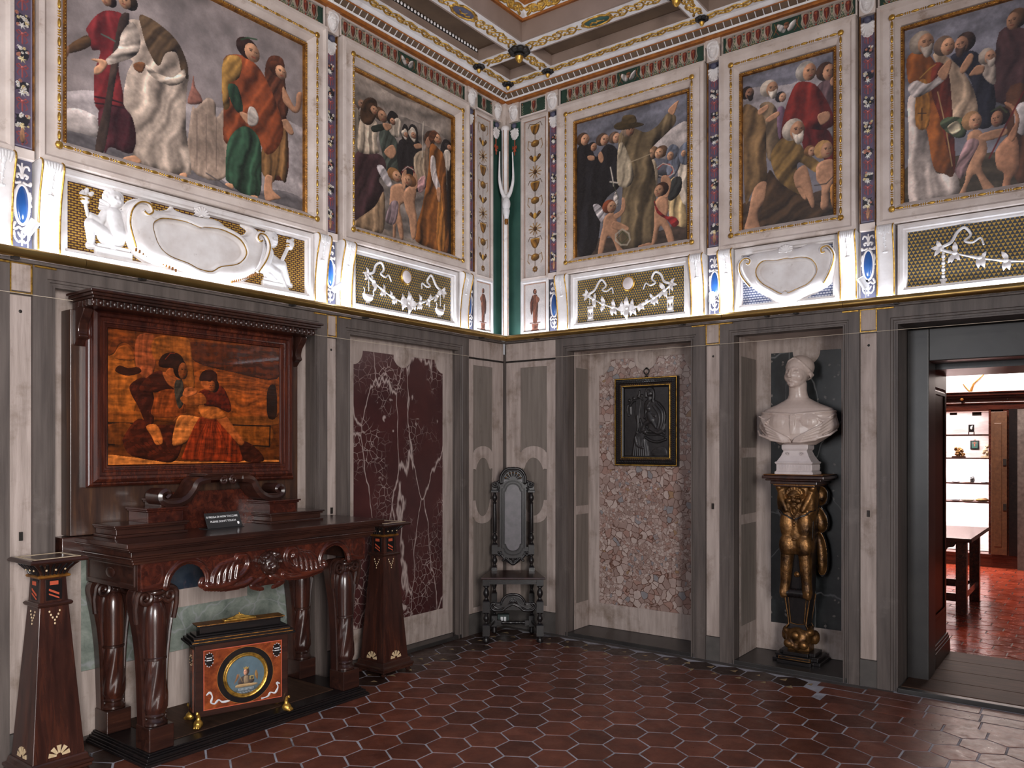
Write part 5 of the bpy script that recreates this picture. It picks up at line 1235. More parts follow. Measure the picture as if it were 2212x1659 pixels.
# green grotesque frieze above the frescoes
def frieze_canvas(w, seed):
    c = CV(w, 112, 2.2, (28, 58, 46), seed, .15, 25); mid = w / 2; n = max(int((w / 2 - 105) / 66), 0) if w > 400 else 1
    def vase(x):
        c.fill([(x - 26, 110), (x - 22, 84), (x - 28, 52), (x - 14, 22), (x + 14, 22), (x + 28, 52), (x + 22, 84), (x + 26, 110)], (150, 134, 120), soft=14)
        c.fill([(x - 14, 100), (x - 16, 60), (x, 30), (x + 16, 60), (x + 14, 100)], (96, 32, 26), soft=10)
        for s in (-1, 1):
            c.line([(x + s * 27, 108), (x + s * 23, 82), (x + s * 30, 50), (x + s * 16, 18), (x + s * 4, 12)], 4.5, (176, 160, 140)); c.line([(x + s * 31, 20), (x + s * 25, 8), (x + s * 18, 14)], 4, (150, 110, 60))
        c.oval(x, 88, 9, 10, (150, 80, 56)); c.oval(x - 3, 90, 1.5, 1.5, (30, 10, 8), soft=0); c.oval(x + 3, 90, 1.5, 1.5, (30, 10, 8), soft=0); c.line([(x, 76), (x, 28)], 3, (170, 96, 50)); c.oval(x, 14, 6, 5, (150, 30, 24))
    def palm(x):
        c.line([(x, 10), (x, 96)], 2.5, (150, 150, 120))
        for s in (-1, 1):
            for k in range(3): c.line([(x, 30 + 22 * k), (x + s * 9, 42 + 22 * k)], 2.5, (170, 165, 140))
            c.line([(x, 14), (x + s * 10, 24), (x + s * 16, 14)], 3, (140, 140, 120))
        c.oval(x, 98, 4, 6, (180, 90, 60))
    if w > 400:
        for s in (-1, 1):
            for k in range(n):
                vase(mid + s * (125 + k * 66)); palm(mid + s * (92 + k * 66)) if k else None
            c.line([(mid + s * 80, 100), (mid + s * 66, 60), (mid + s * 84, 30)], 4, (150, 110, 50)); c.line([(mid + s * 60, 96), (mid + s * 74, 52), (mid + s * 50, 20)], 3, (140, 50, 40))
            c.fill([(mid + s * 6, 48), (mid + s * 28, 78), (mid + s * 58, 92), (mid + s * 60, 66), (mid + s * 40, 36), (mid + s * 14, 26)], (176, 170, 166), amp=.25, fold=50, soft=14)
        c.oval(mid, 66, 17, 20, (160, 116, 92)); c.oval(mid, 80, 18, 11, (110, 70, 46)); [c.oval(mid + s * 6, 66, 2.2, 2, (60, 36, 30), soft=0) for s in (-1, 1)]; c.line([(mid - 5, 56), (mid + 5, 56)], 2.5, (120, 50, 44))
    else: vase(mid); palm(10) if w > 110 else None; palm(w - 10) if w > 110 else None
    return c
def frieze(n, M, u0, u1, seed):
    t = struct('trim_%d' % n, MB().frame(u0, 4.212, u1, 4.348, [(0, UP), (0, -.006), (.008, .0), (.012, -.012)]).box(u0 + .01, 4.22, UP, u1 - .01, 4.344, -.022), MT['stucco'], M)
    c = frieze_canvas((u1 - u0 - .02) * 1000, seed); obj('painted_frieze', c.mesh('painted_frieze', u0 + .01, 4.224, -.0205), MT['paint'], t)
k = 34
for M, segs in ((MR, ((.15, .42), (.54, 1.775), (1.893, 2.785), (2.905, 4.6))), (ML, ((-.365, -.135), (-1.78, -.485), (-3.632, -1.902)))):
    for a, b_ in segs: frieze(k, M, a, b_, k); k += 1
# corner: gold trophy panels, statuette panels, green strips, half column and white swag
def rope_rect(c, x0, y0, x1, y1):
    for (p_, q_) in (((x0, y0), (x1, y0)), ((x1, y0), (x1, y1)), ((x1, y1), (x0, y1)), ((x0, y1), (x0, y0))):
        c.line([p_, q_], 5, (110, 52, 24)); L = math.hypot(q_[0] - p_[0], q_[1] - p_[1]); n = int(L / 9)
        for k in range(n): f = (k + .5) / n; c.oval(p_[0] + (q_[0] - p_[0]) * f, p_[1] + (q_[1] - p_[1]) * f, 2.2, 2.2, (186, 120, 50), soft=0)
def trophy_canvas(seed):
    r = random.Random(seed); c = CV(220, 1330, 2.4, (188, 178, 172), seed, .10, 60); rope_rect(c, 12, 12, 208, 1318); G = (122, 84, 34); D = (70, 44, 18); Hh = (180, 136, 60)
    c.line([(110, 1280), (110, 70)], 6, D)
    for k, y in enumerate(range(1240, 100, -118)):
        kind = (k + seed) % 4
        if kind == 0:
            c.oval(110, y, 40, 30, G); c.oval(104, y + 6, 16, 12, Hh); [c.line([(110, y), (110 + s * 62, y + 30), (110 + s * 70, y - 26), (110 + s * 54, y - 50)], 6, G) for s in (-1, 1)]
        elif kind == 1:
            for s in (-1, 1):
                for q in range(3): c.fill([(110, y - 30 + q * 14), (110 + s * (34 + 12 * q), y + 26 - q * 8), (110 + s * (56 - 6 * q), y + 8), (110 + s * 16, y - 30)], G if q % 2 else D, soft=8)
            c.oval(110, y - 10, 18, 26, Hh)
        elif kind == 2:
            for a in np.linspace(0, PI, 6)[:-1]: c.line([(110 - 58 * math.cos(a), y - 50 * math.sin(a)), (110 + 58 * math.cos(a), y + 50 * math.sin(a))], 9, G); c.line([(110, y), (110 + 50 * math.cos(a), y + 46 * math.sin(a))], 3, Hh)
            c.oval(110, y, 18, 18, D)
        else:
            c.fill([(70, y + 34), (150, y + 34), (140, y - 20), (110, y - 46), (80, y - 20)], G, amp=.3, fold=90, soft=16); c.line([(70, y + 34), (150, y + 34)], 8, Hh); [c.line([(110, y + 40), (110 + s * 50, y + 52), (110 + s * 66, y + 20)], 5, D) for s in (-1, 1)]
    for q in range(7): a = 2 * PI * q / 7; c.oval(110 + 16 * math.cos(a), 78 + 16 * math.sin(a), 10, 10, G)
    return c
def statue_canvas(seed):
    c = CV(220, 450, 2.0, (196, 188, 184), seed, .08, 60); rope_rect(c, 12, -20, 208, 436); B = (118, 72, 54); D = (86, 48, 36); s = 1 if seed % 2 else -1
    c.fill([(70, 20), (150, 20), (150, 30), (136, 44), (142, 90), (78, 90), (84, 44), (70, 30)], B, soft=20, smooth=False); c.line([(64, 96), (156, 96)], 9, D); c.oval(110, 60, 14, 16, D)
    c.fill([(92, 100), (128, 100), (136, 190), (140, 270), (132, 330), (112, 344), (90, 330), (82, 260), (88, 180)], B, amp=.35, fold=80, soft=24)
    c.fill([(110 - s * 20, 340), (110 - s * 46, 280), (110 - s * 44, 200), (110 - s * 30, 170), (110 - s * 16, 260)], D, amp=.3, fold=85, soft=14); c.fill([(110 + s * 14, 330), (110 + s * 44, 296), (110 + s * 20, 262), (110 + s * 8, 300)], (136, 86, 66), soft=10)
    c.head(110, 366, 17, 22, s, (80, 46, 34), (140, 92, 70), None); return c
def corner_top(n, M, sgn, u0, u1, k):
    t = struct('trim_%d' % n, MB().box(u0, 2.42, UP, u1, 4.345, -.030), MT['stucco'], M)
    a, b_ = u0, u1; fr = [(0, UP), (0, -.016), (.018, -.010), (.024, -.024)]
    obj('trophy_moulding', MB().frame(a, 2.862, b_, 4.20, fr), MT['stucco'], t); obj('statue_moulding', MB().frame(a, 2.42, b_, 2.862, fr), MT['stucco_white'], t)
    sx = (b_ - a - .044) / .22
    obj('trophy_painting', trophy_canvas(k).mesh('trophy_painting'), MT['paint'], t, T(a + .022, 2.872, -.028) @ S3(sx, .985, 1)); obj('statue_painting', statue_canvas(k).mesh('statue_painting'), MT['paint'], t, T(a + .022, 2.42, -.028) @ S3(sx, .94, 1))
corner_top(50, MR, 1, .155, .430, 3); corner_top(51, ML, -1, -.372, -.132, 4)
gr = MB().box(.022, 2.42, -.02, .150, 4.20, -.031) if False else MB().box(.0, 2.42, UP, .152, 4.21, -.034); struct('trim_52', gr, MT['green_paint'], MR); struct('trim_53', MB().box(-.130, 2.42, UP, -.0, 4.21, -.034), MT['green_paint'], ML)
struct('trim_56', MB().box(-.07, -.042, 4.15, .042, .07, 4.346), MT['stucco'])
pole = MB().lathe([(.030, 2.41), (.030, 4.12), (.036, 4.13), (.036, 4.15), (.026, 4.16)], 16, (.03, -.03, 0)); struct('trim_54', pole, MT['stucco_white'], smooth=50)
pe = MB()
for a in (.03 + .031,): pe.tube([(.062, -.034, 2.42), (.062, -.034, 4.12)], .003, 6); pe.tube([(.034, -.062, 2.42), (.034, -.062, 4.12)], .003, 6)
struct('trim_55', pe, MT['gilt_dark'])
for M, s, nm in ((MR, 1, 'right'), (ML, -1, 'left')):
    t = thing('corner_mask', 'small white mask and shell on the %s side of the green corner' % nm, 'wall decoration', M @ T(s * .092, 0, 0), 'masks in the green corner')
    link('mask_block', BLK, None, t); link('mask', MASK, None, t, T(0, 4.272, -.004) @ S3(.84, .9, 1)); b2 = link('bud', BUD, None, t, T(0, 4.165, -.010)); link('shell', SHELL, None, t, T(0, 4.10, -.02) @ S3(.9, .95, 1))
    bw = MB(); 
    for q in (-1, 1): bw.tube([(0, 3.985, -.02), (q * .018, 3.995, -.016), (q * .02, 3.975, -.016), (0, 3.98, -.02)], .004, 6); bw.tube([(0, 3.98, -.02), (q * .012, 3.95, -.018)], .004, 6)
    bw.tube([(0, 4.05, -.02), (0, 3.92, -.018)], .004, 6); obj('red_bow', bw, MT['inlay_red'], t)
sw = MB(); zs = [3.96, 3.85, 3.70, 3.60, 3.545, 3.515]
A_ = [(.030, -.105, 3.93), (.032, -.112, 3.80), (.036, -.115, 3.69), (.045, -.095, 3.60), (.062, -.07, 3.545), (.075, -.075, 3.515)]
B_ = [(.105, -.030, 3.93), (.112, -.032, 3.80), (.115, -.036, 3.69), (.095, -.045, 3.60), (.07, -.062, 3.545), (.075, -.075, 3.515)]
t = thing('corner_swag', 'white stucco cloth swag hanging in a U over the corner half column', 'wall decoration')
for P in (A_, B_): obj('cloth_arm', MB().tube(crom(P, 4, False), [.005 + .022 * (k / 21) ** 1.3 for k in range(21)], 10), MT['grisaille'], t, smooth=60)
obj('cloth_knot', MB().ell((.075, -.075, 3.495), (.034, .034, .06), 12, 10).lathe([(.012, 3.37), (.022, 3.395), (.030, 3.44), (.022, 3.47)], 12, (.075, -.075, 0)), MT['grisaille'], t, smooth=70)
obj('tassel', MB().lathe([(.014, 3.33), (.016, 3.36), (.010, 3.385)], 10, (.075, -.075, 0)), MT['gilt_dark'], t, smooth=60)

# brass rail in lengths, and the spotlights clipped behind it
def rail(label, M, u0, u1):
    t = thing('brass_rail', label, 'rail', M @ T((u0 + u1) / 2, 2.39, .06), 'brass rail lengths'); h = (u1 - u0) / 2
    R = [[(x, .024 * math.cos(a), .024 * math.sin(a)) for a in [2 * PI * k / 20 for k in range(20)]] for x in (-h + .0015, h - .0015)]
    obj('rail_tube', MB().loft(R), MT['brass'], t, smooth=50)
    for x in (-h + .30, h - .30): obj('rail_support', MB().box(x - .012, -.03, -.058, x + .012, -.018, .006), MT['iron'], t)
    return t
rail('brass rail length over the console niche, running to the left picture edge', ML, -5.6, -3.45); rail('long brass rail length above the intarsia panel', ML, -3.45, -1.90); rail('brass rail length from the left spotlight to the room corner', ML, -1.90, -.06)
rail('brass rail length from the room corner to the bright middle spotlight', MR, .06, 1.93); rail('brass rail length above the bust niche', MR, 1.93, 2.72); rail('brass rail length above the doorway', MR, 2.72, 5.2)
def spot(label, M, u, v, tilt, swing, pw, glow=.5):
    t = thing('spotlight', label, 'spotlight', M @ T(u, 2.415, .05), 'small white spotlights behind the rail')
    obj('stirrup', MB().box(-.020, 0, -.004, -.016, v - 2.415, .004).box(.016, 0, -.004, .020, v - 2.415, .004).box(-.03, -.012, -.012, .03, .0, .012), MT['plastic_white'], t)
    H = T(0, v - 2.415, 0) @ RY(swing) @ RX(tilt)
    h = obj('lamp_head', MB().lathe([(.014, -.05), (.021, -.045), (.023, .02), (.024, .028), (.020, .028), (.019, .022)], 16), MT['plastic_white'], t, H, smooth=50)
    obj('lens', MB().lathe([(.0190, .020), (.0185, .0255), (.001, .026)], 16), MT['lamp_glow'], h)
    obj('knob', MB().lathe([(.008, 0), (.008, .01), (.004, .012)], 10), MT['plastic_black'], t, T(.02, v - 2.415, 0) @ RY(PI / 2))
    d = bpy.data.lights.new('spot_beam', 'SPOT'); d.energy = pw; d.color = (.86, .91, 1.); d.spot_size = math.radians(110); d.spot_blend = .8; d.shadow_soft_size = .02
    o = bpy.data.objects.new('spot_beam', d); COL.objects.link(o); o.parent = t; o.matrix_local = H @ T(0, 0, .04) @ RX(PI)
    d = bpy.data.lights.new('lamp_spill', 'POINT'); d.energy = glow; d.color = (.86, .91, 1.); d.shadow_soft_size = .02
    o = bpy.data.objects.new('lamp_spill', d); COL.objects.link(o); o.parent = t; o.matrix_local = H @ T(0, 0, .055)
SPW = 7
spot('white spotlight at the far left on the rail, seen side-on below a blue oval', ML, -3.68, 2.525, -1.0, .95, SPW)
spot('glaring spotlight on the rail between long putti panel and festoon with scales', ML, -1.835, 2.535, -.55, .75, SPW, 3.2)
spot('glaring spotlight on the rail left of the round cartouche', MR, 1.85, 2.535, -.55, .45, SPW, 3.2)
spot('white spotlight on the rail right of the round cartouche, turned left', MR, 2.83, 2.52, -1.0, -.95, SPW)
# ------------------------------------------------------------------ overmantel: intarsia picture, frame, hood
om = thing('intarsia_panel', 'framed inlaid wood picture of a seated woman and child under a dark hood', 'picture', ML @ T(-2.807, 1.06, -.02)); OL = T(2.807, -1.06, .02)
def o2(mb): return MB().merge(mb, OL)
obj('back_board', o2(MB().box(-3.487, 1.06, -.10, -2.125, 2.17, -.002)), MT['brown_back'], om, bevel=.003)
pr = [(0, -.002), (0, .030), (.006, .040), (.014, .046), (.020, .044), (.026, .058), (.040, .068), (.052, .064), (.058, .050), (.072, .046), (.075, .052), (.082, .052), (.085, .042), (.092, .040), (.095, .046), (.101, .044), (.106, .032), (.110, .026)]
obj('moulded_frame', o2(MB().frame(-3.430, 1.297, -2.184, 2.199, pr)), MT['mahogany'], om, smooth=30)
c = CV(1030, 686, 2.0, (98, 52, 20), 31, .25, 60); c.fold_k = .45; c.soft_k = .45; c.script(D_IN)
c.head(395, 506, 40, 52, 1, (46, 22, 12), (150, 84, 42), None); c.head(588, 430, 30, 38, -1, (52, 24, 14), (150, 82, 42), None)
for q in range(7): c.line([(110 + 30 * q, 120), (180 + 26 * q, 60), (260 + 22 * q, 40)], 3, (40, 16, 8), .6)
for q in range(8): c.line([(470 + 30 * q, 40), (500 + 22 * q, 150), (540 + 10 * q, 225)], 3, (60, 22, 10), .6)
for q in range(9): c.line([(560, 400 + 22 * q), (700, 414 + 20 * q + 8 * (q % 2)), (1020, 390 + 24 * q)], 2.4, (66, 30, 12), .5)
k = vnoise(c.ny, c.nx, 10, 77, 3); g = vnoise(c.ny * 6, c.nx, 40, 78, 5)[::6, :]; g2 = vnoise(c.ny, c.nx * 8, 60, 79, 4)[:, ::8]; c.a *= (1 + .5 * (k - .5) + .7 * (g - .5) + .35 * (g2 - .5))[..., None] * np.array([.80, .70, .60])
obj('inlaid_picture', c.mesh('inlaid_picture', -3.322 + 2.807, 1.406 - 1.06, .035 + .02 - .0), MT['lacquer_paint'], om)
hd = MB()
for a, b_, c_, e in ((-3.500, 2.232, .235, 2.245), (-3.490, 2.218, .222, 2.232), (-3.478, 2.206, .205, 2.218), (-3.470, 2.172, .180, 2.206)): hd.box(a, b_, -.02, -5.614 - a, e, c_)
obj('hood_cornice', o2(hd), MT['walnut'], om, bevel=.003)
eg = MB(); n = 40
def egg(x, z, y=2.189):
    eg.ell((x, y, z), (.011, .015, .008), 8, 6)
for k in range(n): egg(-3.462 + 1.31 * k / (n - 1), .184)
obj('egg_moulding', o2(eg), MT['walnut'], om, smooth=60); dv = MB()
for k in range(n - 1): x = -3.462 + 1.31 * (k + .5) / (n - 1); dv.box(x - .003, 2.173, .178, x + .003, 2.204, .188)
for k in range(4): eg2 = .03 + k * .035; dv.box(-3.476, 2.176, eg2, -3.470, 2.203, eg2 + .02); dv.box(-2.144, 2.176, eg2, -2.138, 2.203, eg2 + .02)
o = obj('dart_moulding', o2(dv), MT['walnut'], om); o['kind'] = 'stuff'
for u in (-3.452, -2.160):
    P = crom([(.0, 2.172), (.10, 2.172), (.095, 2.14), (.062, 2.10), (.05, 2.06), (.06, 2.035), (.035, 2.02), (.0, 2.0)], 3, True)
    b = MB().prism([(z, v) for z, v in P], -.022, .022); obj('hood_bracket', o2(MB().merge(b, Matrix(((0, 0, 1, u), (0, 1, 0, 0), (1, 0, 0, 0), (0, 0, 0, 1))))), MT['walnut'], om, bevel=.003)
# stepped stand with scrolled broken pediment on the table
TZ = 1.056
st = thing('scroll_stand', 'dark wood stepped stand with two scrolled arms, on the console below the inlaid picture', 'stand', T(.125, -2.765, TZ))
def blk(y0, y1, z0, z1, x1, top=True):
    m = MB().box(-.085, y0, z0, x1, y1, z1 - .02)
    if top: m.box(-.085, y0 - .010, z1 - .020, x1 + .010, y1 + .010, z1 - .010); m.box(-.085, y0 - .018, z1 - .010, x1 + .018, y1 + .018, z1)
    return m
for s in (-1, 1):
    def B(a, b_): return (a, b_) if s < 0 else (-b_, -a)
    a, b_ = B(-.62, -.265); lo = blk(a, b_, .014, .062, .115); lo.box(-.085, a - .012, 0, .127, b_ + .012, .014); obj('lower_tier', lo, MT['walnut'], st, bevel=.003)
    a, b_ = B(-.455, -.265); obj('upper_tier', blk(a, b_, .06, .135, .10), MT['mahogany_h'], st, bevel=.003)
    a, b_ = B(-.37, -.27); obj('scroll_block', blk(a, b_, .133, .175, .07), MT['walnut'], st, bevel=.003)
    pth = crom([(s * .345, .178), (s * .325, .198), (s * .345, .215), (s * .372, .200), (s * .368, .168), (s * .33, .150), (s * .275, .152), (s * .225, .175), (s * .19, .215), (s * .165, .255), (s * .10, .268)], 5, False)
    m = MB(); pr_ = []
    for i, (y, z) in enumerate(pth):
        t_ = .010 + .010 * min(1, i / 25); pr_.append((y, z, t_))
    R = []
    for i, (y, z, t_) in enumerate(pr_):
        a_ = pth[max(i - 1, 0)]; b2 = pth[min(i + 1, len(pth) - 1)]; dy, dz = b2[0] - a_[0], b2[1] - a_[1]; L_ = math.hypot(dy, dz); ny, nz = -dz / L_ * t_, dy / L_ * t_
        R.append([(-.04, y - ny, z - nz), (.085, y - ny, z - nz), (.095, y, z), (.085, y + ny, z + nz), (-.04, y + ny, z + nz)])
    m.loft(R); obj('scroll_arm', m, MT['walnut'], st, smooth=35)
br = MB().box(-.06, -.30 + .18, .262, .085, .12, .285).box(-.06, -.14, .285, .10, .14, .292).box(-.06, -.135, .292, .11, .135, .30); obj('bridge', br, MT['walnut'], st, bevel=.003)
for s in (-1, 1):
    v = MB(); v.tube([(.10, s * (.030 + .024 * r_ * math.cos(a)), .262 + .024 * r_ * math.sin(a)) for a, r_ in [(k * .6 + PI / 2, 1 - k / 22) for k in range(20)]], [.009 - .003 * k / 20 for k in range(20)], 8); obj('small_volute', v, MT['walnut'], st, smooth=60)
obj('rear_wall', MB().box(-.085, -.27, 0, -.05, .27, .20), MT['mahogany_h'], st)

# sign -----------------------------------------------------------------
sg = thing('notice_sign', 'small black tilted notice reading please don\'t touch, standing on the console top', 'sign', T(.215, -2.775, TZ) @ RZ(math.radians(3)))
TL = Matrix(((0, -math.sin(.42), math.cos(.42), .0), (1, 0, 0, 0), (0, math.cos(.42), math.sin(.42), .004), (0, 0, 0, 1)))
obj('sign_plate', MB().box(-.11, 0, -.003, .11, .088, 0), MT['plastic_black'], sg, TL, bevel=.001)
obj('sign_foot', MB().box(-.075, -.112, 0, .012, .112, .003), MT['plastic_black'], sg)
for s_, y_, sz in (('SI PREGA DI NON TOCCARE', .058, .0155), ('PLEASE DON\u2019T TOUCH', .032, .0155)):
    me = text_mesh(s_, sz, .0003, 'CENTER'); obj('lettering', me, MT['letter_white'], sg, TL @ T(-.004, y_, .0005))
obj('shield_mark', MB().prism([(.088, .012), (.094, .016), (.094, .028), (.082, .028), (.082, .016)], .0002, .0008), MT['letter_white'], sg, TL)

# ------------------------------------------------------------------ console table
ct = thing('console_table', 'big dark carved console table with turned scroll-topped legs, below the inlaid picture', 'table', T(.2, -2.67, 0)); CT = T(-.2, 2.67, 0)
def c2_(mb): return MB().merge(mb, CT)
YC = -2.67
pl = MB()
for x1, hy, z0, z1 in ((.482, .70, 0, .014), (.475, .692, .014, .022), (.466, .684, .022, .036), (.455, .672, .036, .044), (.447, .664, .044, .052)): pl.box(-.10, YC - hy, z0, x1, YC + hy, z1)
obj('plinth', c2_(pl), MT['ebony'], ct, bevel=.003)
obj('plinth_board', c2_(MB().box(-.10, YC - .52, .050, .36, YC + .52, .056)), MT['oak_plank'], ct)
tp = MB(); 
for ins, z0, z1 in ((.0, 1.032, 1.056), (.008, 1.022, 1.032), (.022, 1.012, 1.022), (.040, .985, 1.012), (.034, .976, .985), (.048, .962, .976), (.058, .948, .962)): tp.box(.006, YC - .80 + ins, z0, .505 - ins, YC + .80 - ins, z1)
tp.box(-.10, -3.53, .948, .008, -1.995, 1.056)
obj('table_top', c2_(tp), MT['mahogany_h'] if False else MT['walnut_x'] if False else MT['walnut'], ct, bevel=.004)
# front apron: arches either side of a dropped centre
def ap():
    half = [(.70, .82), (.70, .955)]; 
    L = [(-.70, .955), (-.70, .818), (-.575, .818)] + arc(-.455, .83, .115, PI, .55, 12, .108) + crom([(-.352, .875), (-.345, .835), (-.36, .815), (-.355, .795), (-.32, .785), (-.22, .775), (-.12, .775), (-.05, .755)], 3, False)
    return L + [(-y, z) for y, z in L[::-1]]
A_ = ap(); fx = MB().prism(A_, 0, .035); AM = Matrix(((0, 0, 1, .405), (1, 0, 0, YC), (0, 1, 0, 0), (0, 0, 0, 1)))
obj('front_apron', c2_(MB().merge(fx, AM)), MT['mahogany_h'], ct, bevel=.003)
R = RL(-700, 730, 700, 960, 3.)
for s in (-1, 1):
    pth = [(s * 575, 826), (s * 560, 880), (s * 510, 928), (s * 450, 938), (s * 395, 918), (s * 362, 875), (s * 356, 832), (s * 372, 806), (s * 392, 816), (s * 384, 832)]
    R.path(pth, 10, 1.2)
    R.path([(s * 360, 800), (s * 300, 790), (s * 220, 800), (s * 150, 840), (s * 120, 890), (s * 140, 930), (s * 185, 930), (s * 190, 895), (s * 165, 890)], 17, 1.2, r1=10)
    for k in range(5): R.path([(s * (330 - k * 34), 800 + k * 6), (s * (322 - k * 34), 845 + k * 8), (s * (296 - k * 32), 885 + k * 8), (s * (268 - k * 28), 902 + k * 6)], 17, 1.1, r1=8)
    R.path([(s * 350, 796), (s * 260, 778), (s * 150, 780), (s * 100, 800)], 12, 1.1)
    for k in range(6): R.path([(s * (20 + k * 3), 800 - k * 2), (s * (60 + k * 8), 790 - k * 5), (s * (104 - k * 14), 768 - k * 6)], 9, 1.1, r1=5)
    R.path([(s * 690, 830), (s * 690, 940), (s * 600, 940), (s * 600, 850), (s * 690, 830)], 4, 1.)
me = R.mesh('carved_scrolls', 1); obj('carved_scrolls', me, MT['mahogany_h'], ct, CT @ T(.440, YC, 0) @ Matrix(((0, 0, 1, 0), (1, 0, 0, 0), (0, 1, 0, 0), (0, 0, 0, 1))))
ch = MB().ell((.02, 0, .868), (.045, .050, .058), 16, 12).ell((.055, 0, .855), (.018, .022, .028), 10, 8).ell((.068, 0, .862), (.010, .010, .014), 8, 6).ell((.055, .024, .853), (.014, .016, .014), 8, 6).ell((.055, -.024, .853), (.014, .016, .014), 8, 6).ell((.05, 0, .828), (.014, .016, .012), 8, 6).ell((.06, 0, .842), (.008, .014, .006), 8, 6)
rr = random.Random(5)
for k in range(34):
    a = rr.uniform(0.15, PI - .15); e = rr.uniform(-.2, 1); ch.ell((.015 + .035 * max(e, 0), .056 * math.cos(a), .872 + .058 * math.sin(a)), (.016, .013, .013), 8, 6)
me = remesh(ch, .0035, 1, [((.062, .018, .872), (.012, .010, .008), (-.009, 0, 0)), ((.062, -.018, .872), (.012, .010, .008), (-.009, 0, 0))]); obj('cherub_head', me, MT['walnut'], ct, CT @ T(.435, YC, 0))
sa = MB()
for s in (-1, 1): sa.box(-.09, YC + s * .665 - .015, .82, .41, YC + s * .665 + .015, .955)
sd = sa
for s in (-1, 1):
    obj('side_apron', c2_(MB().box(-.09, YC + s * .685 - .016, .82, .41, YC + s * .685 + .016, .955).merge(MB().frame(-.07, .835, .39, .94, [(0, 0), (.0, .006), (.008, .006), (.012, .001), (.03, .001)]), Matrix(((1, 0, 0, 0), (0, 0, s, YC + s * .70), (0, 1, 0, 0), (0, 0, 0, 1))))), MT['walnut'], ct, bevel=.002)
    obj('oval_boss', c2_(MB().ell((.16, YC + s * .703, .887), (.045, .006, .028), 18, 6)), MT['walnut'], ct, smooth=60)
def spiral(r, z, a):                              # spirally gadrooned lower shaft
    return r * (1 + .13 * abs(math.sin(3 * a - (z) * 17)))
def leg_at(x, y):
    lg = obj('leg', c2_(MB().cbox(x, y, .052, .125, .125, .165)), MT['walnut'], ct, bevel=.004)
    g = lambda nm, mb, mt='walnut', sm=40: obj(nm, c2_(mb), MT[mt], lg, smooth=sm)
    g('turned_base', MB().lathe([(.052, .163), (.058, .168), (.058, .178), (.048, .184), (.040, .196), (.046, .204), (.052, .210), (.046, .218)], 20, (x, y, 0)))
    n = 34; prf = [(np.interp(k / n, [0, .12, .35, .7, 1], [.040, .052, .053, .046, .044]), .215 + .26 * k / n) for k in range(n + 1)]
    g('spiral_shaft', MB().lathe(prf, 36, (x, y, 0), spiral), 'walnut_x', 60)
    g('collar', MB().lathe([(.046, .472), (.054, .476), (.054, .486), (.048, .492)], 20, (x, y, 0)))
    g('plain_shaft', MB().lathe([(.050, .490), (.0535, .56), (.054, .64), (.051, .70), (.043, .735), (.034, .750), (.040, .757), (.034, .765), (.03, .82)], 24, (x, y, 0)), 'walnut_x')
    out = crom([(-.058, .165), (-.062, .30), (-.068, .45), (-.084, .60), (-.106, .72), (-.112, .785), (-.092, .822), (-.04, .826)], 4, False); out = out + [(-a, b_) for a, b_ in out[::-1]]
    g('scroll_slab', MB().merge(MB().prism(out, -.022, .030), Matrix(((0, 0, 1, x - .035), (1, 0, 0, y), (0, 1, 0, 0), (0, 0, 0, 1)))), 'walnut_x')
    for s in (-1, 1):
        v = MB(); P = [(x + .020, y + s * (.060 + .040 * r_ * math.cos(a)), .778 + .044 * r_ * math.sin(a)) for a, r_ in [(.3 + k * .38, 1 - k / 34) for k in range(31)]]
        P = [(x + .004, y + s * .092, .66), (x + .012, y + s * .102, .73)] + P
        v.tube(P, [.013] * 2 + [.014 - .006 * k / 31 for k in range(31)], 8); g('volute', v)
        e = MB(); ed = [q for q in out if (q[0] < 0) == (s < 0)]; e.tube([(x - .002, y + q[0] * (1 - .008 / .09), q[1]) for q in ed], .008, 6); g('edge_bead', e)
    g('pearl_drop', MB().ell((x + .050, y, .772), (.010, .012, .012), 8, 6).ell((x + .046, y - .018, .778), (.008, .009, .009), 8, 6).ell((x + .046, y + .018, .778), (.008, .009, .009), 8, 6).ell((x + .01, y, .80), (.04, .05, .022), 10, 8))
for x in (.375, -.028):
    for s in (-1, 1): leg_at(x, YC + s * .595)

# ------------------------------------------------------------------ casket on the console's plinth
cs = thing('casket', 'veneered casket on gilt paw feet with round painted medallion, under the console table', 'box', T(.3815, -2.7805, .056) @ RZ(math.radians(-17.3)))
hw, dp = .244, .13
obj('body', MB().box(-dp, -hw, .048, 0, hw, .425), MT['walnut'], cs, bevel=.004)
ld = MB()
for o_, z0, z1 in ((.032, .425, .437), (.024, .437, .449), (.010, .449, .462), (-.004, .462, .470), (-.030, .470, .505), (-.018, .505, .516)): ld.box(-dp - o_, -hw - o_, z0, o_, hw + o_, z1)
obj('lid', ld, MT['ebony'], cs, bevel=.003)
obj('gilt_line', MB().box(-dp + .018, -hw + .014, .514, -.012, hw - .014, .5175).box(.022, -hw - .02, .4365, .0255, hw + .02, .4405).box(.008, -hw - .008, .449, .0115, hw + .008, .452), MT['gilt_dark'], cs)
hn = MB().cbox(-.065, 0, .516, .05, .17, .526); hn.prism([], 0, 0) if False else None
R = RL(-80, 0, 80, 40, 2.); R.pillow([(-75, 2), (75, 2), (60, 10), (20, 16), (0, 30), (-20, 16), (-60, 10)], 10, 12); me = R.mesh('g', 1)
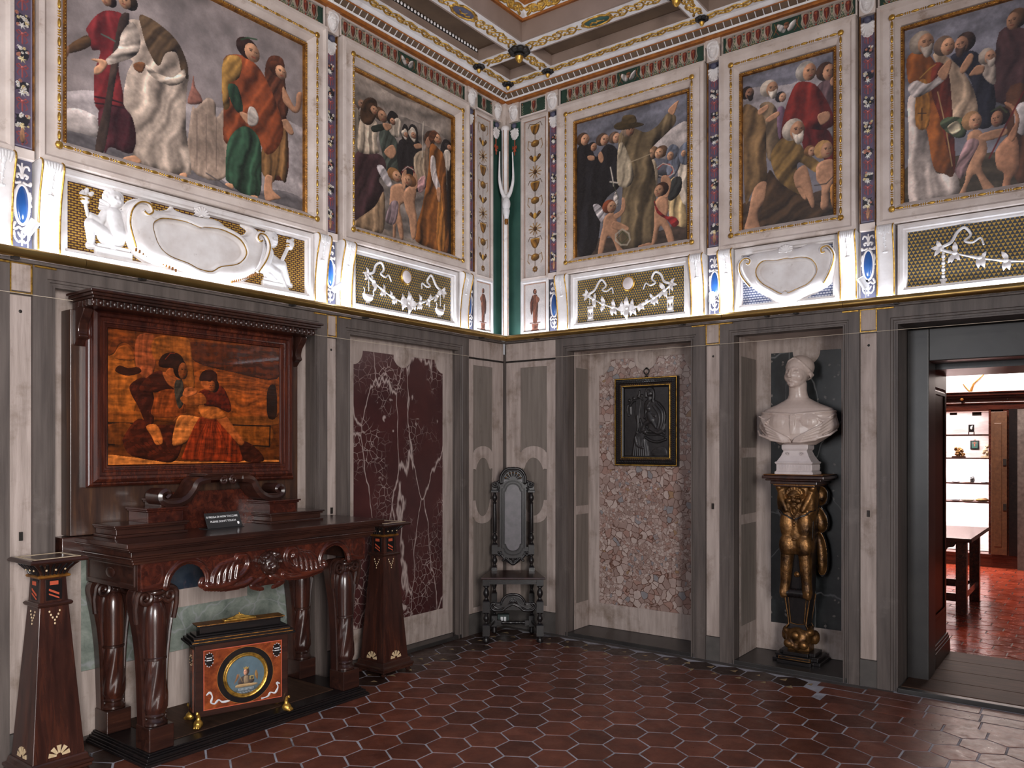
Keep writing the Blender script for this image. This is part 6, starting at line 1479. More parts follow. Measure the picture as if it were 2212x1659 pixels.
obj('gilt_handle', hn, MT['gilt'], cs, bevel=.004); obj('handle_crest', MB().loft([[(-.075, -.07 + .0, .526), (-.055, -.07, .526), (-.055, .07, .526), (-.075, .07, .526)], [(-.07, -.03, .536), (-.06, -.03, .536), (-.06, .03, .536), (-.07, .03, .536)], [(-.068, -.012, .545), (-.062, -.012, .545), (-.062, .012, .545), (-.068, .012, .545)]]).ell((-.065, 0, .549), (.006, .006, .006), 8, 6), MT['gilt'], cs, smooth=40)
FM = Matrix(((0, 0, 1, .0005), (1, 0, 0, 0), (0, 1, 0, .2365), (0, 0, 0, 1)))      # front face frame: (y, z, out)
fp = obj('veneer_panel', MB().box(-.200, -.152, 0, .204, .150, .003), MT['veneer_red'], cs, FM)
obj('red_stringing', MB().frame(-.204, -.156, .208, .154, [(0, .001), (0, .0042), (.004, .0042), (.004, .001)]), MT['inlay_red'], fp)
obj('dark_roundel', MB().lathe([(.147, .002), (.147, .0048), (.002, .0050)], 48), MT['ebony'], fp, T(.012, -.004, 0))
obj('roundel_stringing', MB().tube([(.012 + .148 * math.cos(a), -.004 + .148 * math.sin(a), .004) for a in np.linspace(0, 2 * PI, 49)[:-1]], .0018, 6, closed=True), MT['orange_line'], fp)
obj('gilt_ring', MB().lathe([(.098, .004), (.116, .004), (.119, .010), (.114, .015), (.108, .012), (.104, .015), (.099, .010), (.098, .004)], 48, cap=False), MT['gilt'], fp, T(.012, -.004, 0), smooth=50)
md = CV(204, 204, 1.3, (78, 98, 108), 41, .12, 40)
md.fill([(30, 30), (60, 44), (150, 44), (180, 40), (160, 10), (60, 6)], (70, 84, 90)); md.fill([(40, 62), (66, 96), (58, 112), (48, 84)], (150, 100, 60)); md.fill([(164, 66), (150, 94), (156, 120), (166, 100)], (150, 110, 60))
md.fill([(62, 58), (70, 86), (96, 100), (124, 96), (146, 76), (140, 56), (100, 50)], (58, 48, 44), amp=.3, fold=80, soft=20); md.fill([(94, 56), (92, 92), (104, 98), (116, 90), (116, 56)], (128, 108, 84), soft=12); md.fill([(122, 72), (146, 72), (146, 94), (122, 94)], (150, 128, 70), smooth=False, soft=4); md.fill([(127, 77), (141, 77), (141, 89), (127, 89)], (60, 58, 54), smooth=False, soft=2)
md.head(104, 118, 14, 20, -1, (70, 50, 36), (196, 140, 112), None); md.fill([(92, 132), (116, 132), (118, 146), (110, 138), (104, 148), (98, 138), (90, 146)], (160, 128, 60), smooth=False, soft=4)
md.line([(66, 112), (84, 66)], 3, (150, 120, 70)); md.fill([(56, 40), (150, 40), (158, 52), (60, 56)], (168, 138, 96), soft=8)
for k in range(12): md.line([(62 + k * 7, 22), (66 + k * 7, 34)], 2.2, (196, 200, 206)); md.line([(56 + k * 8, 8), (60 + k * 8, 16)], 2.2, (180, 186, 194))
X, Y = np.meshgrid(np.arange(md.nx) * md.dx - 102, np.arange(md.ny) * md.dy - 102)
md_me = md.mesh('medallion_painting', -.102, -.102, 0); 
co = np.empty(len(md_me.vertices) * 3); md_me.vertices.foreach_get('co', co); co = co.reshape(-1, 3); rr_ = np.hypot(co[:, 0], co[:, 1]); k_ = np.where(rr_ > .1, .1 / np.maximum(rr_, 1e-6), 1.); co[:, :2] *= k_[:, None]; md_me.vertices.foreach_set('co', co.ravel()); md_me.update()
obj('medallion_painting', md_me, MT['paint'], fp, T(.012, -.004, .006))
rb = MB(); rb.tube([(y, z, .0045) for y, z in crom([(-.190, -.078), (-.172, -.066), (-.160, -.09), (-.166, -.118), (-.148, -.128), (-.128, -.112), (-.108, -.126), (-.07, -.126)], 5, False)], [.003 + .003 * math.sin(k * .35) ** 2 for k in range(36)], 6, .3); obj('white_ribbon', rb, MT['inlay_white'], fp)
rb = MB(); rb.tube([(y, z, .0045) for y, z in crom([(.196, -.082), (.180, -.076), (.186, -.10), (.170, -.128), (.145, -.122), (.130, -.140), (.095, -.146)], 5, False)], [.003 + .003 * math.sin(k * .35) ** 2 for k in range(31)], 6, .3); obj('white_ribbon', rb, MT['inlay_white'], fp)
for y in (-.175, .180):
    sh = obj('shield_inlay', MB().prism(crom([(y, .068), (y + .020, .09), (y + .018, .130), (y, .136), (y - .018, .130), (y - .020, .09)], 3), .003, .0046), MT['ebony'], fp)
    pe_ = MB(); [pe_.ell((y + .021 * math.cos(a), .103 + .036 * math.sin(a), .005), (.003, .003, .002), 6, 4) for a in np.linspace(0, 2 * PI, 13)[:-1]]; pe_.box(y - .014, .098, .0046, y + .014, .103, .0056).box(y - .014, .110, .0046, y + .014, .115, .0056); obj('shield_studs', pe_, MT['inlay_white'], fp)
for s in (-1, 1):
    SM = Matrix(((1, 0, 0, 0), (0, 0, s, s * (hw + .0005)), (0, 1, 0, 0), (0, 0, 0, 1)))
    sp = obj('side_panel', MB().box(-dp + .035, .07, 0, -.035, .395, .003), MT['veneer_red'], cs, SM)
    inl = MB().prism([(-.066, .09), (-.058, .09), (-.056, .28), (-.065, .29), (-.074, .28), (-.076, .09), (-.068, .09)], .003, .0042).lathe([(.020, .003), (.020, .0042), (.001, .0043)], 16, (0, 0, 0)) if False else MB().prism([(-.085, .09), (-.045, .09), (-.056, .26), (-.065, .28), (-.074, .26)], .003, .0042)
    obj('side_inlay', inl, MT['ebony'], sp); obj('side_shield', MB().lathe([(.018, .003), (.018, .0045), (.001, .0046)], 16), MT['ebony'], sp, T(-.065, .335, 0))
    st_ = MB(); [st_.ell((-.065 + .021 * math.cos(a), .335 + .026 * math.sin(a), .0045), (.003, .003, .002), 6, 4) for a in np.linspace(0, 2 * PI, 11)[:-1]]; obj('side_studs', st_, MT['cream_inlay'], sp)
ft = MB().ell((.0, 0, .022), (.026, .024, .022), 12, 8).ell((.012, 0, .014), (.02, .022, .014), 10, 6)
for q in (-1, 0, 1): ft.ell((.024, q * .011, .010), (.012, .006, .009), 8, 6)
ft.tube([(.0, 0, .03), (-.004, 0, .055), (.004, 0, .075), (.016, 0, .082), (.018, 0, .072)], [.014, .011, .009, .008, .006], 8)
FT = remesh(ft, .003, 1); FT.materials.append(MT['gilt'])
for x, y, r_ in ((.012, -hw + .012, -.6), (.012, hw - .012, .6), (-dp - .012, -hw + .012, PI + .6), (-dp - .012, hw - .012, PI - .6)): link('gilt_foot', FT, None, cs, T(x, y, 0) @ RZ(r_))

# ------------------------------------------------------------------ two tapering pedestals
def pedestal(label, x, y, s=1.0):
    t = thing('tapered_pedestal', label, 'pedestal', T(x, y, 0), 'inlaid tapering pedestals by the console')
    b = MB().sqlathe([(.135, .135, .028), (.135, .135, .040), (.140, .140, .048), (.140, .140, .058), (.126, .126, .064), (.122, .122, .085), (.116, .116, .092)]); obj('base', b, MT['walnut'], t, bevel=.002)
    obj('shaft', MB().sqlathe([(.112, .112, .088), (.063, .063, .775)]), MT['walnut_x'], t, bevel=.003)
    for q in range(4):
        M_ = RZ(q * PI / 2); f = MB().frame(-.095, .11, .095, .76, [(0, 0), (.006, .003), (.012, .0)]) if False else None
        # sunburst and pearl drop in pale inlay, lying on the sloping face
        tilt = math.atan2(.112 - .063, .775 - .088); FMx = M_ @ T(.1125, 0, .088) @ RY(-tilt) @ Matrix(((0, 0, 1, 0), (1, 0, 0, 0), (0, 1, 0, 0), (0, 0, 0, 1)))
        sb = MB()
        for k in range(5):
            a = math.radians(12 + 39 * k); sb.prism([(.012 * math.cos(a) + .004 * math.sin(a), .018 + .012 * math.sin(a) - .004 * math.cos(a)), (.046 * math.cos(a) + .010 * math.sin(a), .018 + .046 * math.sin(a) - .010 * math.cos(a)), (.046 * math.cos(a) - .010 * math.sin(a), .018 + .046 * math.sin(a) + .010 * math.cos(a)), (.012 * math.cos(a) - .004 * math.sin(a), .018 + .012 * math.sin(a) + .004 * math.cos(a))], 0, .002)
        obj('sunburst_inlay', sb, MT['cream_inlay'], t, FMx)
        pd = MB()
        for k, (px_, py_) in enumerate(((-.022, .665), (-.016, .65), (-.009, .637), (.022, .665), (.016, .65), (.009, .637), (0, .625), (0, .61))): pd.ell((px_, py_, .0005), (.0045, .0055, .002), 8, 4)
        obj('pearl_inlay', pd, MT['cream_inlay'], t, FMx)
        sh = MB().box(-.018, .762, 0, .018, .785, .002) ; 
        NM = M_ @ Matrix(((0, 0, 1, .058), (1, 0, 0, 0), (0, 1, 0, 0), (0, 0, 0, 1)))
        obj('neck_panel', MB().box(-.034, .80, -.002, .034, .895, .0015), MT['ebony'], t, NM)
        obj('red_bar', MB().box(-.018, .870, .001, .018, .888, .003).prism([(-.022, .845), (-.022, .855), (.022, .832), (.022, .822)], .001, .003).prism([(-.022, .827), (-.022, .834), (.022, .812), (.022, .805)], .001, .003), MT['inlay_red'], t, NM)
    obj('lower_collar', MB().sqlathe([(.066, .066, .772), (.074, .074, .776), (.078, .078, .786), (.070, .070, .794)]), MT['walnut'], t, bevel=.002)
    obj('neck', MB().sqlathe([(.060, .060, .792), (.054, .054, .905)]), MT['walnut_x'], t)
    obj('upper_collar', MB().sqlathe([(.056, .056, .900), (.068, .068, .904), (.070, .070, .912), (.060, .060, .918)]), MT['gilt_dark'], t, bevel=.002)
    cp = MB(); n = 7
    cp.sqlathe([(.058, .058, .915), (.062, .062, .93), (.075, .075, .948), (.094, .094, .966), (.098, .098, .970)]); obj('capital', cp, MT['walnut'], t, bevel=.002)
    fl_ = MB()
    for q in range(4):
        for k in range(6): f = -1 + 2 * (k + .5) / 6; fl_.merge(MB().tube([(.060, f * .052, .918), (.066, f * .058, .935), (.082, f * .072, .955), (.095, f * .086, .968)], [.006, .007, .008, .006], 6), RZ(q * PI / 2))
    obj('capital_fluting', fl_, MT['ebony'], t, smooth=60)
    stu = MB()
    for q in range(4):
        for k in range(3): stu.merge(MB().ell((.078, -.04 + .04 * k, .940), (.004, .005, .005), 6, 4), RZ(q * PI / 2))
    obj('pale_studs', stu, MT['cream_inlay'], t)
    obj('top_plate', MB().sqlathe([(.098, .098, .970), (.122, .122, .976), (.126, .126, .984), (.118, .118, .992), (.112, .112, .995)]), MT['walnut'], t, bevel=.002)
    obj('top_inlay', MB().frame(-.10, -.10, .10, .10, [(0, .9945), (.0, .9965), (.016, .9965), (.016, .9945)]), MT['stone_tan'], t)
    for a, b_ in ((-1, -1), (1, -1), (1, 1), (-1, 1)): obj('ball_foot', MB().lathe([(.010, 0), (.018, .006), (.020, .014), (.012, .022), (.018, .030)], 12, (a * .112, b_ * .112, 0)), MT['walnut'], t, smooth=50)
pedestal('inlaid tapering pedestal at the far left, cut by the bottom picture edge', .155, -3.655); pedestal('inlaid tapering pedestal between the console table and the red marble panel', .175, -1.555)
# ------------------------------------------------------------------ high-backed chair in the corner
cm = Matrix(((.8, -.6, 0, .420), (.6, .8, 0, -.443), (0, 0, 1, 0), (0, 0, 0, 1)))
chr_ = thing('high_back_chair', 'black carved high-backed chair with turned legs, standing in the room corner', 'chair', cm)
E = MT['ebony']
def turned(segs, x, y):                           # segs: ('b', z0, z1, half) block or ('t', [(r, z)...])
    m = MB()
    for s in segs:
        if s[0] == 'b':
            h, c_ = s[3], .008; z0, z1 = s[1], s[2]; k = .72
            m.loft([[(x + a * h * q, y + b_ * h * q, z) for a, b_ in ((-1, -1), (1, -1), (1, 1), (-1, 1))] for q, z in ((k, z0), (1, z0 + c_), (1, z1 - c_), (k, z1))])
        else: m.lathe(s[1], 14, (x, y, 0))
    return m
def bal(z0, z1, r, up=True):
    f = [(0, .6), (.06, .95), (.12, .6), (.2, .5), (.45, 1.0), (.62, .95), (.85, .45), (.92, .8), (1, .7)]
    if not up: f = [(1 - a, b_) for a, b_ in f[::-1]]
    return ('t', [(r * b_, z0 + (z1 - z0) * a) for a, b_ in f])
fseg = [('t', [(.014, 0), (.024, .006), (.026, .020), (.020, .036), (.024, .042), (.02, .05)]), ('b', .045, .142, .027), bal(.140, .228, .023), ('b', .225, .322, .027), bal(.320, .432, .024), ('b', .43, .50, .027)]
for s in (-1, 1): obj('leg', turned(fseg, s * .205, .02), E, chr_, smooth=35)
bseg = [('t', [(.014, 0), (.022, .01), (.018, .05)]), ('b', .048, .15, .022), bal(.148, .23, .020), ('b', .228, .33, .022), bal(.33, .45, .020), ('b', .44, .535, .022)]
pseg = [bal(.532, .628, .022), ('b', .625, .715, .0235), bal(.713, .812, .022), ('t', [(.013, .81), (.017, .82), (.0165, .93), (.0135, 1.04)]), bal(1.038, 1.138, .021, False)]
for s in (-1, 1): obj('leg', turned(bseg, s * .150, .335), E, chr_, smooth=35); obj('back_post', turned(pseg, s * .1475, .345), E, chr_, smooth=35)
se = MB().loft([[(-.243, -.02, z), (.243, -.02, z), (.185, .345, z), (-.185, .345, z)] for z in (.487,)] + [[(-.248, -.026, .493), (.248, -.026, .493), (.188, .35, .493), (-.188, .35, .493)], [(-.243, -.022, .503), (.243, -.022, .503), (.185, .348, .503), (-.185, .348, .503)]]); obj('seat', se, MT['walnut'], chr_, bevel=.002)
obj('seat_rail', MB().box(-.19, .005, .448, .19, .035, .487).box(-.19, .000, .475, .19, .005, .480).box(-.19, .000, .455, .19, .005, .461).box(-.16, .325, .44, .16, .345, .487), E, chr_)
for s in (-1, 1):
    obj('side_rail', MB().loft([[(s * .205 - .012, .03, .44), (s * .205 + .012, .03, .44), (s * .205 + .012, .03, .487), (s * .205 - .012, .03, .487)], [(s * .155 - .012, .33, .44), (s * .155 + .012, .33, .44), (s * .155 + .012, .33, .487), (s * .155 - .012, .33, .487)]]), E, chr_)
    obj('side_stretcher', MB().tube([(s * .203, .03, .10), (s * .19, .10, .10), (s * .178, .18, .10), (s * .165, .26, .10), (s * .152, .33, .10)], [.010, .017, .012, .017, .010], 10), E, chr_, smooth=50)
rs = MB(); rs.box(-.13, .315, .065, -.095, .345, .105).box(.095, .315, .065, .13, .345, .105); rs.lathe([(.010, -.10), (.014, -.07), (.009, -.05), (.014, -.02), (.014, .02), (.009, .05), (.014, .07), (.010, .10)], 12) if False else None
rs.tube([(x, .33, .085) for x in np.linspace(-.10, .10, 11)], [.010, .015, .008, .014, .016, .010, .016, .014, .008, .015, .010], 10); obj('back_stretcher', rs, E, chr_, smooth=40)
FS = Matrix(((1, 0, 0, 0), (0, 0, -1, .012), (0, 1, 0, 0), (0, 0, 0, 1)))
R = RL(-190, 215, 190, 385, 2.)
for s in (-1, 1):
    R.path([(s * 150, 285), (s * 140, 296), (s * 155, 302), (s * 170, 285), (s * 160, 258), (s * 130, 246), (s * 80, 248), (s * 50, 272), (0, 296)], 9, .9); R.path([(s * 150, 278), (s * 110, 262), (s * 70, 280), (s * 30, 306)], 6, .9)
    R.path([(s * 165, 300), (s * 130, 300), (s * 90, 305)], 7, .8); R.path([(s * 92, 296), (s * 80, 330), (s * 45, 362), (0, 372)], 9, .9); R.path([(s * 76, 300), (s * 62, 330), (s * 36, 348), (0, 354)], 6, .9)
    R.cap(s * 18, 316, 12, s * 34, 300, 8); R.cap(s * 10, 334, 8)
R.cap(0, 312, 12); R.pillow([(-150, 296), (-90, 304), (-60, 340), (0, 358), (60, 340), (90, 304), (150, 296), (120, 262), (60, 268), (0, 300), (-60, 268), (-120, 262)], 5, 8)
obj('front_stretcher', R.mesh('front_stretcher', 0), E, chr_, FS, smooth=0)
obj('stretcher_core', MB().prism([(-.18, .25), (.18, .25), (.18, .29), (.09, .31), (.07, .34), (0, .366), (-.07, .34), (-.09, .31), (-.18, .29)], -.022, .001), E, chr_, FS)
BM = Matrix(((1, 0, 0, 0), (0, 0, -1, .352), (0, 1, 0, 0), (0, 0, 0, 1)))
def lobed(hw, zt, zb, ra, notch): return [(-hw, zb + .03), (-hw, zt - .03)] + [(-hw + notch, zt - .03)] + arc(0, zt - .03, hw - notch, PI, 0, 14, .06 + .0)[1:-1] + [(hw - notch, zt - .03), (hw, zt - .03), (hw, zb + .03), (hw - notch, zb + .03)] + arc(0, zb + .03, hw - notch, 0, -PI, 14, .055)[1:-1] + [(-hw + notch, zb + .03)]
bf = obj('back_frame', plate(lobed(.106, 1.205, .625, .09, .018), [lobed(.068, 1.165, .685, .06, .012)], -.012, .016), E, chr_, BM)
obj('back_panel', MB().box(-.075, .63, -.006, .075, 1.23, .002), MT['chair_panel'], bf)
for hw_, zt, zb, nt_ in ((.072, 1.170, .680, .012), (.090, 1.190, .650, .016)):
    P = lobed(hw_, zt, zb, 0, nt_); obj('frame_bead', MB().tube([(a, b_, .016) for a, b_ in P], .0045, 6, closed=True), E, bf)
R = RL(-175, 1130, 175, 1345, 2.)
R.path([(-98, 1205), (-96, 1262), (-58, 1312), (0, 1330 - 9), (58, 1312), (96, 1262), (98, 1205)], 11, 1.); R.path([(-84, 1205), (-82, 1255), (-48, 1298), (0, 1306), (48, 1298), (82, 1255), (84, 1205)], 6, 1.2)
for s in (-1, 1):
    R.path([(s * 142, 1190), (s * 152, 1196), (s * 148, 1208), (s * 132, 1206), (s * 126, 1188), (s * 140, 1172), (s * 160, 1180), (s * 164, 1200)], 7, 1.); R.path([(s * 122, 1150), (s * 118, 1180), (s * 122, 1212), (s * 98, 1220), (s * 96, 1200)], 8, 1.)
    R.cap(s * 172, 1146, 4, s * 112, 1146, 4, 1.2); R.cap(s * 172, 1136, 4, s * 112, 1136, 4, 1.2)
R.pillow([(-100, 1150), (-100, 1250), (-60, 1305), (0, 1318), (60, 1305), (100, 1250), (100, 1150)], 4, 8)
for k in range(7): a = math.radians(20 + 23.3 * k); R.cap(40 * math.cos(a), 1225 + 38 * math.sin(a), 6, 66 * math.cos(a), 1225 + 66 * math.sin(a), 8, 1.)
cr = obj('crest', R.mesh('crest', 0), E, chr_, BM @ T(0, 0, -.004))
obj('crest_core', MB().prism([(-.1, 1.15), (-.1, 1.25), (-.06, 1.31), (0, 1.328), (.06, 1.31), (.1, 1.25), (.1, 1.15)], -.014, -.004).prism([(-.17, 1.13), (-.17, 1.205), (-.13, 1.21), (-.1, 1.21), (-.1, 1.13)], -.014, -.004).prism([(.17, 1.13), (.17, 1.205), (.13, 1.21), (.1, 1.21), (.1, 1.13)], -.014, -.004), E, cr)
gk = MB()
for k in range(7): a = math.radians(20 + 23.3 * k); gk.ell((.062 * math.cos(a), 1.225 + .062 * math.sin(a), .008), (.005, .004, .003), 6, 4)
obj('gilt_touch', gk, MT['gilt_dark'], cr)
R = RL(-130, 530, 130, 670, 2.)
for s in (-1, 1): R.path([(s * 118, 640), (s * 108, 652), (s * 122, 660), (s * 128, 640), (s * 112, 622), (s * 90, 640), (s * 80, 620)], 7, 1.); R.path([(s * 92, 620), (s * 70, 590), (s * 84, 580)], 8, 1.); R.path([(s * 60, 600), (s * 30, 575), (s * 10, 552)], 9, 1.); R.cap(s * 20, 600, 14, k=1.); R.cap(s * 48, 596, 10, k=1.)
R.cap(0, 590, 14, 0, 548, 8); R.pillow([(-100, 650), (100, 650), (70, 590), (0, 545), (-70, 590)], 5, 10); obj('pendant_carving', R.mesh('pendant_carving', 0), E, chr_, BM)
for s in (-1, 1): obj('post_cap', MB().cbox(s * .1475, .345, 1.128, .058, .04, 1.146), E, chr_, bevel=.002); obj('back_tie', MB().box(s * .10 - .012, .338, .655, s * .135 + .0, .352, .69) if s > 0 else MB().box(-.135, .338, .655, -.088, .352, .69), E, chr_)

# power socket low on the corner pilaster
so = thing('power_socket', 'small dark green box with two pale sockets, on the wall behind the chair legs', 'socket', ML @ T(.01, .045, -.0) @ T(-.105, 0, .0))
so.matrix_local = T(.075, -.115, .046) @ RZ(math.radians(36.9)) @ RX(PI / 2)
obj('housing', MB().box(-.047, 0, -.045, .047, .075, .0), MT['plastic_green'], so, bevel=.004); obj('cover_frame', MB().frame(-.047, 0, .047, .075, [(0, 0), (.002, .004), (.010, .004), (.012, 0)]), MT['plastic_green'], so)
for s in (-1, 1):
    k = obj('socket_plate', MB().box(s * .013 - .009, .02, 0, s * .013 + .009, .055, .003), MT['plastic_white'], so); obj('socket_hole', MB().box(s * .013 - .002, .027, .003, s * .013 + .002, .031, .0034).box(s * .013 - .002, .036, .003, s * .013 + .002, .040, .0034).box(s * .013 - .002, .045, .003, s * .013 + .002, .049, .0034), MT['plastic_black'], k)

# ------------------------------------------------------------------ bronze relief hanging in the first niche
br_ = thing('bronze_relief', 'black bronze relief of a mother and child in gilt-edged ebony frame, hung on pebbled marble', 'picture', MR @ T(1.155, 1.345, -.337)); x0, x1, h_ = -.275, .270, .695
obj('frame', MB().frame(x0, 0, x1, h_, [(0, 0), (0, .035), (.004, .040), (.008, .036), (.012, .036), (.016, .044), (.040, .046), (.046, .036), (.060, .034), (.066, .038), (.078, .034), (.082, .020)]), MT['ebony'], br_)
obj('gilt_outer_line', MB().frame(x0 + .004, .004, x1 - .004, h_ - .004, [(0, .037), (.0, .0425), (.006, .0425), (.008, .037)]), MT['gilt'], br_)
obj('gilt_inner_line', MB().frame(x0 + .060, .060, x1 - .060, h_ - .060, [(0, .034), (.001, .0385), (.007, .0395), (.010, .034)]), MT['gilt'], br_)
gd = MB(); n = 46
for k in range(n):
    y = .03 + (h_ - .06) * k / (n - 1)
    for x in (x0 + .028, x1 - .028): gd.tube([(x - .010, y - .006, .0455), (x, y, .0485), (x + .010, y + .006, .0455)], [.0015, .0042, .0015], 6)
n = 34
for k in range(n):
    x = x0 + .03 + (x1 - x0 - .06) * k / (n - 1)
    for y in (.028, h_ - .028): gd.tube([(x - .006, y - .010, .0455), (x, y, .0485), (x + .006, y + .010, .0455)], [.0015, .0042, .0015], 6)
obj('gadrooned_edge', gd, MT['gilt_dark'] if False else MT['ebony'], br_, smooth=60)
pe_ = MB(); n = 36
for k in range(n): y = .06 + (h_ - .12) * k / (n - 1); [pe_.ell((x, y, .037), (.003, .004, .003), 6, 4) for x in (x0 + .053, x1 - .053)]
n = 26
for k in range(n): x = x0 + .06 + (x1 - x0 - .12) * k / (n - 1); [pe_.ell((x, y, .037), (.004, .003, .003), 6, 4) for y in (.053, h_ - .053)]
obj('pearl_edge', pe_, MT['gilt_dark'], br_, smooth=60)
obj('relief_ground', MB().box(x0 + .078, .078, .0, x1 - .078, h_ - .078, .018), MT['bronze'], br_)
R = RL(-195, 80, 190, 615, 1.8); q = lambda x, y: (x0 * 1000 + x, h_ * 1000 - y)     # x, y in mm from the frame's upper left corner
def bc(x, y, r, X=None, Y=None, r1=None, k=.6, base=0.): a = q(x, y); b_ = q(X, Y) if X is not None else (None, None); R.cap(a[0], a[1], r, b_[0], b_[1], r1, k, base)
def bp(pts, h, soft): R.pillow([q(*p) for p in pts], h, soft)
def bf_(pts, r, k=.8, base=6, r1=None): R.path([q(*p) for p in pts], r, k, base, r1=r1)
bp(((262, 190), (330, 176), (400, 215), (440, 300), (436, 400), (400, 450), (330, 440), (285, 380), (255, 280)), 13, 30)
for p in (((380, 205), (425, 260), (434, 330), (410, 410)), ((358, 215), (405, 270), (412, 340), (396, 400)), ((335, 225), (380, 290), (386, 350), (370, 400)), ((300, 200), (275, 250), (270, 310)), ((330, 420), (380, 440), (430, 420)), ((300, 400), (350, 425), (410, 400))): bf_(p, 8, .9, 9)
bc(302, 128, 27, k=.75); bc(296, 150, 18, 300, 196, 16); bf_(((272, 150), (276, 104), (304, 88), (332, 104), (338, 150), (330, 190)), 11, .8, 8); bf_(((288, 112), (304, 100), (322, 114)), 7, .8, 14)
bc(300, 132, 5, 296, 142, 5, .9, 18); bc(290, 126, 4, 293, 126, 4, .8, 16); bc(310, 126, 4, 313, 126, 4, .8, 16)
bc(292, 246, 23, k=.9); bc(300, 285, 26, 318, 335, 30, .7, 4); bc(320, 338, 22, 262, 366, 17, .7, 6); bc(262, 368, 14, 236, 420, 11, .8, 6); bc(300, 286, 12, 352, 306, 10, .9, 10); bc(330, 350, 18, 362, 398, 13, .8, 5); bc(284, 288, 11, 258, 318, 9, .9, 8)
bc(205, 148, 15, k=.9); bc(234, 146, 16, k=.9)
for k in range(5): bf_(((192 + k * 9, 172), (184 + k * 9, 230), (180 + k * 8, 290), (196 + k * 5, 350)), 7, .9, 4)
bf_(((180, 175), (152, 190), (132, 218)), 9, .9, 4); bf_(((215, 108), (212, 150), (240, 172)), 8, .9, 4); bf_(((196, 300), (202, 390), (190, 432)), 10, .8); bf_(((222, 330), (236, 380), (226, 430)), 9, .8)
bc(124, 178, 14, k=.9); bc(126, 212, 15, 130, 285, 11, .5); bf_(((112, 215), (104, 260), (118, 300)), 6); bc(160, 160, 11, k=.7)
bp(((175, 445), (230, 430), (270, 480), (292, 560), (285, 640), (150, 640), (152, 560)), 11, 30); bc(262, 428, 20, k=.9); bf_(((248, 424), (254, 402), (276, 404), (284, 424)), 7, .8, 8)
for k in range(7): bf_(((186 + k * 11, 460 + 4 * k), (170 + k * 15, 540), (158 + k * 19, 636)), 6.5, .95, 8)
bf_(((262, 468), (318, 498), (378, 506), (440, 486)), 10, .9, 3); bf_(((180, 470), (196, 530), (246, 552)), 10, .9, 8); bf_(((232, 400), (300, 428), (380, 424), (430, 440)), 10, .9, 3); bf_(((250, 440), (310, 452), (390, 450), (440, 470)), 7, .8, 2)
bp(((320, 575), (400, 540), (440, 560), (440, 612), (330, 612)), 5, 30)
obj('cast_figures', R.mesh('cast_figures', 1, .017), MT['bronze'], br_)
hk = MB().lathe([(.012, 0), (.014, .006), (.006, .012), (.006, .028)], 10, (0, 0, 0)); hk = MB().merge(hk, T(.0, h_, .02) @ RX(-PI / 2))
hk.tube([(.022 * math.cos(a), h_ + .046 + .022 * math.sin(a), .02) for a in np.linspace(0, 2 * PI, 21)[:-1]], .0045, 8, closed=True); obj('hanging_ring', hk, MT['iron'], br_, smooth=50); obj('wall_hook', MB().tube([(0, h_ + .074, 0), (0, h_ + .074, .024), (0, h_ + .066, .03), (0, h_ + .07, .034)], .004, 8), MT['iron'], br_)

# ------------------------------------------------------------------ gilt term pedestal and marble bust in the second niche
PX, PY, PZ = 2.352, .262, .028
tp_ = thing('gilt_term', 'black and gold carved term pedestal with grotesque mask and tapering legs, under the bust', 'pedestal', T(PX, PY, PZ)); G = MT['gold_old']; EB = MT['ebony']
bs_ = MB()
for a, b_, z0, z1 in ((.16, .14, 0, .022), (.14, .12, .022, .040), (.145, .125, .040, .052), (.12, .10, .052, .075)):
    pts = [(-a, -b_ * .62), (-a * .70, -b_ * .62), (-a * .70, -b_), (a * .70, -b_), (a * .70, -b_ * .62), (a, -b_ * .62), (a, b_), (-a, b_)]; bs_.prism(pts, z0, z1)
obj('stepped_base', bs_, EB, tp_, bevel=.003); obj('base_gilding', MB().frame(-.108, .026, .108, .050, [(0, 0), (.002, .004), (.006, .004), (.008, 0)], True), G, tp_, Matrix(((1, 0, 0, 0), (0, 0, -1, -.1215), (0, 1, 0, 0), (0, 0, 0, 1))))
cl = MB().ell((0, -.03, .17), (.088, .07, .075), 16, 12).ell((0, -.095, .19), (.03, .022, .028), 10, 8).ell((-.05, -.085, .13), (.035, .03, .032), 10, 8).ell((.05, -.085, .13), (.035, .03, .032), 10, 8).ell((0, -.08, .11), (.028, .025, .024), 10, 8).ell((-.078, -.03, .21), (.03, .04, .028), 10, 8).ell((.078, -.03, .21), (.03, .04, .028), 10, 8).ell((.095, .02, .17), (.035, .04, .05), 10, 8).ell((-.095, .02, .17), (.035, .04, .05), 10, 8).cbox(0, .02, .07, .15, .12, .24)
obj('grotesque_foot', remesh(cl, .007, 2), MT['gold_old'], tp_)
sf = MB().loft([[(-w_, -d_, z), (w_, -d_, z), (w_, .06, z), (-w_, .06, z)] for w_, d_, z in ((.070, .062, .225), (.055, .052, .245), (.062, .05, .26), (.088, .055, .47), (.10, .06, .78), (.12, .065, 1.20))]); obj('tapering_shaft', sf, EB, tp_, bevel=.003)
ge = MB()
for s in (-1, 1): ge.tube([(s * .074, -.066, .235), (s * .057, -.056, .258), (s * .062, -.055, .30), (s * .086, -.058, .46)], .0055, 8); ge.tube([(s * .045, -.054, .262), (s * .048, -.055, .30), (s * .062, -.058, .46)], .004, 8); ge.tube([(s * .072, .06, .235), (s * .058, .062, .26), (s * .088, .062, .46)], .005, 8)
ge.tube([(-.045, -.054, .264), (0, -.055, .258), (.045, -.054, .264)], .004, 8); obj('gilt_edging', ge, G, tp_, smooth=60)
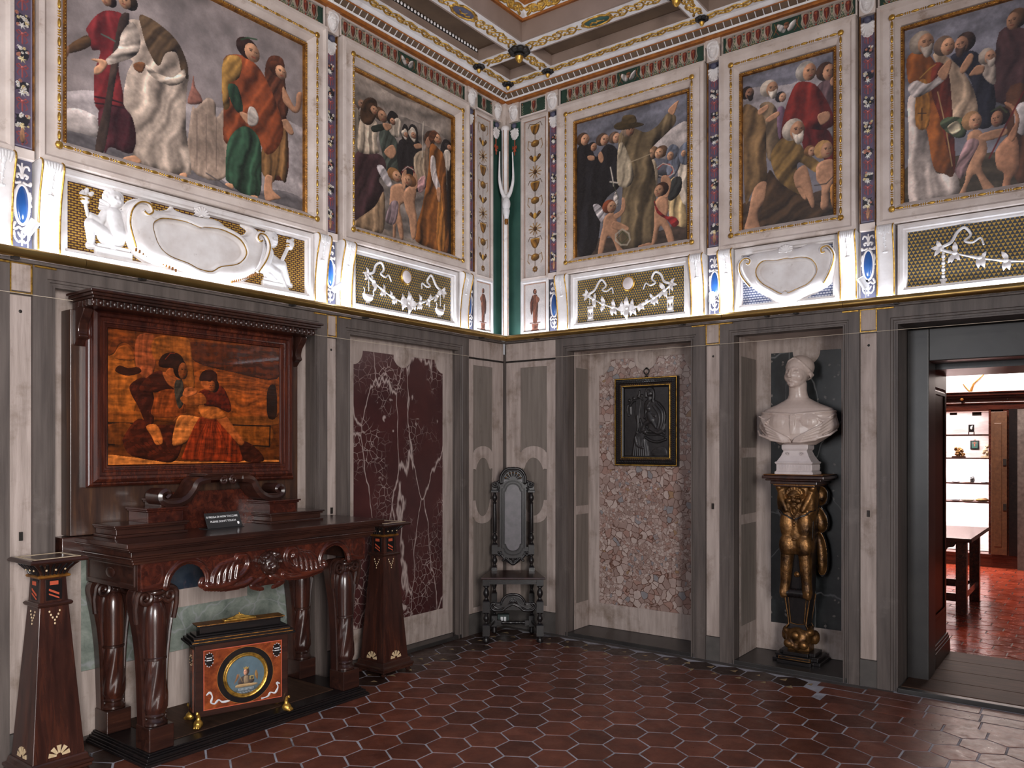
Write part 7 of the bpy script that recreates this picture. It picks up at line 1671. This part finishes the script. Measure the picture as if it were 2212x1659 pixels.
rl = MB(); rl.tube([(x, -.082, .475) for x in np.linspace(-.066, .066, 12)], [.030, .033, .027, .033, .027, .033, .027, .033, .027, .033, .027, .03], 14); obj('black_roll', rl, EB, tp_, smooth=60)
for s in (-1, 1):
    lg = MB(); lg.tube([(s * .045, -.060, .86), (s * .058, -.078, .76), (s * .066, -.084, .64), (s * .072, -.082, .54), (s * .076, -.086, .48), (s * .076, -.092, .445)], [.046, .046, .040, .034, .036, .028], 14); lg.ell((s * .086, -.088, .475), (.022, .040, .042), 12, 10); lg.ell((s * .100, -.095, .478), (.010, .018, .018), 10, 8)
    obj('gilt_leg', remesh(lg, .006, 2), G, tp_)
obj('small_rosette', MB().lathe([(.020, 0), (.020, .004), (.016, .007), (.012, .003), (.008, .006), (.004, .008)], 18), G, tp_, T(0, -.062, .60) @ RX(PI / 2), smooth=50)
bd = MB(); bd.loft([[(w_ * math.cos(a), -.035 + d_ * math.sin(a), z) for a in [2 * PI * k / 20 for k in range(20)]] for w_, d_, z in ((.095, .075, .74), (.108, .088, .78), (.106, .088, .88), (.112, .085, .96), (.128, .085, 1.04), (.138, .08, 1.10), (.13, .075, 1.16), (.12, .07, 1.20))])
for s in (-1, 1):
    bd.ell((s * .056, -.095, .80), (.056, .045, .085), 14, 10); bd.ell((s * .058, -.092, .94), (.05, .040, .11), 14, 10); bd.ell((s * .095, -.075, 1.10), (.036, .038, .10), 14, 10); bd.tube([(s * .108, -.08, 1.17), (s * .082, -.105, 1.10), (s * .05, -.118, 1.03)], [.022, .022, .016], 10); bd.ell((s * .112, -.085, 1.19), (.026, .03, .026), 12, 8)
bd.ell((0, -.10, 1.03), (.03, .025, .04), 10, 8); obj('gilt_torso', remesh(bd, .006, 2), G, tp_)
hm = MB().ell((0, -.10, 1.13), (.052, .048, .062), 16, 12).ell((0, -.145, 1.115), (.014, .014, .02), 10, 8).ell((-.03, -.138, 1.105), (.024, .018, .02), 10, 8).ell((.03, -.138, 1.105), (.024, .018, .02), 10, 8).ell((0, -.135, 1.072), (.022, .016, .018), 10, 8).ell((-.024, -.138, 1.142), (.022, .014, .009), 10, 8).ell((.024, -.138, 1.142), (.022, .014, .009), 10, 8).ell((-.052, -.10, 1.15), (.016, .02, .035), 10, 8).ell((.052, -.10, 1.15), (.016, .02, .035), 10, 8)
for k in range(9): a = PI * k / 8; hm.ell((.05 * math.cos(a), -.115, 1.155 + .035 * math.sin(a)), (.014, .018, .016), 8, 6)
for s in (-1, 1): hm.tube([(s * .02, -.135, 1.06), (s * .018, -.13, 1.03), (0, -.128, 1.0)], [.010, .008, .005], 8)
obj('grotesque_mask', remesh(hm, .0045, 1, [((.022, -.145, 1.128), (.010, .02, .008), (0, .012, 0)), ((-.022, -.145, 1.128), (.010, .02, .008), (0, .012, 0))]), G, tp_)
bt = MB(); [bt.ell((0, -.128, z), (.009, .008, .011), 8, 6) for z in (.985, .960, .938)]; bt.ell((0, -.125, .842), (.018, .012, .009), 8, 6); obj('button_row', bt, G, tp_, smooth=60)
hem = MB()
hem.tube([(-.125, -.075, 1.045), (-.10, -.11, 1.035), (-.075, -.122, 1.01), (-.045, -.126, 1.0), (-.022, -.126, .985), (0, -.128, .98), (.022, -.126, .985), (.045, -.126, 1.0), (.075, -.122, 1.01), (.10, -.11, 1.035), (.125, -.075, 1.045)], .005, 6); obj('jacket_edge', hem, EB, tp_)
BPm = Matrix(((1, 0, 0, 0), (0, 0, -1, .10), (0, 1, 0, 0), (0, 0, 0, 1)))
lob = crom([(.06, 1.20), (.13, 1.20), (.165, 1.15), (.155, 1.08), (.125, 1.055), (.155, 1.0), (.165, .94), (.15, .89), (.125, .875), (.15, .80), (.162, .70), (.155, .62), (.125, .57), (.10, .62), (.09, .72)], 4, False)
obj('side_plate', MB().prism(lob + [(-a, b_) for a, b_ in lob[::-1]], -.03, .02), EB, tp_, BPm, bevel=.004)
R = RL(-165, 560, 165, 1210, 3.)
for s in (-1, 1):
    R.pillow([(s * 80, 1190), (s * 130, 1185), (s * 152, 1145), (s * 140, 1090), (s * 110, 1075), (s * 80, 1100)], 40, 44); R.cap(s * 130, 1110, 14, k=1.2, base=22); R.pillow([(s * 80, 1050), (s * 120, 1030), (s * 152, 960), (s * 145, 905), (s * 115, 890), (s * 80, 930)], 44, 44); R.pillow([(s * 90, 880), (s * 125, 850), (s * 148, 760), (s * 150, 650), (s * 128, 590), (s * 108, 620), (s * 95, 740)], 40, 40); R.cap(s * 132, 625, 9, k=1., base=20)
obj('gilt_lobe', R.mesh('gilt_lobe', 1, .02), G, tp_, BPm)
tb = MB()
for a, b_, z0, z1 in ((.135, .13, 1.198, 1.212), (.155, .145, 1.214, 1.236), (.185, .160, 1.238, 1.250), (.205, .172, 1.252, 1.272), (.196, .166, 1.272, 1.280)): tb.box(-a, -b_, z0, a, .165, z1)
obj('shelf', tb, MT['walnut'], tp_, bevel=.006, seg=2); obj('shelf_gilding', MB().box(-.137, -.133, 1.208, .137, .16, 1.2145).box(-.199, -.169, 1.2795, .199, .160, 1.2815), MT['gilt_dark'], tp_)

BZ = PZ + 1.2815
bu = thing('marble_bust', 'cream marble bust of a woman with smooth parted hair and off-shoulder drapery', 'sculpture', T(PX - .01, PY - .01, BZ)); WM = MT['white_marble']
so_ = MB().sqlathe([(.128, .10, 0), (.128, .10, .016), (.122, .095, .020), (.118, .092, .026), (.118, .092, .066), (.124, .098, .072), (.128, .101, .080), (.122, .096, .086)]); so_.sqlathe([(.118, .092, .084), (.108, .085, .10), (.092, .074, .125), (.082, .066, .150), (.078, .064, .160)]); so_.sqlathe([(.078, .064, .158), (.082, .068, .164), (.086, .072, .170), (.088, .074, .176), (.088, .074, .198), (.08, .07, .204)])
obj('socle', so_, MT['white_marble_b'], bu, bevel=.002)
rd = MB(); n = 22
for k in range(n): x = -.112 + .224 * k / (n - 1); rd.box(x - .003, -.0955, .028, x + .003, -.091, .064)
n = 15
for k in range(n): y = -.086 + .172 * k / (n - 1); rd.box(.117, y - .003, .028, .1215, y + .003, .064)
o = obj('reeding', rd, MT['white_marble_b'], bu); o['kind'] = 'stuff'
for s in (-1, 1): v = MB(); v.tube([(s * (.045 + .014 * r_ * math.cos(a)), -.076 + .004, .138 + .014 * r_ * math.sin(a)) for a, r_ in [(k * .6, 1 - k / 18) for k in range(16)]], .0025, 6); obj('socle_volute', v, MT['white_marble_b'], bu, T(0, -.0, 0) @ T(0, -.004, 0), smooth=60)
ts = MB()
def er(w_, d_, z, yo=0., dip=0.): return [(w_ * math.cos(a), yo + d_ * math.sin(a), z - dip * abs(math.cos(a)) ** 2.2) for a in [2 * PI * k / 32 for k in range(32)]]
ts.loft([er(.12, .07, .20, 0), er(.19, .10, .212, 0, -.035), er(.245, .122, .238, 0, -.05), er(.268, .128, .275, 0, -.045), er(.272, .128, .315, .0, -.02), er(.262, .122, .37, .0), er(.247, .114, .42, .005), er(.226, .104, .447, .008), er(.198, .092, .468, .01, .010), er(.150, .080, .487, .012, .010), er(.100, .070, .503, .012), er(.072, .064, .520, .010), er(.062, .060, .542, .006), er(.058, .058, .575, .0), er(.060, .060, .625, -.004)])
for s in (-1, 1): ts.ell((s * .085, -.066, .352), (.095, .060, .085), 18, 14)
# neckline band, gathers and crossed shawl folds
NL = [(.246 * math.cos(a), .004 + .116 * math.sin(a), .425 - .02 * (1 - abs(math.cos(a)))) for a in np.linspace(0, 2 * PI, 41)[:-1]]
ts.tube(NL, .008, 8, closed=True); ts.tube([(x * 1.015, y * 1.03, z - .02) for x, y, z in NL], .0055, 8, closed=True)
for k in range(5): x = -.016 + .008 * k; ts.tube([(x, -.122, .40), (x * .8, -.130, .34), (x * .5, -.126, .27)], .0042, 6)
for s in (-1, 1):
    for k in range(5): a0 = PI * 1.5 + s * (1.22 - .05 * k); ts.tube([(.262 * math.cos(a0), .124 * math.sin(a0), .385 - .028 * k), (s * (.19 - .010 * k), -.118, .330 - .024 * k), (s * (.10 - .01 * k), -.142, .283 - .016 * k), (s * .02 - .004 * k * s, -.132, .243 - .006 * k)], [.006, .0085, .008, .006], 8)
    for k in range(4): ts.tube([(s * .255, -.02 - k * .012, .40), (s * (.225 - k * .012), -.075, .37), (s * (.19 - k * .012), -.10, .345 + .012 * k)], .005, 6)
    ts.tube([(s * .268, -.03, .30), (s * .235, -.085, .268), (s * .17, -.115, .246), (s * .08, -.125, .225)], [.006, .009, .009, .007], 8)
def TR(z): return z
head = MB(); hc = (0, -.012, .775)
head.ell((0, .016, .795), (.080, .100, .090), 26, 18); head.ell((0, -.024, .750), (.068, .074, .088), 24, 18); head.ell((0, -.036, .700), (.050, .054, .040), 18, 12); head.ell((0, -.078, .676), (.018, .016, .013), 12, 8)
head.tube([(0, -.094, .785), (0, -.102, .765), (0, -.112, .748), (0, -.117, .740)], [.007, .0085, .010, .009], 10); head.ell((0, -.106, .7355), (.0135, .011, .007), 12, 8)
head.ell((0, -.0865, .7135), (.019, .010, .0045), 12, 8); head.ell((0, -.0855, .7045), (.0155, .010, .0052), 12, 8)
for s in (-1, 1):
    head.ell((s * .030, -.051, .736), (.034, .036, .040), 16, 12); head.ell((s * .030, -.0815, .771), (.0135, .010, .0075), 12, 8); head.ell((s * .076, .018, .755), (.008, .018, .028), 10, 8)
    head.tube([(s * .003, -.052, .868), (s * .036, -.056, .846), (s * .062, -.036, .810), (s * .074, -.004, .774), (s * .070, .045, .745)], [.004, .006, .008, .012, .014], 10)
head.ell((0, .024, .806), (.083, .097, .083), 26, 18); head.ell((0, .100, .760), (.042, .036, .042), 14, 10)
HT = T(hc[0], hc[1], -.072) @ RZ(math.radians(-14)) @ S3(1.08, 1.06, 1.0) @ T(-hc[0], -hc[1], 0); full = MB().merge(ts).merge(head, HT)
bmp = []
def hb(p, r, d): p = HT @ Vector(p); d = HT.to_3x3() @ Vector(d); bmp.append(((p.x, p.y, p.z), r, tuple(d)))
for s in (-1, 1): hb((s * .029, -.092, .781), (.019, .02, .009), (0, .010, 0)); hb((s * .013, -.096, .770), (.007, .02, .010), (0, .007, 0)); hb((s * .030, -.092, .760), (.016, .02, .006), (0, .004, 0)); hb((s * .030, -.092, .793), (.02, .02, .006), (0, -.002, 0))
hb((0, -.096, .709), (.020, .02, .0022), (0, .004, 0)); hb((0, -.09, .695), (.018, .02, .005), (0, .005, 0)); hb((0, -.098, .724), (.006, .02, .006), (0, .002, 0))
obj('bust_figure', remesh(full, .0036, 3, bmp), WM, bu)
# ------------------------------------------------------------------ the room beyond the doorway
MT['terracotta_back'] = tile('terracotta_back', (.16, .022, .012), (.26, .040, .018), (.33, .062, .03), .17)
fb_ = struct('floor_2', MB().box(.5, 1.16, -.12, 7.0, 6.6, -.003), MT['terracotta_dark'])
HB_ = HX.copy(); HB_.materials[0] = MT['terracotta_back']; rest = MB(); c2n = 0
for j in range(0, 32):
    for i in range(0, 34):
        x = .6 + (i + .5 * (j % 2)) * .2044; y = 1.26 + j * .177; dx, dy = x - CAM_X, y - CAM_Y; w = dx * Fx + dy * Fy; u = dx * Rx_ + dy * Ry_; p = 1106 + 1725 * u / w
        if 2025 < p < 2240 and w < 9.6: t = link('tile', HB_, None, fb_); t.location = (x, y, random.uniform(-.001, .001)); c2n += 1
        elif 1.2 < y < 6.5: rest.add([(x + a, y + c_, 0) for a, c_ in hexc], [(0, 1, 2, 3, 4, 5)])
o = obj('tile_field', rest, MT['terracotta_back'], fb_); o['kind'] = 'stuff'
struct('wall_back', MB().box(.5, 6.55, -.1, 7.0, 6.75, 4.9), MT['red_wall']); struct('wall_back_left', MB().box(.4, 1.13, -.1, .6, 6.7, 4.9), MT['red_wall']); struct('wall_back_right', MB().box(6.9, 1.13, -.1, 7.1, 6.7, 4.9), MT['red_wall'])
struct('ceiling_2', MB().box(.4, 1.13, 4.0, 7.1, 6.75, 4.1), MT['plaster_out'])
cb = thing('display_cabinet', 'tall built-in display cabinet with white lit shelves, seen through the doorway', 'cabinet', T(2.5, 6.2, 0)); CB = T(-2.5, -6.2, 0)
def cbm(mb): return MB().merge(mb, CB)
obj('carcass', cbm(MB().box(1.6, 6.2, .16, 1.65, 6.52, 1.97).box(2.842, 6.2, .16, 2.868, 6.52, 1.97).box(1.6, 6.19, 0, 4.6, 6.52, .155).box(1.6, 6.18, .12, 4.6, 6.2, .16)), MT['mahogany_h'], cb, bevel=.004)
obj('lit_back', cbm(MB().box(1.65, 6.49, .16, 2.842, 6.52, 1.97)), MT['cabinet_back'], cb)
cor = MB()
for o_, z0, z1 in ((.0, 1.955, 2.03), (.02, 2.03, 2.05), (.01, 2.05, 2.10), (.05, 2.10, 2.13), (.09, 2.13, 2.165), (.11, 2.165, 2.18)): cor.box(1.6, 6.19 - o_, z0, 4.6, 6.52, z1)
obj('cornice', cbm(cor), MT['mahogany_h'], cb, bevel=.004); obj('cornice_boss', cbm(MB().ell((2.56, 6.13, 2.09), (.022, .012, .018), 10, 6)), MT['gilt_dark'], cb)
obj('top_shelf_lining', cbm(MB().box(1.65, 6.21, 1.93, 2.842, 6.49, 1.955)), MT['cabinet_back'], cb)
for z in (1.65, 1.356, 1.039, .803): obj('shelf', cbm(MB().box(1.65, 6.22, z - .018, 2.842, 6.49, z)), MT['walnut'], cb)
obj('inner_hinge', cbm(MB().box(2.66, 6.24, 1.885, 2.76, 6.26, 1.95).box(2.41, 6.24, 1.90, 2.49, 6.26, 1.95)), MT['iron'], cb)
db = thing('cabinet_door_leaf', 'open tan wooden door leaf beside the lit shelves', 'door leaf', T(2.96, 6.145, .165))
obj('leaf_frame', MB().box(-.085, -.02, 0, .085, .02, 1.76), MT['tan_board'], db, bevel=.003); obj('leaf_panel', MB().box(-.052, -.026, .10, .03, -.016, 1.62), MT['tan_board'], db, bevel=.004)
for z in (.55, 1.10): obj('hinge', MB().box(.045, -.03, z, .08, -.02, z + .08), MT['iron'], db)
obj('dark_leaf_panel', MB().box(.10, .0, -.16, .28, .06, 1.795), MT['mahogany'], cb, T(.40, .0, .16)) ; struct('trim_60', MB().box(3.155, 6.10, 0, 3.5, 6.19, 1.95), MT['grey_stone'])
obj('pilaster_panel', cbm(MB().box(3.06, 6.17, .16, 3.15, 6.2, 1.95)), MT['ebony'], cb)
# bright plastered band over the cabinet
struct('trim_61', MB().box(1.5, 6.40, 2.18, 4.6, 6.54, 3.0), MT['stucco_white'])
struct('trim_62', MB().tube([(2.62, 6.39, 2.19), (2.66, 6.38, 2.30), (2.78, 6.38, 2.42)], [.02, .012, .008], 8).tube([(2.62, 6.39, 2.19), (2.54, 6.38, 2.30)], .008, 8), MT['gilt_dark'])
for z in (1.925, 1.625, 1.33, 1.015, .78): area_light('cabinet_lamp', (2.25, 6.27, z), (2.25, 6.40, z - .3), 1.1, .05, 9 if z > 1.4 else (40 if z > 1.1 or z < .9 else 16), (1., .95, .94))
area_light('band_fill_light', (2.9, 5.9, 2.9), (2.9, 6.5, 2.5), 1.6, .1, 60, (1., .96, .92))  # unseen light added to brighten the plaster band
area_light('back_room_lamp', (2.6, 4.6, 3.8), (2.6, 5.6, 1.0), 1.2, 1.2, 200, (1., .84, .76))
# things on the shelves
def shelf_obj(nm, label, cat, x, z, group=None): return thing(nm, label, cat, T(x, 6.33, z), group)
t = shelf_obj('easel_picture', 'tiny dark picture on a stand, top lit shelf of the cabinet', 'picture', 2.64, 1.65); obj('picture_plate', MB().box(-.032, -.005, .03, .032, .005, .125), MT['ebony'], t, bevel=.002); obj('stand_leg', MB().box(-.035, -.012, 0, -.025, .012, .035).box(.025, -.012, 0, .035, .012, .035), MT['ebony'], t); obj('white_figure', MB().ell((0, -.006, .085), (.012, .004, .022), 8, 6).ell((.01, -.006, .105), (.008, .003, .008), 8, 6), MT['inlay_white'], t)
t = thing('crucifix_plaque', 'square dark plaque hung on the lit cabinet back above the second shelf', 'plaque', T(2.66, 6.485, 1.46)); obj('plaque_frame', MB().box(-.05, -.012, 0, .05, 0, .115), MT['ebony'], t, bevel=.002); obj('plaque_field', MB().box(-.034, -.015, .016, .034, -.012, .098), MT['green_paint'], t); obj('red_figure', MB().box(-.004, -.018, .04, .004, -.015, .095).box(-.022, -.018, .078, .022, -.015, .085), MT['inlay_red'], t); obj('ring', MB().tube([(.009 * math.cos(a), -.004, .123 + .009 * math.sin(a)) for a in np.linspace(0, 2 * PI, 13)[:-1]], .002, 6, closed=True), MT['gilt_dark'], t)
def carved(nm, label, x, z, mt, seed, sx, sz, mh):
    r = random.Random(seed); m = MB().cbox(0, 0, 0, sx * 1.2, .05, .02)
    for k in range(22): f = r.random(); m.ell((r.uniform(-1, 1) * sx * .5 * (1 - .5 * f), r.uniform(-.02, .02), .02 + f * sz), (.018, .018, .02), 8, 6)
    t = shelf_obj(nm, label, 'figurine', x, z); obj('carved_body', m, MT[mt], t, smooth=60); obj('foot_block', MB().cbox(0, 0, -.0, sx * 1.3, .06, .012), MT[mh], t); return t
carved('carved_group', 'small brown carved figure group on the left of the second lit shelf', 2.50, 1.356, 'gold_old', 1, .12, .11, 'walnut'); carved('alabaster_group', 'small pale carved group on the right end of the second lit shelf', 2.80, 1.356, 'stone_tan', 2, .08, .13, 'stone_tan')
carved('bronze_statuette', 'tiny dark statuette standing alone on the third lit shelf', 2.65, 1.039, 'bronze', 3, .03, .045, 'bronze')
for k, (x, w_, mt, lb) in enumerate(((2.47, .10, 'bronze', 'flat dark bronze fragment at the left end of the third lit shelf'), (2.60, .13, 'stone_tan', 'flat tan fragment below the statuette on the third lit shelf'), (2.79, .09, 'bronze', 'flat dark fragment at the right end of the third lit shelf'))):
    t = obj('fragment', MB().ell((0, 0, .008), (w_ / 2, .03, .010), 12, 6), MT[mt], None, T(x, 6.30 if k != 1 else 6.40, 1.039), smooth=60); tag(t, lb, 'fragment', 'fragments on the lower lit shelves')
for k, (x, w_, mt, lb) in enumerate(((2.46, .12, 'inlay_white', 'white rounded stone fragment at the left of the lowest lit shelf'), (2.60, .16, 'stone_tan', 'tan stone fragment in the middle of the lowest lit shelf'), (2.76, .15, 'gold_old', 'brown stone fragment at the right of the lowest lit shelf'))):
    t = obj('fragment', MB().ell((0, 0, .018), (w_ / 2, .035, .022), 12, 8).ell((w_ * .2, .01, .026), (w_ / 4, .03, .018), 10, 6), MT[mt], None, T(x, 6.32, .803), smooth=60); tag(t, lb, 'fragment', 'fragments on the lower lit shelves')
# table in the back room
tb_ = thing('dark_table', 'dark red-brown wooden table with shaped bracket in the room beyond the doorway', 'table', T(2.4, 3.2, 0))
obj('table_top', MB().box(-.9, -.62, .665, .70, .62, .70), MT['mahogany_h'], tb_, bevel=.005)
for x in (-.7, .60):
    for y in (-.43, .42): obj('leg', MB().cbox(x, y, 0, .085, .085, .665), MT['mahogany'], tb_, bevel=.004)
obj('front_rail', MB().box(-.7, -.46, .12, .60, -.42, .19), MT['mahogany_h'], tb_); obj('back_rail', MB().box(-.7, .40, .12, .60, .44, .19), MT['mahogany_h'], tb_); obj('side_rail', MB().box(.58, -.43, .13, .62, .42, .19), MT['mahogany'], tb_)
BR = crom([(.0, .0), (-.02, -.06), (-.07, -.075), (-.09, -.11), (-.14, -.12), (-.16, -.08), (-.22, -.06), (-.26, -.01), (-.26, .0)], 3, False); obj('shaped_bracket', MB().prism(BR, -.012, .012), MT['mahogany'], tb_, Matrix(((1, 0, 0, .56), (0, 0, -1, -.43), (0, 1, 0, .665), (0, 0, 0, 1))), bevel=.002)
# thin cords stretched across the wall surrounds
for M, u0, u1, nm in ((MR, .51, 3.9, 'right'), (ML, -4.4, -.47, 'left')):
    t = obj('stretched_cord', MB().tube([(u0, 2.212, .003), ((u0 + u1) / 2, 2.210, .003), (u1, 2.212, .003)], .0016, 6), MT['cord'], None, M); tag(t, 'thin pale cord stretched along the %s wall under the brass rail' % nm, 'cord', 'stretched cords')
